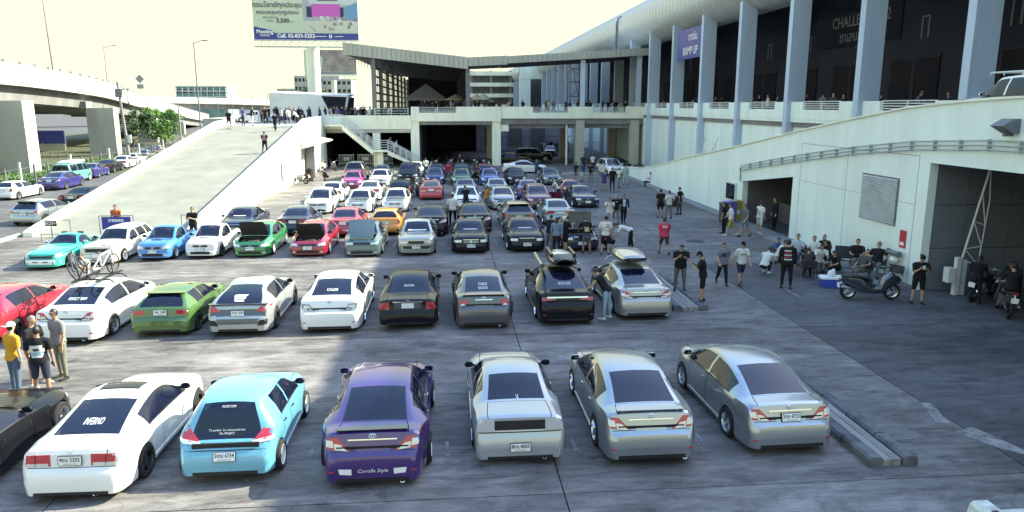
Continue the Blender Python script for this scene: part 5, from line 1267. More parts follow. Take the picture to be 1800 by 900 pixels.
# poles, lamps and road signs at the left
def pole(label,x,y,z0,z1,r0,r1,name='utility_pole',lean=0,arm=None,cat='pole'):
    e=thing(name,label,cat,(x,y,z0)); q=MB(); q.tube([(0,0,0),(lean*.5,0,(z1-z0)/2),(lean,0,z1-z0)],[r0,(r0+r1)/2,r1],8); q.build('shaft',CONCD if name=='utility_pole' else STEELG,e,smooth=60)
    if arm:
        q=MB(); h=z1-z0; q.tube([(lean,0,h-.1),(lean+arm*.6,0,h+.25),(lean+arm,0,h+.3)],.05,5); q.build('arm',STEELG,e); q=MB(); q.box(lean+arm-.35,lean+arm+.35,-.15,.15,h+.2,h+.34); q.build('lamp_head',STEELG,e)
    return e
up=pole('leaning concrete utility pole with a grey box in front of the trees',-33.9,83,0,8.7,.17,.12,lean=-.5)
q=MB(); q.box(-.75,-.1,-.3,.1,7.1,8.0); q.box(-.2,.6,-.1,.1,7.9,8.0); q.build('transformer_box',STEELG,up); q=MB(); q.box(-.02,.35,-.1,.1,2.4,3.2); q.build('meter_box',STEELW,up)
pole('short grey pole standing just right of the leaning utility pole',-32.9,96,0,6.2,.12,.1)
pole('tall slim lamp post behind the top of the approach ramp',-35.5,112,0,15.0,.13,.07,'lamp_post',arm=1.6,cat='street lamp')
pole('tall bare lamp mast standing on the expressway parapet',-47.5,97,9.0,18.8,.12,.05,'lamp_post',lean=-.3,cat='street lamp')
pole('faint slim lamp post farther along the expressway with a single arm',-64,150,7.5,17,.1,.05,'lamp_post',arm=2,cat='street lamp')
pole('thin pole rising over the far end of the expressway ramp',-44,150,0,9.5,.09,.06,'lamp_post',cat='street lamp')
for k,(x,y) in enumerate(((-43.5,158),(-40,160),(-37.5,163),(-34,166))): pole('%s thin fence post along the far flyover'%('first','second','third','fourth')[k],x,y,0,8.2+.2*k,.07,.06,'sign_post',cat='pole')
s_=thing('road_sign','diamond and square warning signs on a post above the expressway','sign',(-58,150,7)); q=MB(); q.tube([(0,0,0),(0,0,4.4)],.06); q.build('post',STEELG,s_)
q=MB(); q.boxm(Matrix.Translation((0,-.08,4.2))@Matrix.Rotation(R(45),4,'Y'),1.15,.05,1.15); q.build('diamond_panel',STEELG,s_); q=MB(); q.box(-.6,.6,-.1,-.05,2.4,3.2); q.build('square_panel',STEELG,s_)
s_=thing('road_sign','round prohibition sign on a post left of the first expressway pier','sign',(-41.6,70,0)); q=MB(); q.tube([(0,0,0),(0,0,3.6)],.05); q.build('post',STEELG,s_)
q=MB(); q.lathe([(.001,-.03),(.75,-.03),(.75,.03)],22,Matrix.Translation((0,-.08,3.4))@Matrix.Rotation(R(90),4,'Z')); q.build('disc',CONC,s_)
q=MB(); q.tube([(.68*math.cos(a*math.pi/10),-.13,3.4+.68*math.sin(a*math.pi/10)) for a in range(21)],.06,5,cap=False); q.bar((-.45,-.13,3.85),(.45,-.13,2.95),.1,.04); q.bar((0,-.13,2.9),(0,-.13,3.8),.12,.04); q.bar((0,-.13,3.75),(.3,-.13,3.55),.1,.04); q.build('symbol',DARKP,s_)
for k,(x,y,w) in enumerate(((-48.5,95,4.6),)):
    s_=thing('site_banner','long blue banner board under the expressway','banner',(x,y,0)); q=MB(); q.box(-w/2,w/2,0,.1,1.8,3.3); q.build('panel',BLUESIGN,s_); q=MB(); q.box(-w/2,w/2,-.05,.02,.9,1.7)
    q.build('lower_panel',CONC,s_)
    q=MB()
    for i in range(6): q.box(-w/2+i*w/5-.05,-w/2+i*w/5+.05,.1,.2,0,3.3)
    q.build('post',STEELG,s_)
    for i in range(9): lettering('ก',frame((-w/2+.6+i*.92,-.02,2.5),(1,0,0),(0,0,1)),.8,STEELG,s_) if 0 else None
q=MB()
for k in range(4): q.box(-46,-36.5,60.2,60.3,.25+k*.3,.34+k*.3)
for k in range(5): q.box(-46+k*2.3,-45.85+k*2.3,60.1,60.4,0,1.4)
tag(q.build('guard_rail',CONC),'low pale guard rail under the expressway at far left','railing')
# far low buildings
def farb(label,x0,x1,y,z0,z1,mat,storeys=3,green=False,name='far_building'):
    e=thing(name,label,'building',((x0+x1)/2,y,z0)); w=(x1-x0)/2; h=z1-z0; q=MB(); q.box(-w,w,0,14,-8,h); q.build('wall',mat,e)
    for k in range(storeys):
        q=MB(); n_=max(3,int(w)); zz=h*(k+.3)/storeys
        for i in range(n_): a=-w+2*w*(i+.2)/n_; q.box(a,a+2*w*.6/n_,-.05,0,zz,zz+h*.4/storeys)
        q.build('window_row',GLASS,e)
    return e
GNET=pm('green_net',(.22,.36,.32),.8,var=.4,scale=.3)
e=farb('green netted building under construction beyond the expressway',-103,-84,300,7,13.2,GNET,2); q=MB()
for k in range(9): q.box(-9.5+k*2.3,-9.2+k*2.3,-.6,-.2,-2,7)
for z in(0,2.2,4.4,6.2): q.box(-9.5,9.5,-.8,-.1,z,z+.4)
q.build('scaffold',STEELW,e)
farb('pale low building on the horizon left of the large billboard',-82,-58,420,4,22,CONC,4); farb('small pale block on the horizon behind the crowded deck',-100,-84,460,6,16,CONC,2); farb('stepped pale building next to the billboard pole',-56,-43,350,4,18,CONC,4)

# bring the surveyed setting to the common scale
SM=Matrix.Diagonal((KX,KY,KZ,1))
bpy.context.view_layer.update()
for o in list(C.objects):
    if o.parent is None and o.name not in('camera','sun'): o.matrix_world=SM@o.matrix_world
# ---------------------------------------------------------------- the parked cars
PN=dict(silver=paint('paint_silver',(.37,.40,.42),metal=.8,rough=.30,coat=.7),silver2=paint('paint_champagne',(.36,.36,.335),metal=.55,rough=.33),white=paint('paint_white',(.74,.74,.70),rough=.3),cream=paint('paint_cream',(.66,.66,.56),rough=.32),
 purple=paint('paint_purple',(.055,.02,.15),metal=.25),teal=paint('paint_turquoise',(.12,.36,.48),rough=.32),pearl=paint('paint_pearl',(.40,.42,.43),metal=.45,rough=.32),black=paint('paint_black',(.006,.006,.008),rough=.25,coat=.28),grey=paint('paint_grey',(.10,.095,.10),metal=.4,rough=.34),
 green=paint('paint_moss',(.065,.14,.03),metal=.15),dgreen=paint('paint_green',(.02,.17,.055)),red=paint('paint_red',(.38,.02,.04)),crimson=paint('paint_crimson',(.28,.012,.035)),orange=paint('paint_orange',(.62,.25,.02)),
 blue=paint('paint_blue',(.03,.10,.40)),lblue=paint('paint_lightblue',(.05,.20,.50)),navy=paint('paint_navy',(.012,.016,.045),metal=.2),seafoam=paint('paint_seafoam',(.03,.38,.30),rough=.35),slate=paint('paint_slate',(.085,.13,.14),metal=.2),
 magenta=paint('paint_magenta',(.42,.04,.22)),bordeaux=paint('paint_bordeaux',(.15,.02,.045),metal=.2),indigo=paint('paint_indigo',(.03,.025,.18),metal=.2),brown=paint('paint_brown',(.13,.12,.11),metal=.4),dteal=paint('paint_darkteal',(.03,.07,.085)),aqua=paint('paint_aqua',(.10,.30,.27)),ltblue=paint('paint_iceblue',(.25,.33,.38),metal=.3))
BLK=MATS['black_plastic']
for k_ in('black','navy'):
    b_=PN[k_].node_tree.nodes['Principled BSDF']; b_.inputs['Specular IOR Level'].default_value=.15; b_.inputs['Coat Roughness'].default_value=.04
G1='cars of the front row'; G2='cars of the second row'; G3='cars of the third row facing the viewer'; G4='cars of the fourth row'; G5='cars of the fifth row'; G6='cars of the sixth row'; G7='cars of the far rows'; GL='cars along the side road'; GR='cars on the right ramp'
PI=math.pi
def pc(name,label,key,s,pt,x,y,face,grp,**k):
    """face 'away': tail towards the viewer, y is the tail; 'near': nose towards the viewer, y is the nose"""
    if face=='away': return place_car(name,label,key,s,PN[pt],x,y,k.pop('rz',0),grp,anchor='rear',**k)
    return place_car(name,label,key,s,PN[pt],x,y,PI+k.pop('rz',0),grp,anchor='front',**k)
LOWF=dict(ptxt='')
# front row
def d_coupe(K,s):
    d_old(K,s,'4ขน 3202',tail='wide',emb='bars',exh=.38,fk=dict(emb='bars'))
    K['decal']('INFERNO',0,1.12,'rear',.08); y=K['y0']; K['patch']('sunroof',rect(-.36,.36,y+2.02,y+2.42),'top',GLASS,off=.02,nx=6,nz=3)
pc('coupe','white two-door coupe with sunroof and INFERNO sticker, front row','coupe1',coupe(rtype='five',rmat=BLACKRIM,tread=.05,flare=.03,mirror=BLK,detail=d_coupe),'white',-6.12,11.45,'away',G1,rz=-.02)
pc('sports_car','black sports car cut off by the left edge, front row','sports1',hatch(L=4.3,W=1.82,H=1.29,zb=.15,r=.33,ra=.80,fa=.85,ur=1.15,uf=1.95,uw=2.75,zcowl=.92,zhoodf=.76,znose=.66,ztail=.88,tail_u=.15,belt=.88,roofw=.50,doors=[(1.45,2.5)],pillars=[1.4],win_lo=1.0,win_hi=2.6,flare=.05,nose_u=.25,detail=D(d_hatch,'',emb='ring')),'black',-8.55,11.0,'away',G1,rz=.0)
def d_brio(K,s):
    w=s.W/2; d_hatch(K,s,'5กฌ 6734',tl=[(w*.50,.76),(w*.97,.80),(w*.97,1.08),(w*.80,1.06)],txts=(('MUSTCOM',1.36,.05),('To perfect  In a honoured one.',.98,.05),('VIA, PROJECT',.925,.045)),plz=.58,fk=dict(emb='bars'))
    K['patch']('panel_gap',rect(-.5,.5,.665,.675),'rear',DARKP,nx=8,nz=1)
pc('hatchback','turquoise small hatchback with stickers on its rear glass, front row','brio',hatch(L=3.62,W=1.68,H=1.50,zb=.19,r=.29,ra=.58,fa=.70,ztail=.78,tail_u=.16,bump=.62,ur=.62,uf=1.85,uw=2.75,zcowl=1.0,zhoodf=.86,belt=.96,doors=[(.86,1.52),(1.54,2.42)],pillars=[1.53],win_lo=.92,win_hi=2.6,clearlow=1,rmat=WHITERIM,rtype='multi',tread=.05,mirror=BLK,handle=BLK,detail=d_brio),'teal',-3.82,11.85,'away',G1)
def d_purple(K,s):
    d_corolla(K,s,'',exh=.5); lipspoil(K,s,.6,mat=CARBON); K['decal']('Corolla Style',0,.385,'rear',.10,shear=.25); K['patch']('sticker',[(-.56,.33),(-.36,.31),(-.36,.42),(-.58,.43)],'rear',STICK,nx=4,nz=2); K['patch']('sticker',[(.36,.31),(.56,.33),(.58,.43),(.36,.42)],'rear',STICK,nx=4,nz=2)
pc('sedan','dark purple wide-arch sedan with a white sticker on its bumper, front row','purple1',corolla(flare=.085,tread=.035,rmat=CHROME,rtype='deep',r=.31,zb=.13,handle=CHROME,detail=d_purple),'purple',-1.33,11.5,'away',G1)
def d_white(K,s):
    d_old(K,s,'8กน 8005',tail='bar',exh=.45,plz=.42); K['decal']('V',0.02,1.06,'rear',.09)
pc('sedan','boxy light silver old sedan with full-width tail lamps, front row','corona',sedan90(L=4.48,W=1.70,H=1.39,deck=.86,zdeck=1.02,ztail=.97,bump=.64,mirror=BLK,rmat=CHROME,rtype='deep',tread=.03,zb=.14,detail=d_white),'pearl',1.2,12.1,'away',G1)
pc('sedan','silver sedan with a boot spoiler and no number plate, front row','cor_sp',corolla(rmat=CHROME,rtype='deep',zb=.14,tread=.03,handle=CHROME,detail=D(d_corolla,'',wingy=1,exh=.62)),'silver',3.53,11.9,'away',G1)
pc('sedan','silver sedan with number plate beside the long kerb island, front row','cor_pl',corolla(rmat=ALLOY,rtype='five',zb=.16,detail=D(d_corolla,'2กข 4733',exh=0)),'silver',6.18,12.06,'away',G1,rz=.03)
# second row
pc('hatchback','red hatchback cut off by the left edge beside the bicycle carrier car','redhatch',hatch(L=4.1,W=1.74,H=1.45,ur=.85,rmat=BLACKRIM,detail=D(d_hatch,'')),'red',-12.75,20.1,'away',G2,rz=-.02)
bikecar,_=pc('sedan','white sedan carrying two bicycles on its roof','cor_bike',corolla(rmat=ALLOY,rtype='five',zb=.15,detail=D(d_corolla,'',txt='PERFECT TEAM',exh=.5)),'white',-10.25,19.85,'away',G2,rz=-.03)
def d_eg(K,s):
    w=s.W/2; d_hatch(K,s,'กพ 188',tl=[(w*.52,.70),(w*.95,.72),(w*.95,.83),(w*.52,.84)],plz=.77,sp=1,emb='bars',fk=dict(emb='bars'))
pc('hatchback','moss green old hatchback with roof-edge spoiler, second row','eg',hatch(L=4.07,W=1.70,H=1.33,zb=.15,r=.29,ra=.72,fa=.78,ztail=.88,tail_u=.15,bump=.58,ur=.78,uf=2.0,uw=2.85,zcowl=.88,zhoodf=.74,znose=.64,belt=.87,roofw=.53,doors=[(1.4,2.55)],pillars=[1.38],win_lo=.85,win_hi=2.7,rmat=BLACKRIM,mirror=BLK,square=1,detail=d_eg),'green',-7.98,20.35,'away',G2)
def d_fk(K,s):
    w=s.W/2; d_hatch(K,s,'1กช 392',tl=[(w*.52,.80),(w*.97,.76),(w*.97,.98),(w*.80,1.0)],plz=.74,emb='bars',fk=dict(emb='bars')); wing(K,s,.16,.93,w*.92,.06,CARBON,.16)
    pair(K,'bumper_vent',[(w*.60,.36),(w*.90,.40),(w*.92,.56),(w*.68,.54)],'rear',DARKP); K['patch']('tail_patch',rect(-w*.86,w*.86,.42,.86),'rear',pm('slate_dark',(.05,.065,.085),.3,coat=1),nx=8,off=.005)  # dark slate patch laid over the lower tail
    for k in range(3): K['patch']('sticker',[(-.2+.04*k,1.16-.05*k),(.16+.04*k-.05*k,1.16-.05*k),(.2-.05*k,1.19-.05*k),(-.16,1.19-.05*k)],'rear',STICK,nx=3,nz=1)
pc('hatchback','pale fastback hatchback with dark slate tail and striped sticker','fk',hatch(L=4.5,W=1.80,H=1.42,zb=.17,r=.33,ra=.92,fa=.88,ztail=.95,tail_u=.17,bump=.66,ur=1.35,uf=2.4,uw=3.35,zcowl=.97,zhoodf=.80,znose=.70,belt=.93,doors=[(1.2,2.1),(2.12,3.05)],pillars=[2.11],win_lo=1.0,win_hi=3.15,rmat=BLACKRIM,mirror=BLK,detail=d_fk),'pearl',-5.85,20.2,'away',G2)
pc('sedan','white sedan with clear tail lamps and white lettering on its rear glass','camry',corolla(L=4.7,W=1.8,ra=1.05,rmat=CHROME,rtype='deep',zb=.14,mirror=None,detail=D(d_corolla,'',style='white',exh=0,txt='KOOLDIB')),'white',-3.38,20.3,'away',G2)
pc('sedan','black square-cut sedan with silver bumper trim, second row','w124',sedan90(L=4.74,W=1.74,H=1.43,ra=1.08,fa=.86,deck=.92,zdeck=1.0,ztail=.95,uw=3.45,uf=2.72,ur=1.75,doors=[(1.35,2.2),(2.22,3.12)],pillars=[2.21],win_hi=3.22,win_lo=1.3,rmat=CHROME,rtype='multi',detail=D(d_old,'',tail='corner',emb='star',txt='BROTHER',nexh=2,exh=-.55) if 0 else D(d_old,'',tail='corner',emb='star',txt='BROTHER',exh=-.55)),'black',-1.2,20.4,'away',G2)
pc('sedan','grey sedan with white band stickers and tilted rear wheels, second row','a02',corolla(W=1.70,H=1.44,L=4.5,camber=9,tread=.06,rmat=CHROME,rtype='deep',zb=.12,mirror=BLK,detail=D(d_corolla,'',style='a02',wingy=1,exh=.45,txt='STANCE\nNATION')),'grey',.97,20.35,'away',G2)
boxcar,_=pc('sedan','black sedan with a black roof box and rolled awning, second row','a14',corolla(L=4.6,W=1.78,rmat=CHROME,rtype='five',zb=.14,mirror=BLK,handle=CHROME,detail=D(d_corolla,'',style='wide',exh=0,txt='ALTIS CLUB')),'black',3.42,20.5,'away',G2)
boxcar2,_=pc('sedan','champagne silver sedan with a pale roof box, second row','cor_box',corolla(rmat=CHROME,rtype='five',zb=.15,handle=CHROME,detail=D(d_corolla,'',exh=.6)),'silver2',5.86,20.85,'away',G2,rz=.03)
# third row, noses to the viewer
def d_mg(K,s):
    w=s.W/2; d_old(K,s,None,tail='corner',fk=dict(hl=rect(w*.66,w*.9,.56,.70),gr=rect(-w*.55,w*.55,.50,.60),plate_z=0,emb=None,lower=False,fog=False))
    K['patch']('valance',rect(-w*.86,w*.86,.24,.44),'front',STICK,nx=10); K['patch']('air_slot',rect(-.3,-.1,.33,.37),'front',DARKP,off=.014); K['patch']('air_slot',rect(.1,.3,.33,.37),'front',DARKP,off=.014)
pc('classic_coupe','seafoam green classic coupe with a white front valance','mg',coupe(L=4.0,W=1.60,H=1.24,zb=.16,r=.29,ra=.82,fa=.72,deck=.85,zdeck=.84,ztail=.80,ur=1.35,uf=1.75,uw=2.25,zcowl=.86,zhoodf=.70,znose=.60,bump=.52,belt=.80,roofw=.44,doors=[(1.2,2.05)],pillars=[1.3],win_lo=.98,win_hi=2.12,flare=.05,rmat=WHITERIM,rtype='deep',tread=.05,mirror=CHROME,detail=d_mg),'seafoam',-15.85,29.6,'near',G3,rz=-.03)
def d_cwag(K,s):
    w=s.W/2; d_hatch(K,s,'',fk=dict(hl=rect(w*.6,w*.86,.58,.72),gr=rect(-w*.58,w*.58,.57,.73),emb=None,plate_z=.42,lower=False))
pc('station_wagon','cream white classic station wagon between two colourful cars','cwag',hatch(L=4.2,W=1.60,H=1.38,zb=.15,r=.29,ra=.85,fa=.72,ztail=.92,tail_u=.12,bump=.55,ur=.42,uf=2.15,uw=2.72,zcowl=.92,zhoodf=.83,znose=.73,belt=.88,roofw=.54,doors=[(1.2,1.85),(1.87,2.55)],pillars=[1.1,1.86],win_lo=.45,win_hi=2.6,nose_u=.1,square=1,flare=.04,rmat=WHITERIM,rtype='deep',mirror=BLK,detail=d_cwag),'cream',-14.1,30.4,'near',G3,rz=-.03)
pc('pickup_truck','light blue mini pickup with a hood scoop','pk1',pickup(rmat=CHROME,mirror=BLK,detail=D(d_pickup,'ผข 1388')),'lblue',-12.15,30.95,'near',G3,rz=-.04)
pc('pickup_truck','white mini pickup with a hood scoop','pk2',pickup(rmat=BLACKRIM,mirror=BLK,detail=D(d_pickup,'กก 4465')),'white',-10.35,31.25,'near',G3,rz=-.05)
d_o=lambda pl,**k:D(d_hatch,'',fk=dict(ptxt=pl,**k))
pc('hatchback','green hatchback with its hood raised beside the white mini pickup','oh1',hatch(L=4.05,H=1.34,zb=.15,belt=.87,zcowl=.89,zhoodf=.75,znose=.65,ur=.8,uf=2.0,uw=2.85,roofw=.53,doors=[(1.4,2.6)],pillars=[1.38],win_hi=2.7,rmat=WHITERIM,mirror=BLK,detail=d_o('สท 2719',emb='bars')),'dgreen',-8.33,31.3,'near',G3,open_hood=58,seed=1)
pc('hatchback','dark red hatchback with its hood raised','oh2',hatch(L=4.0,H=1.35,zb=.16,belt=.88,zcowl=.9,zhoodf=.76,znose=.66,ur=.6,uf=1.95,uw=2.82,roofw=.53,rmat=WHITERIM,mirror=BLK,square=1,detail=d_o('1กฎ 5',emb=None)),'crimson',-5.95,31.25,'near',G3,open_hood=50,seed=2)
def d_e30(K,s):
    w=s.W/2; d_old(K,s,'',tail='corner',fk=dict(hl=rect(w*.45,w*.82,.60,.70),gr=rect(-w*.45,w*.45,.60,.70),emb=None,plate_z=0))
pc('sedan','slate green old sedan with its hood tipped forward','e30',sedan90(L=4.35,W=1.66,H=1.37,zb=.14,front_hinge=1,uw=3.15,uf=2.5,ur=1.6,deck=.85,doors=[(1.25,2.0),(2.02,2.85)],pillars=[2.01],win_hi=2.95,rmat=WHITERIM,rtype='multi',detail=d_e30),'slate',-3.67,31.05,'near',G3,open_hood=54,seed=3)
def d_130(K,s):
    w=s.W/2; d_old(K,s,'',tail='bar',dark_bumper=True,fk=dict(hl=rect(w*.46,w*.93,.60,.72),gr=rect(-w*.40,w*.40,.60,.72),emb=None,plate_z=.45,ptxt='1ขข 9009',lower=False,fog=False)); K['patch']('sticker',[(-.42,1.0),(.42,1.0),(.4,1.035),(-.4,1.035)],'front',STICK,nx=6,nz=1)
pc('sedan','pale champagne boxy sedan with dark bumpers, third row','s130',sedan90(L=4.5,W=1.69,H=1.42,zcowl=.97,zhoodf=.86,znose=.76,uw=3.2,uf=2.5,nose_u=.08,rmat=CHROME,mirror=BLK,detail=d_130),'silver2',-1.39,31.1,'near',G3)
def d_190(K,s,star=True,pl='ฎม 238'):
    w=s.W/2; d_old(K,s,'',tail='corner',dark_bumper=True,fk=dict(hl=rect(w*.50,w*.93,.58,.70),gr=rect(-w*.40,w*.40,.54,.70),emb='star' if star else None,plate_z=.42,ptxt=pl,lower=False,fog=False)); K['patch']('trim',rect(-w*.42,w*.42,.70,.72),'front',CHROME,off=.014,nx=8,nz=1)
    if star:
        for k in range(3): K['patch']('grille_bar',rect(-w*.39,w*.39,.565+k*.042,.573+k*.042),'front',CHROME,off=.016,nx=8,nz=1)
        K['patch']('grille_bar',rect(-.012,.012,.545,.70),'front',CHROME,off=.018,nx=1,nz=3)
    K['patch']('sticker',[(-.32,1.0),(.3,1.0),(.3,1.02),(-.32,1.02)],'front',STICK,nx=6,nz=1)
pc('sedan','black sedan with an upright chrome-barred grille, third row','w190',sedan90(L=4.44,W=1.68,H=1.38,zhoodf=.80,znose=.71,rmat=CHROME,mirror=BLK,detail=D(d_190)),'black',.95,31.3,'near',G3)
pc('sedan','black sedan with twin square headlights beside the bystanders','e36',sedan90(L=4.45,W=1.70,H=1.38,zhoodf=.80,znose=.71,rmat=CHROME,mirror=BLK,detail=D(d_190,False,'5ขพ 759')),'black',3.4,31.45,'near',G3)
pc('sedan','dark sedan with hood raised upright and a man at its engine','w202',sedan90(liner='grey',L=4.5,W=1.72,H=1.42,rmat=CHROME,detail=D(d_190,False,'')),'navy',5.82,31.5,'near',G3,open_hood=72,seed=4)
# fourth row
A=dict(rmat=CHROME,mirror=BLK)
pc('sedan','navy sedan nose-on behind the white mini pickup','n1',sedan90(detail=D(d_190,False,''),**A),'navy',-10.4,36.3,'near',G4)
def simple_sedan(tail='wide',**k): return sedan90(detail=D(d_old,'',tail=tail),**dict(A,**k))
SD1=simple_sedan(); SD2=simple_sedan('corner'); COR=corolla(rmat=CHROME,mirror=BLK,detail=D(d_corolla,'กข 55')); 
HJ=hatch(rmat=ALLOY,detail=D(d_hatch,'',clearlow=1) if 0 else D(d_hatch,'')); 
HM=hatch(H=1.36,L=4.1,zb=.15,belt=.88,zcowl=.9,zhoodf=.76,znose=.66,ur=.75,uf=2.0,uw=2.85,roofw=.53,doors=[(1.4,2.6)],pillars=[1.38],win_hi=2.7,detail=D(d_hatch,''),**A)
HMC=hatch(H=1.36,L=4.1,zb=.15,belt=.88,zcowl=.9,zhoodf=.76,znose=.66,ur=.75,uf=2.0,uw=2.85,roofw=.53,doors=[(1.4,2.6)],pillars=[1.38],win_hi=2.7,carbon_hood=1,detail=D(d_hatch,''),**A)
CP=coupe(detail=D(d_old,'',tail='wide'),**A)
SUV=hatch(L=4.4,W=1.80,H=1.78,zb=.30,r=.36,ra=.80,fa=.85,belt=1.12,zcowl=1.16,zhoodf=1.02,znose=.88,bump=.72,ztail=1.08,ur=.5,uf=2.3,uw=3.1,roofw=.60,doors=[(1.25,2.05),(2.07,2.95)],pillars=[1.15,2.06],win_lo=.55,win_hi=3.0,square=1,detail=D(d_hatch,''),**A)
pc('sedan','dark maroon-tailed sedan behind the red hood-up hatchback','s1',SD1,'navy',-7.6,36.4,'away',G4)
pc('sedan','bright red sedan seen from behind, fourth row','s2',SD2,'red',-5.1,35.75,'away',G4)
pc('hatchback','orange hatchback with a tall tail lamp, fourth row','oh',hatch(H=1.36,L=4.05,zb=.15,belt=.88,zcowl=.9,zhoodf=.76,znose=.66,ur=.6,uf=2.0,uw=2.85,roofw=.53,doors=[(1.4,2.6)],pillars=[1.38],win_hi=2.7,detail=D(d_hatch,'',tl=[(.6,.68),(.8,.70),(.8,.96),(.66,.96)]),**A),'orange',-3.12,36.3,'away',G4)
pc('sedan','black sedan seen from behind left of the man in white','c1',COR,'black',-.88,35.8,'away',G4)
pc('sedan','black sedan seen from behind over the chrome-grilled sedan','c2',COR,'black',1.32,36.4,'away',G4)
pc('hatchback','brown-grey hatchback with its tailgate spoiler, fourth row','bh',hatch(L=4.25,W=1.78,H=1.46,ur=.7,detail=D(d_hatch,'',sp=1,spm=CARBON),**A),'brown',3.68,37.7,'away',G4,rz=.02)
pc('sedan','light blue-silver sedan behind the raised upright hood','s3',SD1,'ltblue',5.9,38.4,'away',G4)
# fifth row
pc('hatchback','tall white hatchback nose-on with a dark lower grille','jz',hatch(L=3.95,H=1.53,rmat=ALLOY,detail=D(d_hatch,'',fk=dict(gr=[(-.5,.60),(.5,.60),(.62,.70),(-.62,.70)],plate_z=.38))),'white',-7.65,43.8,'near',G5)
pc('hatchback','white hatchback with black hood next to the tall white hatchback','ek1',HMC,'white',-5.35,44.1,'near',G5)
pc('hatchback','white hatchback with black hood left of the red sedan','ek2',HMC,'white',-3.2,44.4,'near',G5)
pc('sedan','white sedan with a man in black standing at its nose','w3',corolla(rmat=CHROME,detail=D(d_corolla,'')),'white',1.13,44.6,'near',G5)
pc('sedan','pale green-grey sedan nose-on, fifth row','c5',corolla(W=1.7,H=1.42,rmat=CHROME,detail=D(d_corolla,'')),'silver2',3.38,44.6,'near',G5)
rc,_=pc('hatchback','dark red hatchback with its driver door open','rv',hatch(L=4.15,W=1.73,H=1.5,rmat=ALLOY,detail=D(d_hatch,'',fk=dict(gr=rect(-.55,.55,.62,.70)))),'bordeaux',5.63,44.9,'near',G5)
q=MB(); q.add([(.9,-.2,.3),(1.65,.35,.3),(1.68,.35,.95),(.92,-.2,.95),(.9,-.26,.3),(1.65,.29,.3),(1.68,.29,.95),(.92,-.26,.95)],[(0,1,2,3),(7,6,5,4),(3,2,6,7),(0,4,5,1),(1,5,6,2),(0,3,7,4)])
o=q.build('open_door',PN['bordeaux'],rc); o.matrix_local=Matrix.Rotation(PI,4,'Z')@Matrix.Identity(4) if 0 else Matrix.Scale(-1,4,(1,0,0)); o['label']='driver door swung open'
pc('sedan','dark navy sedan nose-on at the right end of the fifth row','nv',SD2,'navy',8.68,45.2,'near',G5,rz=.05)
# sixth row
pc('sedan','white sedan with pinkish tail lamps behind the tall white hatchback','s6a',SD1,'white',-7.7,48.9,'away',G6)
pc('coupe','white coupe seen from behind, sixth row','s6b',CP,'white',-5.3,49.9,'away',G6)
pc('hatchback','black hatchback behind the white black-hooded hatchback','s6c',HM,'black',-3.3,51,'away',G6)
pc('coupe','red coupe seen from behind in the open middle of the lot','s6d',CP,'red',-1.14,49.9,'away',G6)
pc('sedan','grey-green sedan behind the white sedan of the fifth row','s6e',SD2,'dteal',1.2,50.6,'away',G6)
pc('sedan','ice blue sedan behind the pale green-grey sedan','s6f',SD2,'ltblue',3.4,50.5,'away',G6)
pc('sedan','indigo sedan behind the dark red open-door hatchback','s6g',SD1,'indigo',5.5,49.3,'away',G6)
pc('hatchback','crimson hatchback behind the dark navy sedan','s6h',HM,'crimson',8.5,50.2,'away',G6)
# far rows
pc('hatchback','magenta hatchback with a hood scoop near the stair','f7a',HM,'magenta',-7.35,57.5,'near',G7,rz=.05)
pc('sedan','white sedan nose-on beside the magenta hatchback','f7b',SD2,'white',-5.4,58.6,'near',G7)
pc('off_roader','black off-roader with round lamps behind the parked motorcycles','f7c',SUV,'black',-3.25,60.5,'near',G7)
pc('hatchback','blue hatchback nose-on behind the red coupe','f7d',HM,'indigo',-1.05,60,'near',G7)
pc('hatchback','green hatchback nose-on under the middle of the deck','f7e',HM,'dgreen',1.1,59,'near',G7)
pc('hatchback','bright blue hatchback nose-on left of the deck column','f7f',HM,'blue',3.4,58.8,'near',G7)
pc('sedan','black sedan nose-on in front of the white coupe turned sideways','f7g',SD2,'black',5.55,59,'near',G7)
pc('sedan','dark teal boxy sedan alone at the right of the far row','f7h',SD2,'dteal',8.4,58.8,'near',G7)
pc('suv','dark SUV behind the magenta hatchback','f8a',SUV,'brown',-7.9,63.6,'away',G7)
pc('hatchback','dark green hatchback behind the white far-row sedan','f8b',HM,'dteal',-5.7,64.5,'away',G7)
pc('sedan','white sedan beneath the foot of the stair','f8c',SD2,'white',-2.95,66.5,'near',G7)
pc('hatchback','navy hatchback behind the blue far-row hatchback','f8d',HM,'navy',-1.0,65.5,'away',G7)
pc('sedan','black sedan behind the green far-row hatchback','f8e',SD2,'black',1.2,65,'away',G7)
pc('hatchback','dark red hatchback just left of the deck column','f8f',HM,'crimson',3.3,65,'away',G7)
place_car('coupe','white coupe parked sideways with black wheels under the deck','f9a',coupe(rmat=BLACKRIM,mirror=BLK,detail=D(d_old,'',tail='wide')),PN['white'],7.3,70.5,R(-90),G7)
place_car('suv','black SUV parked sideways under the right deck','f9b',SUV,PN['black'],9.7,84,R(-90),G7)
place_car('sedan','black sedan nose out beside the deck column','f9c',SD2,PN['black'],6.9,80.5,R(-100),G7)
place_car('suv','white SUV nose-on at the low end of the right ramp','f9d',hatch(L=4.3,W=1.8,H=1.7,zb=.28,r=.35,belt=1.08,zcowl=1.1,zhoodf=.98,znose=.84,bump=.7,ztail=1.0,ur=.5,uf=2.3,uw=3.15,roofw=.6,win_lo=.6,win_hi=3.0,doors=[(1.25,2.05),(2.07,2.95)],pillars=[1.15,2.06],detail=D(d_hatch,'')),PN['white'],15.0,67.5,PI+.1,GR)
place_car('hatchback','black hatchback behind the white SUV at the ramp end','f9e',HM,PN['black'],16.9,72.5,PI+.2,GR)
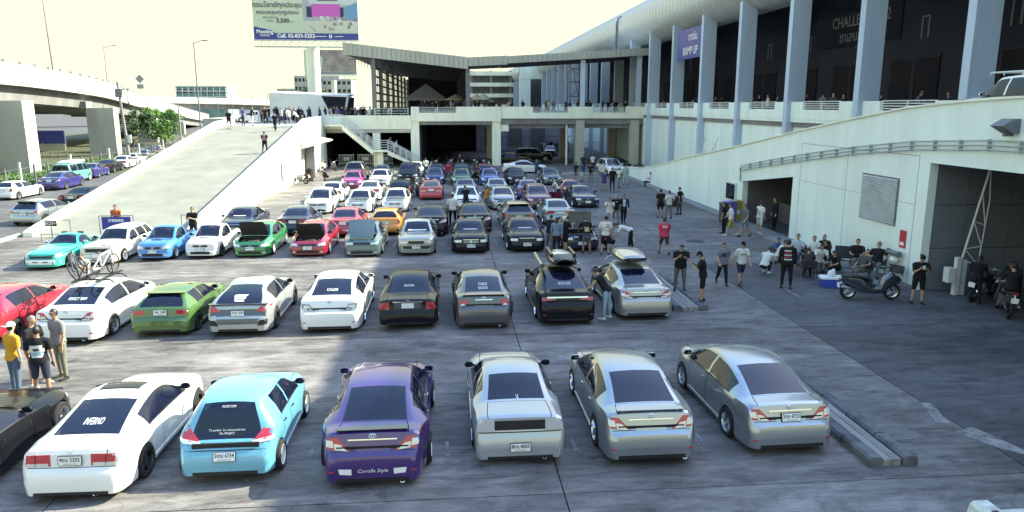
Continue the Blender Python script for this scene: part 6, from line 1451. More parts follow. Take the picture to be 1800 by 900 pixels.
place_car('sedan','dark sedan in the shade behind the thin column','f9f',SD2,PN['navy'],13.2,95,R(170),G7)
# side road at the left
pc('hatchback','pale grey-green hatchback with black tailgate glass beside the ramp wall','fiesta',hatch(L=3.95,W=1.74,H=1.46,ur=.7,rmat=BLACKRIM,detail=D(d_hatch,'กจ 7',sp=1,spm=CARBON,tl=[(.55,.8),(.83,.78),(.83,1.0),(.72,1.02)])),'silver',-22.5,40.9,'away',GL,rz=-.12)
pc('sedan','black sedan showing above the ramp wall at the left','lr0',SD2,'black',-23.2,47.5,'away',GL,rz=-.02)
pc('hatchback','red hatchback nose just inside the left edge','lr1',HM,'red',-31.0,46.2,'away',GL)
pc('hatchback','white two-door hatchback on the side road at the left edge','lr2',HM,'white',-30.0,52.4,'away',GL,rz=-.04)
pc('sedan','deep blue sedan parked on the side road','lr3',corolla(rmat=ALLOY,detail=D(d_corolla,'กก 1')),'indigo',-29.85,58.2,'away',GL,rz=.02)
VAN=hatch(L=4.3,W=1.75,H=1.85,zb=.26,r=.31,ra=.95,fa=.8,belt=1.12,zcowl=1.2,zhoodf=1.0,znose=.85,bump=.55,ztail=1.05,tail_u=.12,ur=.3,uf=3.2,uw=3.85,roofw=.66,doors=[(2.9,3.75)],pillars=[1.5,2.6],win_lo=.4,win_hi=3.8,square=1,rmat=WHITERIM,rtype='steel',detail=D(d_hatch,''))
vn,_=pc('van','aqua green classic van with a white roof load on the side road','lr4',VAN,'aqua',-31.35,63.0,'away',GL,rz=.02)
q=MB(); q.box(-.55,.55,-1.2,1.5,1.86,1.9)
for k in range(5): q.box(-.5,.5,-1.1+k*.55,-.75+k*.55,1.9,2.0)
o=q.build('roof_load',STICK,vn)
for k,(nm,lb,key,s,pt,x,y) in enumerate((('sedan','dark blue sedan ahead of the aqua van','lr5',SD2,'indigo',-31.5,67.6),('sedan','black sedan ahead of the dark blue sedan on the side road','lr6',SD2,'black',-32.3,72.6),('sedan','white sedan fifth along the side road beyond the van','lr7',SD1,'white',-33.0,77.8),('hatchback','white hatchback in front of the utility pole base','lr8',HM,'white',-34.0,83.2),('sedan','silver sedan far along the side road','lr9',SD1,'silver',-35.1,88.6),('sedan','grey sedan near the end of the side road line','lr10',SD1,'grey',-36.3,94.2),('hatchback','pale hatchback last in the side road line','lr11',HM,'silver2',-37.5,99.6))):
    pc(nm,lb,key,s,pt,x,y,'away',GL,rz=.12)
# on the decks and ramps
place_car('sedan','white sedan parked sideways among the crowd on the left deck','dk1',SD1,PN['white'],-20.3,82.5,R(84),'cars on the left deck',loc_z=4.5)
place_car('hatchback','black hatchback parked behind the white sedan on the left deck','dk2',HM,PN['black'],-18.0,87,R(80),'cars on the left deck',loc_z=4.5)
RL=[(58.5,'silver','silver car lowest on the right ramp','sedan',SD1,'rr1'),(51.5,'white','white car climbing the right ramp below the hall stair','sedan',SD1,'rr2'),(44.5,'cream','cream car on the right ramp showing only its roof','hatchback',HM,'rr3'),(37.5,'black','black car on the right ramp above the room opening','sedan',SD2,'rr4'),(30.5,'white','white car on the right ramp under the hall railing','hatchback',HJ,'rr5')]
for y,pt,lb,nm,s,key in RL: place_car(nm,lb,key,s,PN[pt],18.8,y,PI,GR,loc_z=ztop(y)-1.25,rx=-math.atan2(ztop(y-1)-ztop(y+1),2)*-1)
sv,_=place_car('suv','white off-roader with a roof rack at the top of the right ramp','rr6',hatch(L=4.7,W=1.9,H=2.0,zb=.4,r=.4,belt=1.25,zcowl=1.28,zhoodf=1.14,znose=.98,bump=.8,ztail=1.15,ur=.4,uf=2.6,uw=3.35,roofw=.66,win_lo=.5,win_hi=3.2,doors=[(1.3,2.2),(2.22,3.1)],pillars=[1.2,2.21],square=1,detail=D(d_hatch,'')),PN['white'],17.7,21.7,0,GR,loc_z=5.45)
q=MB()
for x in(-.55,.55): q.tube([(x,-2,2.08),(x,1.0,2.08)],.03)
for y in(-2,-1.2,-.4,.4,1): q.tube([(-.55,y,2.08),(.55,y,2.08)],.025); q.tube([(-.55,y,1.96),(-.55,y,2.08)],.02); q.tube([(.55,y,1.96),(.55,y,2.08)],.02)
q.build('roof_rack',STEELW,sv)
# label, x, y, facing (0 = away from the viewer, 180 = towards the viewer, 90 = to the left, -90 = to the right)
P('man in an orange shirt and white cap at the left edge',-9.58,16.35,-30,'stand',1.68,shirt=(.55,.27,.03),legs=JN,hat='backcap',hatc=WH,skin=2)
P('grey-haired man in a black tee and grey shorts among four men',-9.42,16.9,-100,'stand2',1.68,1.05,shirt=BK,legs=GY,hairc='g',shoe=WH,**SHORT)
P('man in a black tee with a big round print on his back',-8.9,16.1,8,'stand2',1.66,1.08,shirt=BK,legs=DN,prints=('round',),skin=1,**SHORT)
P('man in a grey tee and olive trousers wearing sunglasses',-9.1,17.35,150,'stand',1.72,shirt=(.22,.21,.22),legs=(.16,.17,.13),extra='glasses')
P('man in a white shirt standing behind the bicycle carrier car',-11.9,24.7,180,'phone',1.66,shirt=WH,legs=DN,hair='short')
P('man in an orange safety vest behind the blue barrier sign',-15.85,36.6,180,'stand',1.68,shirt=(.50,.12,.05),legs=DN,sleeve=.35)
P('man in black with crossed arms by the ramp foot railing',-11.85,35.2,170,'cross',1.70,1.1,shirt=BK,legs=DN)
P('man in a white shirt and black trousers between two black sedans',.22,38.9,0,'stand',1.76,1.1,shirt=WH,legs=BK)
P('man in black in front of the white sedan of the fifth row',1.05,43.9,20,'phone',1.66,shirt=BK,legs=BK)
P('woman in an ochre top beside the pale green-grey sedan',2.28,44.4,-60,'phone',1.58,shirt=(.38,.18,.05),legs=JN,hair='long')
P('man in black at the fender of the black sedan with square headlights',4.42,31.8,-40,'phone',1.64,shirt=BK,legs=GY,skin=1)
P('woman with long hair in a blue-grey shirt and black trousers',4.62,31.05,-20,'stand',1.63,shirt=(.16,.20,.28),legs=BK,hair='long',sleeve=1.6)
P('man in a long black tee beside the raised upright hood',5.05,31.4,-70,'phone',1.64,shirt=BK,legs=BK,hem=-.1,**SHORT)
P('man in a black tee with a print leaning over the engine',5.93,31.05,0,'lean',1.70,shirt=BK,legs=(.09,.10,.12),prints=('yellow',),skin=1,**SHORT)
P('man in a white patterned shirt and black shorts near the raised hood',6.68,30.7,-12,'stand2',1.72,shirt=WH,legs=BK,prints=('spots',),**SHORT)
P('man in black crouching beside the raised hood',7.25,31.9,100,'squat',1.70,shirt=BK,legs=BK,skin=1)
P('man in white bending down to the ground in black trousers',8.0,31.6,80,'bend',1.72,shirt=WH,legs=BK)
P('man in a white shirt holding a camera to his face',8.35,37.6,170,'photo',1.66,shirt=WH,legs=(.4,.4,.38))
P('bald man in a black tee and grey trousers walking to the viewer',8.95,38.8,180,'walk',1.70,1.08,shirt=BK,legs=GY,hair='bald',prints=('bar',))
P('man in a dark open jacket over a white shirt',9.42,38.9,175,'walk2',1.70,shirt=DN,legs=BK,sleeve=1.85,prints=('front_white',))
P('heavy man in a red tee with a white back label walking away',9.22,30.6,0,'walk',1.64,1.22,shirt=(.50,.05,.09),legs=(.05,.05,.055),prints=('label',),skin=1,**SHORT)
P('man in a long black outfit standing in the roadway group of three',12.08,41.1,-15,'stand',1.64,shirt=BK,legs=BK,hem=-.14,**SHORT)
P('man in a white tee and grey trousers in the roadway group of three',12.42,40.6,20,'hips',1.62,1.08,shirt=WH,legs=GY)
P('man in a black tee holding his hands behind his back near the wall',13.5,42.1,40,'back',1.64,shirt=BK,legs=(.06,.06,.075))
P('woman in white sitting against the ramp wall',15.5,56.0,70,'sit',1.62,shirt=WH,legs=(.04,.03,.04),hair='long',z=.1)
P('woman with long hair in a purple dress',11.7,54.8,180,'stand',1.52,shirt=(.07,.06,.17),legs=(.07,.06,.17),hair='long',hem=-.16,leg=.5)
P('man all in black next to the woman in purple',12.4,55.1,0,'stand',1.74,shirt=BK,legs=BK)
P('man in a white shirt near the white SUV',13.25,56.6,-90,'stand2',1.58,shirt=WH,legs=GY)
P('woman in loose pale green clothes beside the low end of the ramp wall',14.25,58.6,180,'stand',1.62,shirt=(.30,.40,.38),legs=(.40,.44,.42),sleeve=1.7,hair='long')
P('man in dark clothes left in the far group by the kerb',10.8,62.1,-60,'stand',1.62,shirt=BK,legs=GY,**SHORT)
P('man in a blue top in the far group by the kerb',11.3,61.7,60,'stand2',1.60,shirt=(.06,.08,.26),legs=WH,**SHORT)
P('person in black with a bag right in the far group by the kerb',11.95,61.3,150,'phone',1.60,shirt=BK,legs=KH,hair='long')
P('tall man in dark clothes behind the far group near the deck column',12.9,70.2,180,'stand',1.72,shirt=DN,legs=BK)
P('man in a white tee walking away beneath the right deck',14.3,72.5,0,'walk',1.60,shirt=WH,legs=DN)
P('heavy man in a black tee and olive trousers looking at his phone on the island',7.8,23.9,170,'phone',1.66,1.2,shirt=BK,legs=(.14,.135,.11),z=.11)
P('young man in a cap and black shorts on the end of the island',8.05,22.35,70,'phone',1.68,shirt=BK,legs=BK,hat='cap',sleeve=.8,z=.11,**SHORT)
P('man in a grey and dark raglan tee walking on the roadway',9.72,25.05,175,'walk',1.60,shirt=(.17,.18,.22),legs=BK,prints=('dark_patch',))
P('man in a white tee and navy shorts walking beside the raglan tee',10.38,25.0,180,'walk2',1.62,shirt=WH,legs=DN,hat='cap',prints=('thin_bar',),**SHORT)
P('young man in a black vest and light jeans between the two roof-box sedans',4.68,21.1,60,'lean',1.68,shirt=BK,legs=(.30,.38,.46),sleeve=.15,shoe=WH)
P('man in a white tee and yellow shorts walking past the room opening',13.85,34.9,75,'walk',1.66,shirt=WH,legs=(.32,.33,.06),shoe=WH,**SHORT)
P('woman with long black hair hidden behind the yellow shorts',13.75,35.6,60,'stand',1.60,shirt=BK,legs=BK,hair='long')
P('man in a grey shirt and shorts at the edge of the room opening',14.4,34.55,120,'walk2',1.66,shirt=(.12,.14,.15),legs=(.2,.19,.18),**SHORT)
P('man in a white shirt and pale shorts with a shoulder strap pointing',15.2,34.7,-70,'point',1.62,1.12,shirt=WH,legs=(.55,.58,.55),prints=('strap',),z=.1,shoe=WH,**SHORT)
P('man in a black uniform inside the room opening',16.5,35.9,100,'stand',1.66,shirt=BK,legs=BK,sleeve=1.8,z=.1)
P('man in a white tee squatting on the roadway beside the seated group',11.9,26.5,-50,'squat',1.70,shirt=WH,legs=BK,shoe=WH)
P('man in a white tee seated behind the squatting man',12.9,27.6,-130,'sitlean',1.66,shirt=WH,legs=GY)
P('man in a black hooded jacket with a printed back facing the seated group',11.75,24.3,-20,'stand',1.76,1.12,shirt=BK,legs=BK,sleeve=1.9,prints=('block',))
P('man in a pale grey tee seated against the wall, left of the group',14.0,28.2,150,'sit',1.70,shirt=(.42,.45,.48),legs=JN)
P('man in a white tee seated second along the wall',14.55,27.9,160,'sit',1.64,shirt=WH,legs=DN)
P('woman with long black hair leaning forward in the seated group',15.0,27.6,120,'sitlean',1.62,shirt=BK,legs=BK,hair='long')
P('man in a white tee with a strap seated in the middle of the group',14.2,26.8,170,'sitlean',1.62,shirt=WH,legs=(.4,.4,.38),prints=('strap',))
P('person in dark brown seated on a folding chair with back turned',13.25,25.7,-20,'sitlean',1.60,shirt=(.05,.035,.035),legs=BK)
P('man in a black tee with badges seated against the ramp wall',15.55,26.5,150,'sit',1.66,1.05,shirt=BK,legs=GY,z=.1,prints=('badge',))
P('man in a black tee and sunglasses lounging at the wall by the scooter',15.7,25.4,140,'recline',1.70,1.1,shirt=BK,legs=GY,z=.1,extra='glasses')
P('man in a grey-brown outfit slumped on the chair behind the scooter',14.9,25.0,110,'recline',1.60,shirt=(.08,.075,.075),legs=(.13,.12,.11),z=.0)
P('man in dark clothes seated low behind the blue cooler',14.3,25.6,120,'sitlean',1.55,shirt=BK,legs=BK,prints=('badge',))
P('man in a black tee and shorts holding a paper cup by the garage corner',15.05,21.95,165,'phone',1.66,1.12,shirt=BK,legs=BK,hat='backcap',sleeve=.9,extra='cup',**SHORT)
P('woman in a black outfit standing in the garage mouth',16.95,21.85,-50,'phone',1.60,shirt=BK,legs=BK,hair='long',sleeve=1.8)
P('man in black beside the motorcycles at the right edge',17.75,21.2,120,'lean',1.72,shirt=BK,legs=BK,sleeve=1.5)
P('man in a white tee near the foot of the stair',-2.0,68.2,0,'stand',1.62,1.1,shirt=WH,legs=DN)
P('heavy man in a red shirt standing between far-row cars',.05,63.2,10,'hips',1.62,1.2,shirt=(.42,.04,.08),legs=GY,**SHORT)
P('man in black bending at the nose of the green far-row hatchback',1.9,57.3,-90,'lean',1.66,shirt=BK,legs=BK)
P('man in dark blue between the green and bright blue far-row hatchbacks',2.35,60.5,180,'stand',1.60,shirt=DN,legs=BK)
P('man in black and white trousers under the deck beyond the far rows',1.2,72.5,150,'stand',1.66,shirt=BK,legs=WH)
P('man in blue walking beside the sideways white coupe',8.0,66.6,180,'walk',1.62,shirt=(.05,.09,.16),legs=(.05,.08,.14))
P('man in white leaning into the open door of the dark red hatchback',7.35,48.9,70,'lean',1.60,shirt=WH,legs=DN)
P('person in black beside the parked white scooter',-10.2,64.2,90,'squat',1.66,shirt=BK,legs=BK,hat='cap',hatc=WH)
P('woman in a black top seated between the white tees by the wall',15.25,28.4,170,'sit',1.58,shirt=BK,legs=JN,hair='long')
P('boy in a blue tee seated on the kerb at the left of the group',13.2,28.7,-150,'sitlean',1.5,shirt=(.08,.12,.25),legs=GY)
P('rider in a dark jacket sitting on the motorcycle at the right edge',17.05,20.5,-25,'sit',1.68,shirt=(.02,.02,.025),legs=BK,sleeve=1.8,z=.42)
GD='people on the ramp and decks'
P('man in a black printed tee at the top left edge of the ramp',-18.9,67.3,180,'stand',1.68,shirt=BK,legs=BK,z=4.26,group=GD,prints=('label',),**SHORT)
P('man in a blue shirt beside the ramp top left edge',-18.4,70.0,150,'stand2',1.66,shirt=(.10,.12,.30),legs=DN,z=4.5,group=GD)
P('man in a black top and white trousers at the ramp top',-17.5,69.6,-60,'stand',1.70,shirt=BK,legs=WH,z=4.5,group=GD)
P('man in black standing before the white sedan on the left deck',-17.6,75,180,'stand',1.68,shirt=BK,legs=BK,z=4.5,group=GD)
P('person in black walking down near the ramp top',-14.75,66.2,180,'walk',1.62,shirt=BK,legs=BK,z=4.1,group=GD)
P('man in a black printed tee climbing the ramp near its right wall',-13.55,57,0,'walk2',1.68,shirt=BK,legs=BK,z=2.79,group=GD,prints=('block',))
P('man in a white tee at the ramp top in front of the crowd',-14.4,70.3,30,'walk',1.64,shirt=WH,legs=GY,z=4.5,group=GD,**SHORT)
P('man in white bending at the right end of the ramp top',-13.3,68.6,90,'lean',1.62,shirt=WH,legs=BK,z=4.44,group=GD)
P('man in pale clothes walking among the ramp-top crowd',-15.4,72,120,'walk2',1.64,shirt=(.4,.4,.36),legs=DN,z=4.5,group=GD)
P('man in a purple shirt coming down the stair',-5.9,77.9,-90,'step',1.66,shirt=(.10,.08,.32),legs=DN,z=1.45,group=GD)
P('man in a white shirt coming down the stair behind the purple shirt',-5.3,78.2,-90,'step',1.64,shirt=WH,legs=DN,z=1.2,group=GD)
# build the bodies in one batch
raws=[person_raw(p['pose'],p['H'],p['bw'],False) for p in PEOPLE]
far=[math.hypot(p['x'],p['y'])>48 for p in PEOPLE]
rms=remesh_batch([(r[1],.034 if f else .022) for r,f in zip(raws,far)])
def shirt_patch(bvh,M,poly,side,mat,parent,name='print',H=1.7):
    """flat print laid on the back (-Y) or front (+Y) of the shirt; poly in (x,z)"""
    d=Vector((0,1,0)) if side=='back' else Vector((0,-1,0)); vs=[]
    n_=5; fs=[]
    (x0,x1,z0,z1)=poly
    for b in range(n_+1):
        for a in range(n_+1):
            x=x0+(x1-x0)*a/n_; z=z0+(z1-z0)*b/n_; h=bvh.ray_cast(Vector((x,-1.5*d.y,z)),d)
            if h[0] is None: return
            vs.append(h[0]-d*.006)
    for b in range(n_):
        for a in range(n_): fs.append((b*(n_+1)+a,b*(n_+1)+a+1,(b+1)*(n_+1)+a+1,(b+1)*(n_+1)+a))
    q=MB(); q.add(vs,fs); q.build(name,mat,parent)
PRW=cloth((.6,.6,.56)); PRD=cloth((.05,.05,.07)); PRB=cloth((.28,.42,.52)); PRY=cloth((.35,.28,.12)); PRR=cloth((.40,.06,.10))
def prints(kind,bvh,H,par,z0):
    s=H/1.7; f=lambda poly,side,m:shirt_patch(bvh,None,[poly[0]*s,poly[1]*s,poly[2]*s,poly[3]*s],side,m,par)
    if kind=='round':
        for p in((-.13,.13,1.22,1.30),(-.16,.16,1.14,1.22)): f(p,'back',PRW)
        f((-.12,.14,1.06,1.14),'back',PRB); f((-.1,.12,1.02,1.06),'back',PRW); f((-.06,.06,1.17,1.23),'back',PRD)
    elif kind=='yellow': f((-.10,.10,1.0,1.14),'back',PRY); f((-.12,.12,1.14,1.18),'back',PRY)
    elif kind=='spots':
        r_=random.Random(5)
        for k in range(9): x=r_.uniform(-.15,.1); z=r_.uniform(.98,1.35); f((x,x+.08,z,z+.025),'back',PRD)
    elif kind=='bar': f((-.07,.07,1.26,1.29),'front',PRW)
    elif kind=='thin_bar': f((-.11,.11,1.18,1.21),'front',PRD)
    elif kind=='front_white': f((-.07,.07,1.0,1.38),'front',PRW)
    elif kind=='label': f((-.11,.11,1.24,1.33),'back',PRW); f((-.07,.07,1.27,1.30),'back',PRR)
    elif kind=='dark_patch': f((-.09,.09,1.12,1.28),'front',PRD)
    elif kind=='block':
        for k in range(5): f((-.13,.13-.01*k,1.02+.075*k,1.06+.075*k),'back',PRW if k%2==0 else PRR)
    elif kind=='badge': f((.04,.09,1.22,1.26),'front',PRW)
    elif kind=='strap':
        for k in range(6): f((-.12+.04*k,-.07+.04*k,1.3-.06*k,1.36-.06*k),'back',PRD)
for p,raw,rm,f in zip(PEOPLE,raws,rms,far):
    e=thing('person',p['label'],'person',(p['x'],p['y'],p['z']),R(p['face']),p['group'])
    pts=person_parts(raw,rm,p['H'],p['sleeve'],p['leg'],p['hem'],p['hair'],p['hat'],lod=f)
    mm={'body':SKIN[p['skin']],'shirt':cloth(p['shirt']),'trousers':cloth(p['legs']),'shoe0':cloth(p['shoe']),'shoe1':cloth(p['shoe']),'hair':HAIRG if p['hairc'] else HAIR,'eye1':EYE,'eye-1':EYE,'mouth':LIP,'cap':cloth(p['hatc'])}
    for nm,m in pts.items(): m.build(NM.get(nm,nm),mm[nm],e,smooth=70)
    if p['prints'] and 'shirt' in pts:
        b=BVHTree.FromPolygons([Vector(v) for v in pts['shirt'].v],pts['shirt'].f)
        for k in p['prints']: prints(k,b,p['H'],e,0)
    J,_,_,M=raw; H=p['H']
    if p['extra']=='glasses':
        q=MB()
        for s in(1,-1): q.ball((s*.018*H,.054*H,.010*H),.014*H,.004*H,.010*H,8); q.bar((s*.03*H,.05*H,.012*H),(s*.046*H,0,.012*H),.004)
        q.v=[M@Vector(v) for v in q.v]; q.build('sunglasses',DARKP,e)
    if p['extra']=='cup':
        q=MB(); w=(J['wr0']+J['wr1'])/2+Vector((.02,.06,.0)); q.lathe([(.001,0),(.03,0),(.042,.12),(.001,.12)],10,Matrix.Translation(w)@Matrix.Rotation(R(-90),4,'Y')); q.build('paper_cup',PRW,e)
# ---------------------------------------------------------------- crowds on the decks and in the hall gallery
base=[]
for ps in('stand','stand2','phone','cross','walk','hips'): base.append(person_raw(ps,1.68,1.05,True))
brm=remesh_batch([(r[1],.045) for r in base]); BM=[]
for i,(r,m) in enumerate(zip(base,brm)):
    pts=person_parts(r,m,1.68,.75 if i!=3 else 1.7,.95 if i%3==1 else 1.9,-.02,'long' if i==2 else 'short',None,lod=True)
    BM.append({nm:mb.mesh(NM.get(nm,nm),SKIN[0],70) for nm,mb in pts.items() if nm in('body','shirt','trousers','hair')})
CC=[('dark',BK),('dark',DN),('dark',(.03,.03,.04)),('dark',(.05,.05,.06)),('white',WH),('grey',GY),('blue',(.10,.12,.28)),('dark',BK)]
rgc=random.Random(21); ncrowd={}
def crowd(n_,x0,x1,y0,y1,z,where,grp,dens=None):
    pts=[]
    for k in range(n_*30):
        if len(pts)>=n_: break
        x=rgc.uniform(x0,x1); y=rgc.uniform(y0,y1)
        if all(math.hypot(x-a,y-b)>.5 for a,b in pts): pts.append((x,y))
    for x,y in pts:
        cn,c=CC[rgc.randrange(len(CC))]; i=rgc.randrange(len(BM)); H=rgc.uniform(.93,1.06)
        e=thing('person','distant person in %s clothes %s'%(cn,where),'person',gp(x,y,z),rgc.uniform(-3.1,3.1),'%s, %s clothes'%(grp,cn)); e.scale=(H,H,H)
        for nm,me in BM[i].items():
            o=link(nm,me,e); o.material_slots[0].link='OBJECT'
            o.material_slots[0].material={'body':SKIN[rgc.randrange(3)],'shirt':cloth(c),'trousers':cloth(CC[rgc.randrange(len(CC))][1]),'hair':HAIR}[nm]
crowd(46,-13.5,-4.2,79.6,86,4.5,'in the crowd behind the left deck parapet','crowd behind the left deck parapet')
crowd(16,-19.5,-14,76,84,4.5,'in the crowd around the cars on the left deck','crowd around the left deck cars')
crowd(40,-3.3,5.4,79.7,88,5.2,'in the crowd under the canopy behind the middle parapet','crowd under the canopy')
crowd(22,5.8,20,79.6,86,5.2,'on the right deck between the canopy posts','people on the right deck')
crowd(14,21.9,24,28,46,5.35,'in the hall gallery above the ramp near the viewer','people in the near hall gallery')
crowd(16,21.9,24,46,76,5.35,'in the far hall gallery near the blue sign','people in the far hall gallery')
crowd(16,12.5,16.2,96,103,0.0,'on the path beyond the shaded right deck','people beyond the right deck')
# ---------------------------------------------------------------- two-wheelers
def wheel2(parent,y,r,w=.1,rimm=None,spokes=0,x=0):
    q=MB(); q.lathe([(r*.70,-w*.45),(r*.93,-w*.5),(r,-w*.2),(r,w*.2),(r*.93,w*.5),(r*.70,w*.45)],20,Matrix.Translation((x,y,r)),close=True); t=q.build('wheel',TYRE,parent,smooth=40)
    q=MB(); rm=rimm or ALLOY; q.lathe([(r*.72,-w*.4),(r*.62,-w*.3),(r*.62,w*.3),(r*.72,w*.4)],20,Matrix.Translation((x,y,r)),close=True); q.lathe([(.001,-w*.5),(r*.13,-w*.5),(r*.13,w*.5),(.001,w*.5)],10,Matrix.Translation((x,y,r)))
    for k in range(spokes or 5):
        a=2*math.pi*k/(spokes or 5); q.bar((x,y+r*.1*math.cos(a),r+r*.1*math.sin(a)),(x,y+r*.66*math.cos(a),r+r*.66*math.sin(a)),.03 if not spokes else .006,.02 if not spokes else .006)
    q.build('rim',rm,t); return t
def hull(q,secs,mi=0):
    """loft of (y, [(x,z)...]) half sections mirrored"""
    n_=len(secs[0][1]); rings=[]
    for y,pts in secs: rings.append([(x,y,z) for x,z in pts]+[(-x,y,z) for x,z in reversed(pts)])
    m_=2*n_; vs=[v for r in rings for v in r]; fs=[(i*m_+k,i*m_+(k+1)%m_,(i+1)*m_+(k+1)%m_,(i+1)*m_+k) for i in range(len(secs)-1) for k in range(m_)]
    fs+=[tuple(range(m_-1,-1,-1)),tuple((len(secs)-1)*m_+k for k in range(m_))]; q.add(vs,fs,mi)
def scooter(label,x,y,rz,col,name='scooter',group=None,big=True):
    e=thing(name,label,'scooter',gp(x,y,0),rz,group); b=paint('paint_sc_%s'%name+str(col),col,metal=.3)
    wheel2(e,-.72,.27,.13); wheel2(e,.72,.28,.12)
    q=MB(); hull(q,[(-1.0,[(.02,.62),(.05,.66),(.04,.72),(.01,.74)]),(-.75,[(.10,.52),(.17,.62),(.15,.76),(.03,.80)]),(-.35,[(.16,.32),(.2,.5),(.17,.72),(.04,.78)]),(0,[(.17,.22),(.2,.36),(.15,.52),(.04,.60)]),(.3,[(.17,.24),(.2,.36),(.14,.48),(.04,.52)]),(.42,[(.16,.28),(.22,.5),(.2,.74),(.04,.80)]),(.62,[(.10,.46),(.22,.64),(.20,.86),(.04,.96)]),(.86,[(.04,.56),(.15,.66),(.13,.82),(.03,.88)]),(1.0,[(.01,.62),(.04,.66),(.04,.72),(.01,.74)])]); q.build('bodywork',b,e,smooth=40)
    q=MB(); hull(q,[(-.95,[(.04,.74),(.08,.76),(.07,.82),(.01,.83)]),(-.55,[(.12,.76),(.16,.79),(.14,.86),(.02,.87)]),(-.25,[(.12,.72),(.15,.75),(.13,.81),(.02,.82)]),(.05,[(.06,.60),(.08,.64),(.07,.68),(.01,.69)])]); q.build('seat',DARKP,e,smooth=45)
    q=MB(); q.add([(-.17,.80,.92),(.17,.80,.92),(.13,.58,1.26),(-.13,.58,1.26),(-.17,.81,.92),(.17,.81,.92),(.13,.59,1.26),(-.13,.59,1.26)],[(0,1,2,3),(7,6,5,4),(0,4,5,1),(1,5,6,2),(2,6,7,3),(3,7,4,0)]); q.build('windscreen',SMOKELENS,e)
    q=MB(); q.tube([(-.34,.42,1.02),(-.15,.5,1.0),(.15,.5,1.0),(.34,.42,1.02)],.018); q.tube([(0,.55,.8),(0,.72,.28)],.03); q.build('handlebar',DARKP,e,smooth=50)
    for s in(1,-1):
        q=MB(); q.tube([(s*.28,.45,1.02),(s*.34,.52,1.2)],.01,5); q.ball((s*.36,.52,1.24),.07,.02,.045,8); q.build('mirror',DARKP,e,smooth=50)
    q=MB(); q.tube([(.20,-.15,.26),(.22,-.5,.34),(.22,-1.0,.48)],[.035,.055,.06],10); q.build('exhaust',CHROME,e,smooth=50)
    q=MB(); q.box(-.1,.1,.97,1.0,.66,.76); q.build('headlight',CLEARLENS,e); q=MB(); q.box(-.08,.08,-1.02,-.99,.64,.71); q.build('tail_lamp',REDLENS,e); q=MB(); q.box(-.1,.1,-1.06,-1.04,.4,.56); q.bar((0,-1.05,.5),(0,-.9,.62),.04); q.build('licence_plate',PLATE,e)
    q=MB(); q.tube([(-.1,.1,.28),(-.2,.0,.0)],.014,5); q.build('kickstand',STEELG,e)
    q=MB(); q.add([(-.07,.5,.56),(.07,.5,.56),(.07,.95,.56),(-.07,.95,.56),(-.06,.6,.62),(.06,.6,.62),(.06,.85,.62),(-.06,.85,.62)],[(4,5,6,7),(0,1,5,4),(1,2,6,5),(2,3,7,6),(3,0,4,7)]); q.build('mudguard',b,e); return e
def motorbike(label,x,y,rz,col,group=None,z=0,lean=8):
    e=thing('motorcycle',label,'motorcycle',gp(x,y,z),rz,group); e.rotation_euler=(0,R(lean),rz); b=paint('paint_mc_'+str(col),col)
    wheel2(e,-.66,.30,.11,BLACKRIM,8); wheel2(e,.70,.30,.10,BLACKRIM,8)
    q=MB(); hull(q,[(-.1,[(.05,.66),(.1,.7),(.1,.78),(.02,.82)]),(.15,[(.09,.66),(.16,.72),(.14,.86),(.03,.92)]),(.38,[(.06,.70),(.12,.74),(.11,.84),(.02,.90)])]); q.build('tank',b,e,smooth=45)
    q=MB(); hull(q,[(-.85,[(.03,.80),(.08,.82),(.07,.88),(.01,.89)]),(-.4,[(.08,.70),(.12,.73),(.11,.80),(.02,.81)]),(-.05,[(.06,.70),(.09,.73),(.08,.77),(.01,.78)])]); q.build('seat',DARKP,e,smooth=45)
    q=MB(); q.box(-.14,.14,-.2,.25,.3,.62); q.lathe([(.001,-.2),(.12,-.2),(.12,.2),(.001,.2)],10,Matrix.Translation((0,-.08,.34))); q.build('engine',ENGINE,e)
    q=MB()
    for s in(1,-1): q.tube([(s*.08,.70,.3),(s*.09,.45,.95)],.022); q.tube([(s*.09,-.66,.3),(s*.08,-.15,.42)],.02)
    q.tube([(-.36,.34,1.04),(-.12,.42,1.0),(.12,.42,1.0),(.36,.34,1.04)],.016); q.tube([(0,.45,.9),(0,-.2,.62),(0,-.8,.78)],.025); q.build('frame',STEELG,e,smooth=50)
    q=MB(); q.ball((0,.56,.92),.10,.08,.10,10); q.build('headlight',CLEARLENS,e,smooth=60)
    q=MB(); q.tube([(.14,.1,.3),(.17,-.4,.3),(.18,-.85,.45)],[.025,.045,.05],8); q.build('exhaust',CHROME,e,smooth=50)
    q=MB(); q.box(-.1,.1,-.99,-.97,.56,.72); q.bar((0,-.98,.7),(0,-.8,.8),.03); q.build('licence_plate',PLATE,e); q=MB(); q.box(-.07,.07,-.9,-.86,.8,.86); q.build('tail_lamp',REDLENS,e)
    for s in(1,-1): q=MB(); q.tube([(s*.3,.36,1.04),(s*.36,.40,1.2)],.009,5); q.ball((s*.38,.40,1.22),.06,.015,.04,8); q.build('mirror',DARKP,e,smooth=50)
    return e
scooter('slate blue maxi scooter parked side-on in front of the seated group',13.85,22.65,R(-100),(.03,.04,.06))
motorbike('dark motorcycle seen from behind with a white plate at the right edge',17.0,20.7,R(-25),(.02,.02,.025),lean=6)
motorbike('second dark motorcycle further into the garage at the right edge',17.9,20.0,R(-40),(.03,.02,.025),lean=6)
motorbike('third dark motorcycle beside the barrier post in the garage mouth',17.6,22.4,R(-60),(.03,.03,.035),lean=6)
scooter('small white step-through scooter parked by the undercroft',-12.0,73.5,PI,(.6,.6,.57),'step_scooter')
motorbike('black motorcycle beside the small white scooter',-11.0,73.8,PI+.3,(.02,.02,.02),lean=8)
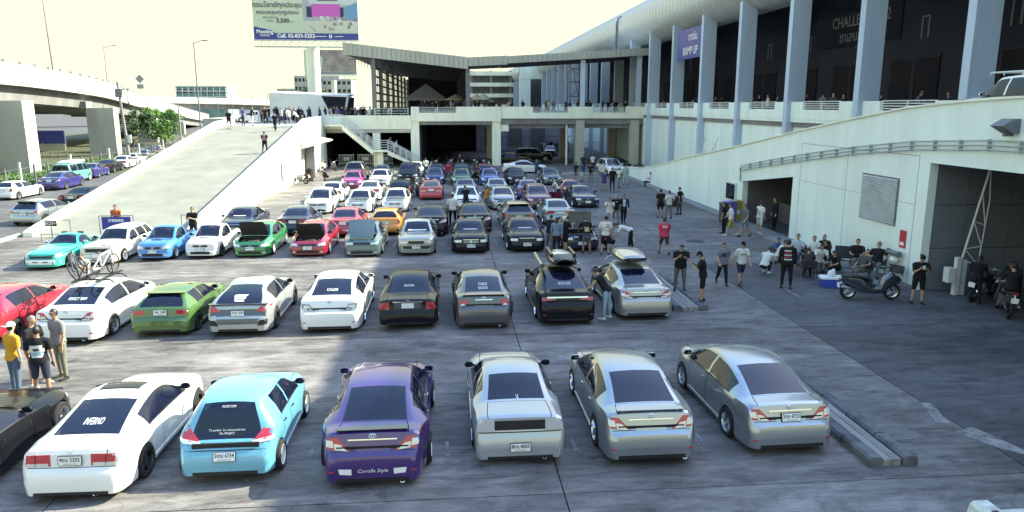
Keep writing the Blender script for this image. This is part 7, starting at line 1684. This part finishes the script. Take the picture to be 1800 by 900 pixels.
motorbike('white motorcycle leaning by the ramp wall next to the tyres',-12.1,61.8,R(60),(.5,.5,.48),lean=10)
motorbike('dark motorcycle in front of the black off-roader',-2.1,57.2,PI-.3,(.02,.02,.03)); motorbike('second dark motorcycle beside the red coupe of the sixth row',-2.0,53.0,PI-.2,(.04,.04,.05))
for k,(x,y,c) in enumerate(((-1.2,74.5,(.03,.03,.03)),(.4,75.2,(.25,.04,.05)),(1.6,74.6,(.3,.3,.3)),(2.9,75.4,(.03,.03,.05)),(3.9,74.4,(.04,.04,.04)))): motorbike('%s motorcycle from the left under the middle deck opening'%('first','second','third','fourth','fifth')[k],x,y,PI+.4-.2*k,c,'motorcycles under the deck')
def bicycle(label,M,col,name='bicycle'):
    e=thing(name,label,'bicycle',(0,0,0)); e.matrix_world=M; q=MB(); mat=paint('bike_'+str(col),col)
    for y in(-.52,.52):
        t=MB(); t.lathe([(.325,-.026),(.35,0),(.325,.026),(.305,0)],28,Matrix.Translation((0,y,.34)),close=True); tw=t.build('wheel',TYRE,e); t=MB(); t.lathe([(.31,-.012),(.318,0),(.31,.012),(.30,0)],28,Matrix.Translation((0,y,.34)),close=True)
        for k in range(14): a=2*math.pi*k/14; t.bar((0,y,.34),(0,y+.31*math.cos(a),.34+.31*math.sin(a)),.006)
        t.build('rim',DARKP,tw)
    for a,b_ in(((0,-.08,.30),(0,-.16,.80)),((0,-.08,.30),(0,.36,.78)),((0,-.14,.74),(0,.36,.84)),((0,.36,.74),(0,.38,.95)),((0,-.52,.34),(0,-.08,.30)),((0,-.52,.34),(0,-.14,.72)),((0,.52,.34),(0,.37,.78))): q.tube([a,b_],.032,6)
    q.build('frame',mat,e,smooth=50); q=MB(); q.tube([(-.3,.33,.98),(-.1,.40,.97),(.1,.40,.97),(.3,.33,.98)],.016); q.build('handlebar',DARKP,e); q=MB(); q.ball((0,-.19,.86),.07,.14,.03,8); q.tube([(0,-.16,.74),(0,-.18,.86)],.014); q.build('saddle',DARKP,e)
    q=MB(); q.lathe([(.001,.03),(.1,.03),(.1,.04),(.001,.04)],14,Matrix.Translation((0,-.08,.30))); q.bar((.05,-.08,.30),(.05,.04,.18),.02); q.bar((-.05,-.08,.30),(-.05,-.2,.42),.02); q.build('crank',ALLOY,e); return e
# roof rack and the two bicycles on the white sedan
def on_car(car,x,y,z): return car.matrix_basis@Vector((x,y,z))
bx,by=bikecar.location.x,bikecar.location.y; 
rk=thing('roof_rack','black bicycle carrier rack clamped on the white sedan roof','rack',(bx,by,1.34),bikecar.rotation_euler.z)
q=MB()
for y in(-.45,.35): q.tube([(-.62,y,.0),(-.5,y,.10),(.5,y,.10),(.62,y,.0)],.022)
for x in(-.35,.3): q.box(x-.06,x+.06,-.85,.75,.11,.135); 
q.tube([(-.35,-.6,.12),(-.30,-.2,.5)],.018); q.tube([(.3,.2,.12),(.28,.1,.6)],.018); q.build('bars',DARKP,rk)
bicycle('white-framed bicycle standing upright on the roof carrier',Matrix.Translation((bx+.12,by-.05,1.46))@Matrix.Rotation(R(-12),4,'Z')@Matrix.Rotation(R(4),4,'Y')@Matrix.Scale(.88,4),(.50,.50,.50))
bicycle('black bicycle leaning low on the left of the roof carrier',Matrix.Translation((bx-.42,by-.15,1.47))@Matrix.Rotation(R(10),4,'Z')@Matrix.Rotation(R(-24),4,'Y')@Matrix.Scale(.86,4),(.02,.02,.02))
# roof boxes
def roofbox(label,car,mat,L_=1.75,w=.42,open_=0,dx=0,dy=0):
    e=thing('roof_box',label,'roof box',(car.location.x+dx,car.location.y+dy,1.39),car.rotation_euler.z); q=MB()
    S=[(-L_/2,.62,.09,.14),(-L_/2+.1,.9,.04,.24),(-.3,1.06,.02,.29),(.4,1.02,.02,.28),(L_/2-.2,.78,.05,.21),(L_/2,.45,.10,.15)]
    hull(q,[(y,[(w*k*.6,z0),(w*k,z0+.05),(w*k,(z0+z1)/2),(w*k*.86,z1-.03),(w*k*.4,z1)]) for y,k,z0,z1 in S]); q.v=[(x,y,z+.10) for x,y,z in q.v]; q.build('lid',mat,e,smooth=40)
    q=MB(); hull(q,[(y,[(w*k*.5,z0-.02),(w*k*1.015,z0+.03),(w*k*1.02,z0+.07),(w*k,z0+.08)]) for y,k,z0,z1 in S]); q.v=[(x,y,z+.10) for x,y,z in q.v]; q.build('base',DARKP,e,smooth=40)
    q=MB()
    for y in(-.4,.4): q.tube([(-.66,y,-.05),(-.58,y,.08),(.58,y,.08),(.66,y,-.05)],.02)
    q.build('cross_bar',STEELW,e); return e
e=roofbox('long black roof box with a pale painted sky reflection on the black sedan',boxcar,PN['black'],1.9,.42,dx=.12,dy=.1)
q=MB(); hull(q,[(-.5,[(.05,.34),(.24,.35),(.26,.37),(.1,.40)]),(.0,[(.05,.35),(.27,.36),(.28,.385),(.1,.41)]),(.6,[(.05,.32),(.2,.33),(.2,.35),(.1,.37)])]); q.build('painted_reflection',MATS['paint_cream'],e,smooth=40)  # cream patch painted on the black lid as a reflection of the sky
q=MB(); hull(q,[(-.95,[(.16,.12),(.24,.2),(.2,.3),(.05,.34)]),(-.5,[(.36,.14),(.43,.24),(.40,.36),(.3,.40)]),(-.42,[(.36,.14),(.42,.24),(.36,.38),(.2,.42)])]); q.build('rear_shell',PN['black'],e,smooth=40)
q=MB(); q.box(-.41,-.33,-.5,.75,.16,.44); q.box(.33,.41,-.5,.75,.16,.44); q.build('side_band',PN['black'],e)
q=MB(); q.tube([(0,-1.0,0),(0,.9,.0)],.075,12); aw=q.build('rolled_awning',PN['grey'],None,smooth=50); aw.location=(boxcar.location.x-.62,boxcar.location.y+.1,1.55); tag(aw,'grey rolled awning tube along the left roof edge of the black sedan','awning')
roofbox('pale grey roof box tilted on the champagne sedan',boxcar2,PN['silver2'],1.95,.44,dy=.15)
# ---------------------------------------------------------------- street furniture and small things
def fchair(label,x,y,rz,col=(.045,.045,.055),z=0):
    hb=.95 if 'empty' in label else .74
    e=thing('folding_chair',label,'chair',gp(x,y,z),rz); f=cloth(col); q=MB()
    for s in(1,-1): q.tube([(s*.27,.25,0),(s*.27,-.22,.42)],.012,5); q.tube([(s*.27,-.25,0),(s*.27,.24,.42)],.012,5); q.tube([(s*.29,-.22,.3),(s*.29,-.30,hb)],.012,5); q.tube([(s*.29,-.25,.6),(s*.29,.22,.58),(s*.27,.24,.42)],.012,5)
    q.build('frame',STEELG,e); q=MB(); q.add([(-.27,-.22,.40),(.27,-.22,.40),(.27,.24,.43),(-.27,.24,.43),(0,0,.38)],[(0,1,4),(1,2,4),(2,3,4),(3,0,4)]); q.build('seat',f,e); q=MB(); q.add([(-.29,-.225,.45),(.29,-.225,.45),(.29,-.30,hb),(-.29,-.30,hb),(-.29,-.235,.45),(.29,-.235,.45),(.29,-.31,hb),(-.29,-.31,hb)],[(0,1,2,3),(7,6,5,4),(2,6,7,3)]); q.build('backrest',f,e)
    for s in(1,-1): q=MB(); q.box(s*.29-.03,s*.29+.03,-.22,.24,.59,.61); q.build('armrest',DARKP,e)
    return e
fchair('empty black folding chair against the ramp wall',15.2,26.9,R(150),z=.0); fchair('folding chair under the man with badges',15.6,26.45,R(150),z=.02); fchair('folding chair at the right end behind the scooter handlebar',15.6,24.3,R(110),z=.02); fchair('folding chair under the man in sunglasses',15.72,25.42,R(140),z=.04)
fchair('folding chair of the person with back turned',13.25,25.72,R(-20)); fchair('folding chair under the man in the grey-brown outfit',14.92,25.02,R(110)); fchair('folding chair of the man in the middle of the group',14.2,26.8,R(170)); fchair('folding chair under the pale grey tee',14.0,28.22,R(150)); fchair('folding chair under the second white tee by the wall',14.55,27.92,R(160))
c=thing('cooler_box','blue cooler box with a white lid beside the scooter','cooler',gp(13.45,24.45,0),R(-12)); q=MB(); hull(q,[(-.22,[(.32,0),(.34,.05),(.36,.3),(.1,.3)]),(.22,[(.32,0),(.34,.05),(.36,.3),(.1,.3)])]); q.build('tub',pm('cooler_blue',(.05,.08,.42),.45),c); q=MB(); q.box(-.38,.38,-.24,.24,.3,.36); q.build('lid',STICK,c); q=MB(); q.tube([(-.39,0,.25),(-.4,0,.42),(.4,0,.42),(.39,0,.25)],.014,5); q.build('handle',STICK,c)
q=MB(); q.ball((0,0,.12),.16,.12,.14,8); q.ball((.08,.03,.2),.08,.07,.1,6); b_=q.build('plastic_bag',pm('bag_white',(.7,.72,.72),.4),None,smooth=70,loc=(13.5*KX,24.5*KY,.35)); tag(b_,'crumpled white plastic bag on the cooler lid','bag')
t=thing('camp_table','low dark folding table in the middle of the seated group','table',gp(13.6,26.6,0)); q=MB(); q.box(-.45,.45,-.3,.3,.42,.45); q.build('table_top',cloth((.06,.06,.075)),t)
for sx in(-.4,.4):
    for sy in(-.25,.25): q=MB(); q.tube([(sx,sy,0),(sx*.9,sy*.9,.42)],.014,5); q.build('leg',STEELG,t)
# barrier signs at the ramp foot
def frame_sign(label,x,y,w,h,z0,mat,txt,rz=0,z=0,arrow=False,name='sign_barrier'):
    e=thing(name,label,'sign',gp(x,y,z),rz); q=MB()
    for s in(1,-1): q.tube([(s*w/2,0,0),(s*w/2,0,z0+h+.05)],.022); q.tube([(s*w/2,-.3,0.02),(s*w/2,.3,.02)],.022)
    q.tube([(-w/2,0,z0+h+.05),(w/2,0,z0+h+.05)],.022); q.tube([(-w/2,0,.3),(w/2,0,.3)],.018); q.build('frame',STEELG,e)
    if mat: q=MB(); q.box(-w/2+.12,w/2-.12,-.03,.0,z0,z0+h); q.build('panel',mat,e)
    if txt: lettering(txt,frame((0,-.034,z0+h*.72),(1,0,0),(0,0,1)),h*.36,STICK,e,bold=.008)
    if arrow:
        q=MB(); M=frame((w*.22,-.034,z0+h*.33),(1,0,0),(0,0,1)); q.tube([M@Vector((.13*math.cos(a*math.pi/8),.13*math.sin(a*math.pi/8),0)) for a in range(17)],.016,4,cap=False); q.bar(M@Vector((-.08,0,0)),M@Vector((.08,0,0)),.03,.01); q.bar(M@Vector((-.08,0,0)),M@Vector((0,.07,0)),.03,.01); q.bar(M@Vector((-.08,0,0)),M@Vector((0,-.07,0)),.03,.01); q.build('arrow',STICK,e)
    return e
frame_sign('blue Thai direction sign with an arrow on a barrier at the ramp foot',-15.75,36.3,1.6,.62,.52,BLUESIGN,'ทางออก',arrow=True)
frame_sign('bare tubular barrier at the right of the ramp foot',-12.25,36.6,1.25,.5,.6,None,''); frame_sign('small bare tubular barrier at the left of the ramp foot',-18.6,36.4,1.4,.5,.45,None,'')
e=thing('small_sign','small black sign reading ECO on the ramp wall end','sign',gp(-18.8,36.4,.68)); q=MB(); q.box(-.28,.28,0,.03,0,.26); q.build('panel',DARKP,e); lettering('ECO+',frame((0,-.006,.13),(1,0,0),(0,0,1)),.19,STICK,e,bold=.006); q=MB(); q.box(-.02,.02,.03,.06,-.75,.2); q.build('post',STEELG,e)
# tyre pile
tm=MB(); tm.lathe([(.2,-.1),(.33,-.11),(.36,-.05),(.36,.05),(.33,.11),(.2,.1)],18,Matrix.Rotation(R(90),4,'Y'),close=True); tm=tm.mesh('tyre',TYRE,40)
for k,(x,y,z,lb) in enumerate(((-11.7,63.9,.11,'bottom'),(-11.68,63.92,.33,'second'),(-11.73,63.88,.55,'middle'),(-11.7,63.93,.77,'fourth'),(-11.69,63.9,.99,'top'))): tag(link('tyre',tm,None,(x*KX,y*KY,z)),'%s tyre of the stack beside the kiosk post'%lb,'tyre','stacked tyres')
for k,(x,c,lb) in enumerate(((14.75,(.05,.05,.06),'dark'),(15.25,(.12,.09,.40),'purple'),(15.75,(.35,.3,.06),'yellow'))):
    e=thing('recycling_bin','%s recycling bin in the row beside the room opening'%lb,'bin',gp(x+.1,38.4+.45*k,.1)); q=MB(); hull(q,[(-.25,[(.2,0),(.23,.1),(.25,1.0),(.1,1.0)]),(.25,[(.2,0),(.23,.1),(.25,1.0),(.1,1.0)])]); q.build('bin_body',pm('bin_'+lb,c,.5),e); q=MB(); q.prism([(-.27,1.0),(.27,1.0),(.27,1.08),(.0,1.16),(-.27,1.08)],.56,Matrix.Translation((0,-.28,0))); q.build('lid',pm('bin_'+lb,c,.5),e); q=MB(); q.box(-.1,.1,-.262,-.252,.35,.6); q.build('sticker',STICK,e)
e=thing('black_crate','black lidded crate on the roadway behind the group of three','crate',gp(14.2,45.9,0)); q=MB(); q.box(-.4,.4,-.35,.35,0,.6); q.build('crate_body',DARKP,e); q=MB(); q.box(-.44,.44,-.39,.39,.6,.68); q.build('lid',STEELG,e)
# worn white concrete barrier at the lower right corner
wb=pm('worn_white_concrete',(.60,.61,.53),.75,var=.4,scale=5,bump=.4)
e=thing('concrete_barrier','worn white concrete barrier in the lower right corner','barrier',gp(7.95,9.25,-.05)); q=MB(); hull(q,[(-.6,[(.26,0),(.24,.1),(.17,.45),(.12,.5)]),(.35,[(.26,0),(.24,.1),(.17,.45),(.12,.5)])]); q.build('end_block',wb,e); q=MB(); q.prism([(.28,0),(4.2,0),(4.2,.34),(.28,.34)],.32,Matrix.Translation((0,.0,0))); q.build('rail_block',wb,e); q=MB(); q.box(-.05,.05,-.3,0.05,.485,.505); q.build('slot',DARKP,e)
e=thing('camera_bag','small black open case at the bottom left corner','bag',gp(-6.45,10.35,0),.2); q=MB(); q.box(-.2,.2,-.12,.12,0,.22); q.build('case_body',DARKP,e); q=MB(); q.box(-.2,.2,.12,.14,.0,.34); q.build('lid',STEELG,e); q=MB(); q.tube([(-.1,0,.22),(0,.02,.36),(.1,0,.22)],.012,5); q.build('handle',STEELG,e)
# gazebo, parasols on the deck
g=thing('gazebo_tent','grey pyramid-roofed gazebo tent standing in the deck crowd','tent',gp(-2.6,97,5.2)); q=MB(); q.add([(-2.6,-2,2.05),(2.6,-2,2.05),(2.6,2,2.05),(-2.6,2,2.05),(0,0,3.9),(-2.6,-2,1.75),(2.6,-2,1.75),(2.6,2,1.75),(-2.6,2,1.75)],[(0,1,4),(1,2,4),(2,3,4),(3,0,4),(5,6,1,0),(6,7,2,1),(7,8,3,2),(8,5,0,3)]); q.build('roof',cloth((.45,.48,.54)),g)
for sx in(-2.5,2.5):
    for sy in(-1.9,1.9): q=MB(); q.tube([(sx,sy,0),(sx,sy,2.0)],.03,5); q.build('leg',STEELW,g)
for x,y,r,lb in((1.1,90,1.25,'large white parasol under the right end of the dark canopy'),(4.0,82.5,.8,'small white parasol leaning over the middle parapet'),(3.3,83,.6,'second small white parasol beside the leaning one')):
    e=thing('parasol',lb,'parasol',gp(x,y,5.2)); q=MB(); q.lathe([(.001,2.45),(r*.5,2.2),(r,1.85),(r*.98,1.75)],12,Matrix.Rotation(R(-90),4,'Y')); q.build('canopy',cloth((.66,.66,.62)),e,smooth=30); q=MB(); q.tube([(0,0,0),(0,0,2.4)],.025,6); q.build('pole',STEELW,e)
# steel stair by the hall wall behind the ramp
e=thing('hall_side_stair','short steel stair with handrails against the hall wall','stair',gp(19.2,56.5,0)); q=MB()
for k in range(8): q.box(0,1.0,-k*.28,-k*.28-.26,1.0+k*.24,1.04+k*.24)
q.build('tread',STEELG,e)
for x in(0,1): q=MB(); q.bar((x,0,1.0),(x,-2.3,3.0),.06,.2); q.tube([(x,.1,2.0),(x,-2.3,4.1)],.03); [q.tube([(x,-k*.6,1.1+k*.5),(x,-k*.6,2.1+k*.52)],.025) for k in range(4)]; q.build('stringer',STEELW,e)
q=MB(); q.box(0,1,-2.4,-.2,0,1.0); q.build('plinth',CONCD,e)
q=MB()
for k in range(20): q.box(15.0+k*.3,15.05+k*.3,100.7,100.75,0,1.6)
q.box(15.0,20.7,100.68,100.77,1.55,1.62); tag(q.build('metal_fence',STEELW),'pale bar fence in the shade under the right end of the deck','fence')
bpy.data.scenes.remove(TMP)
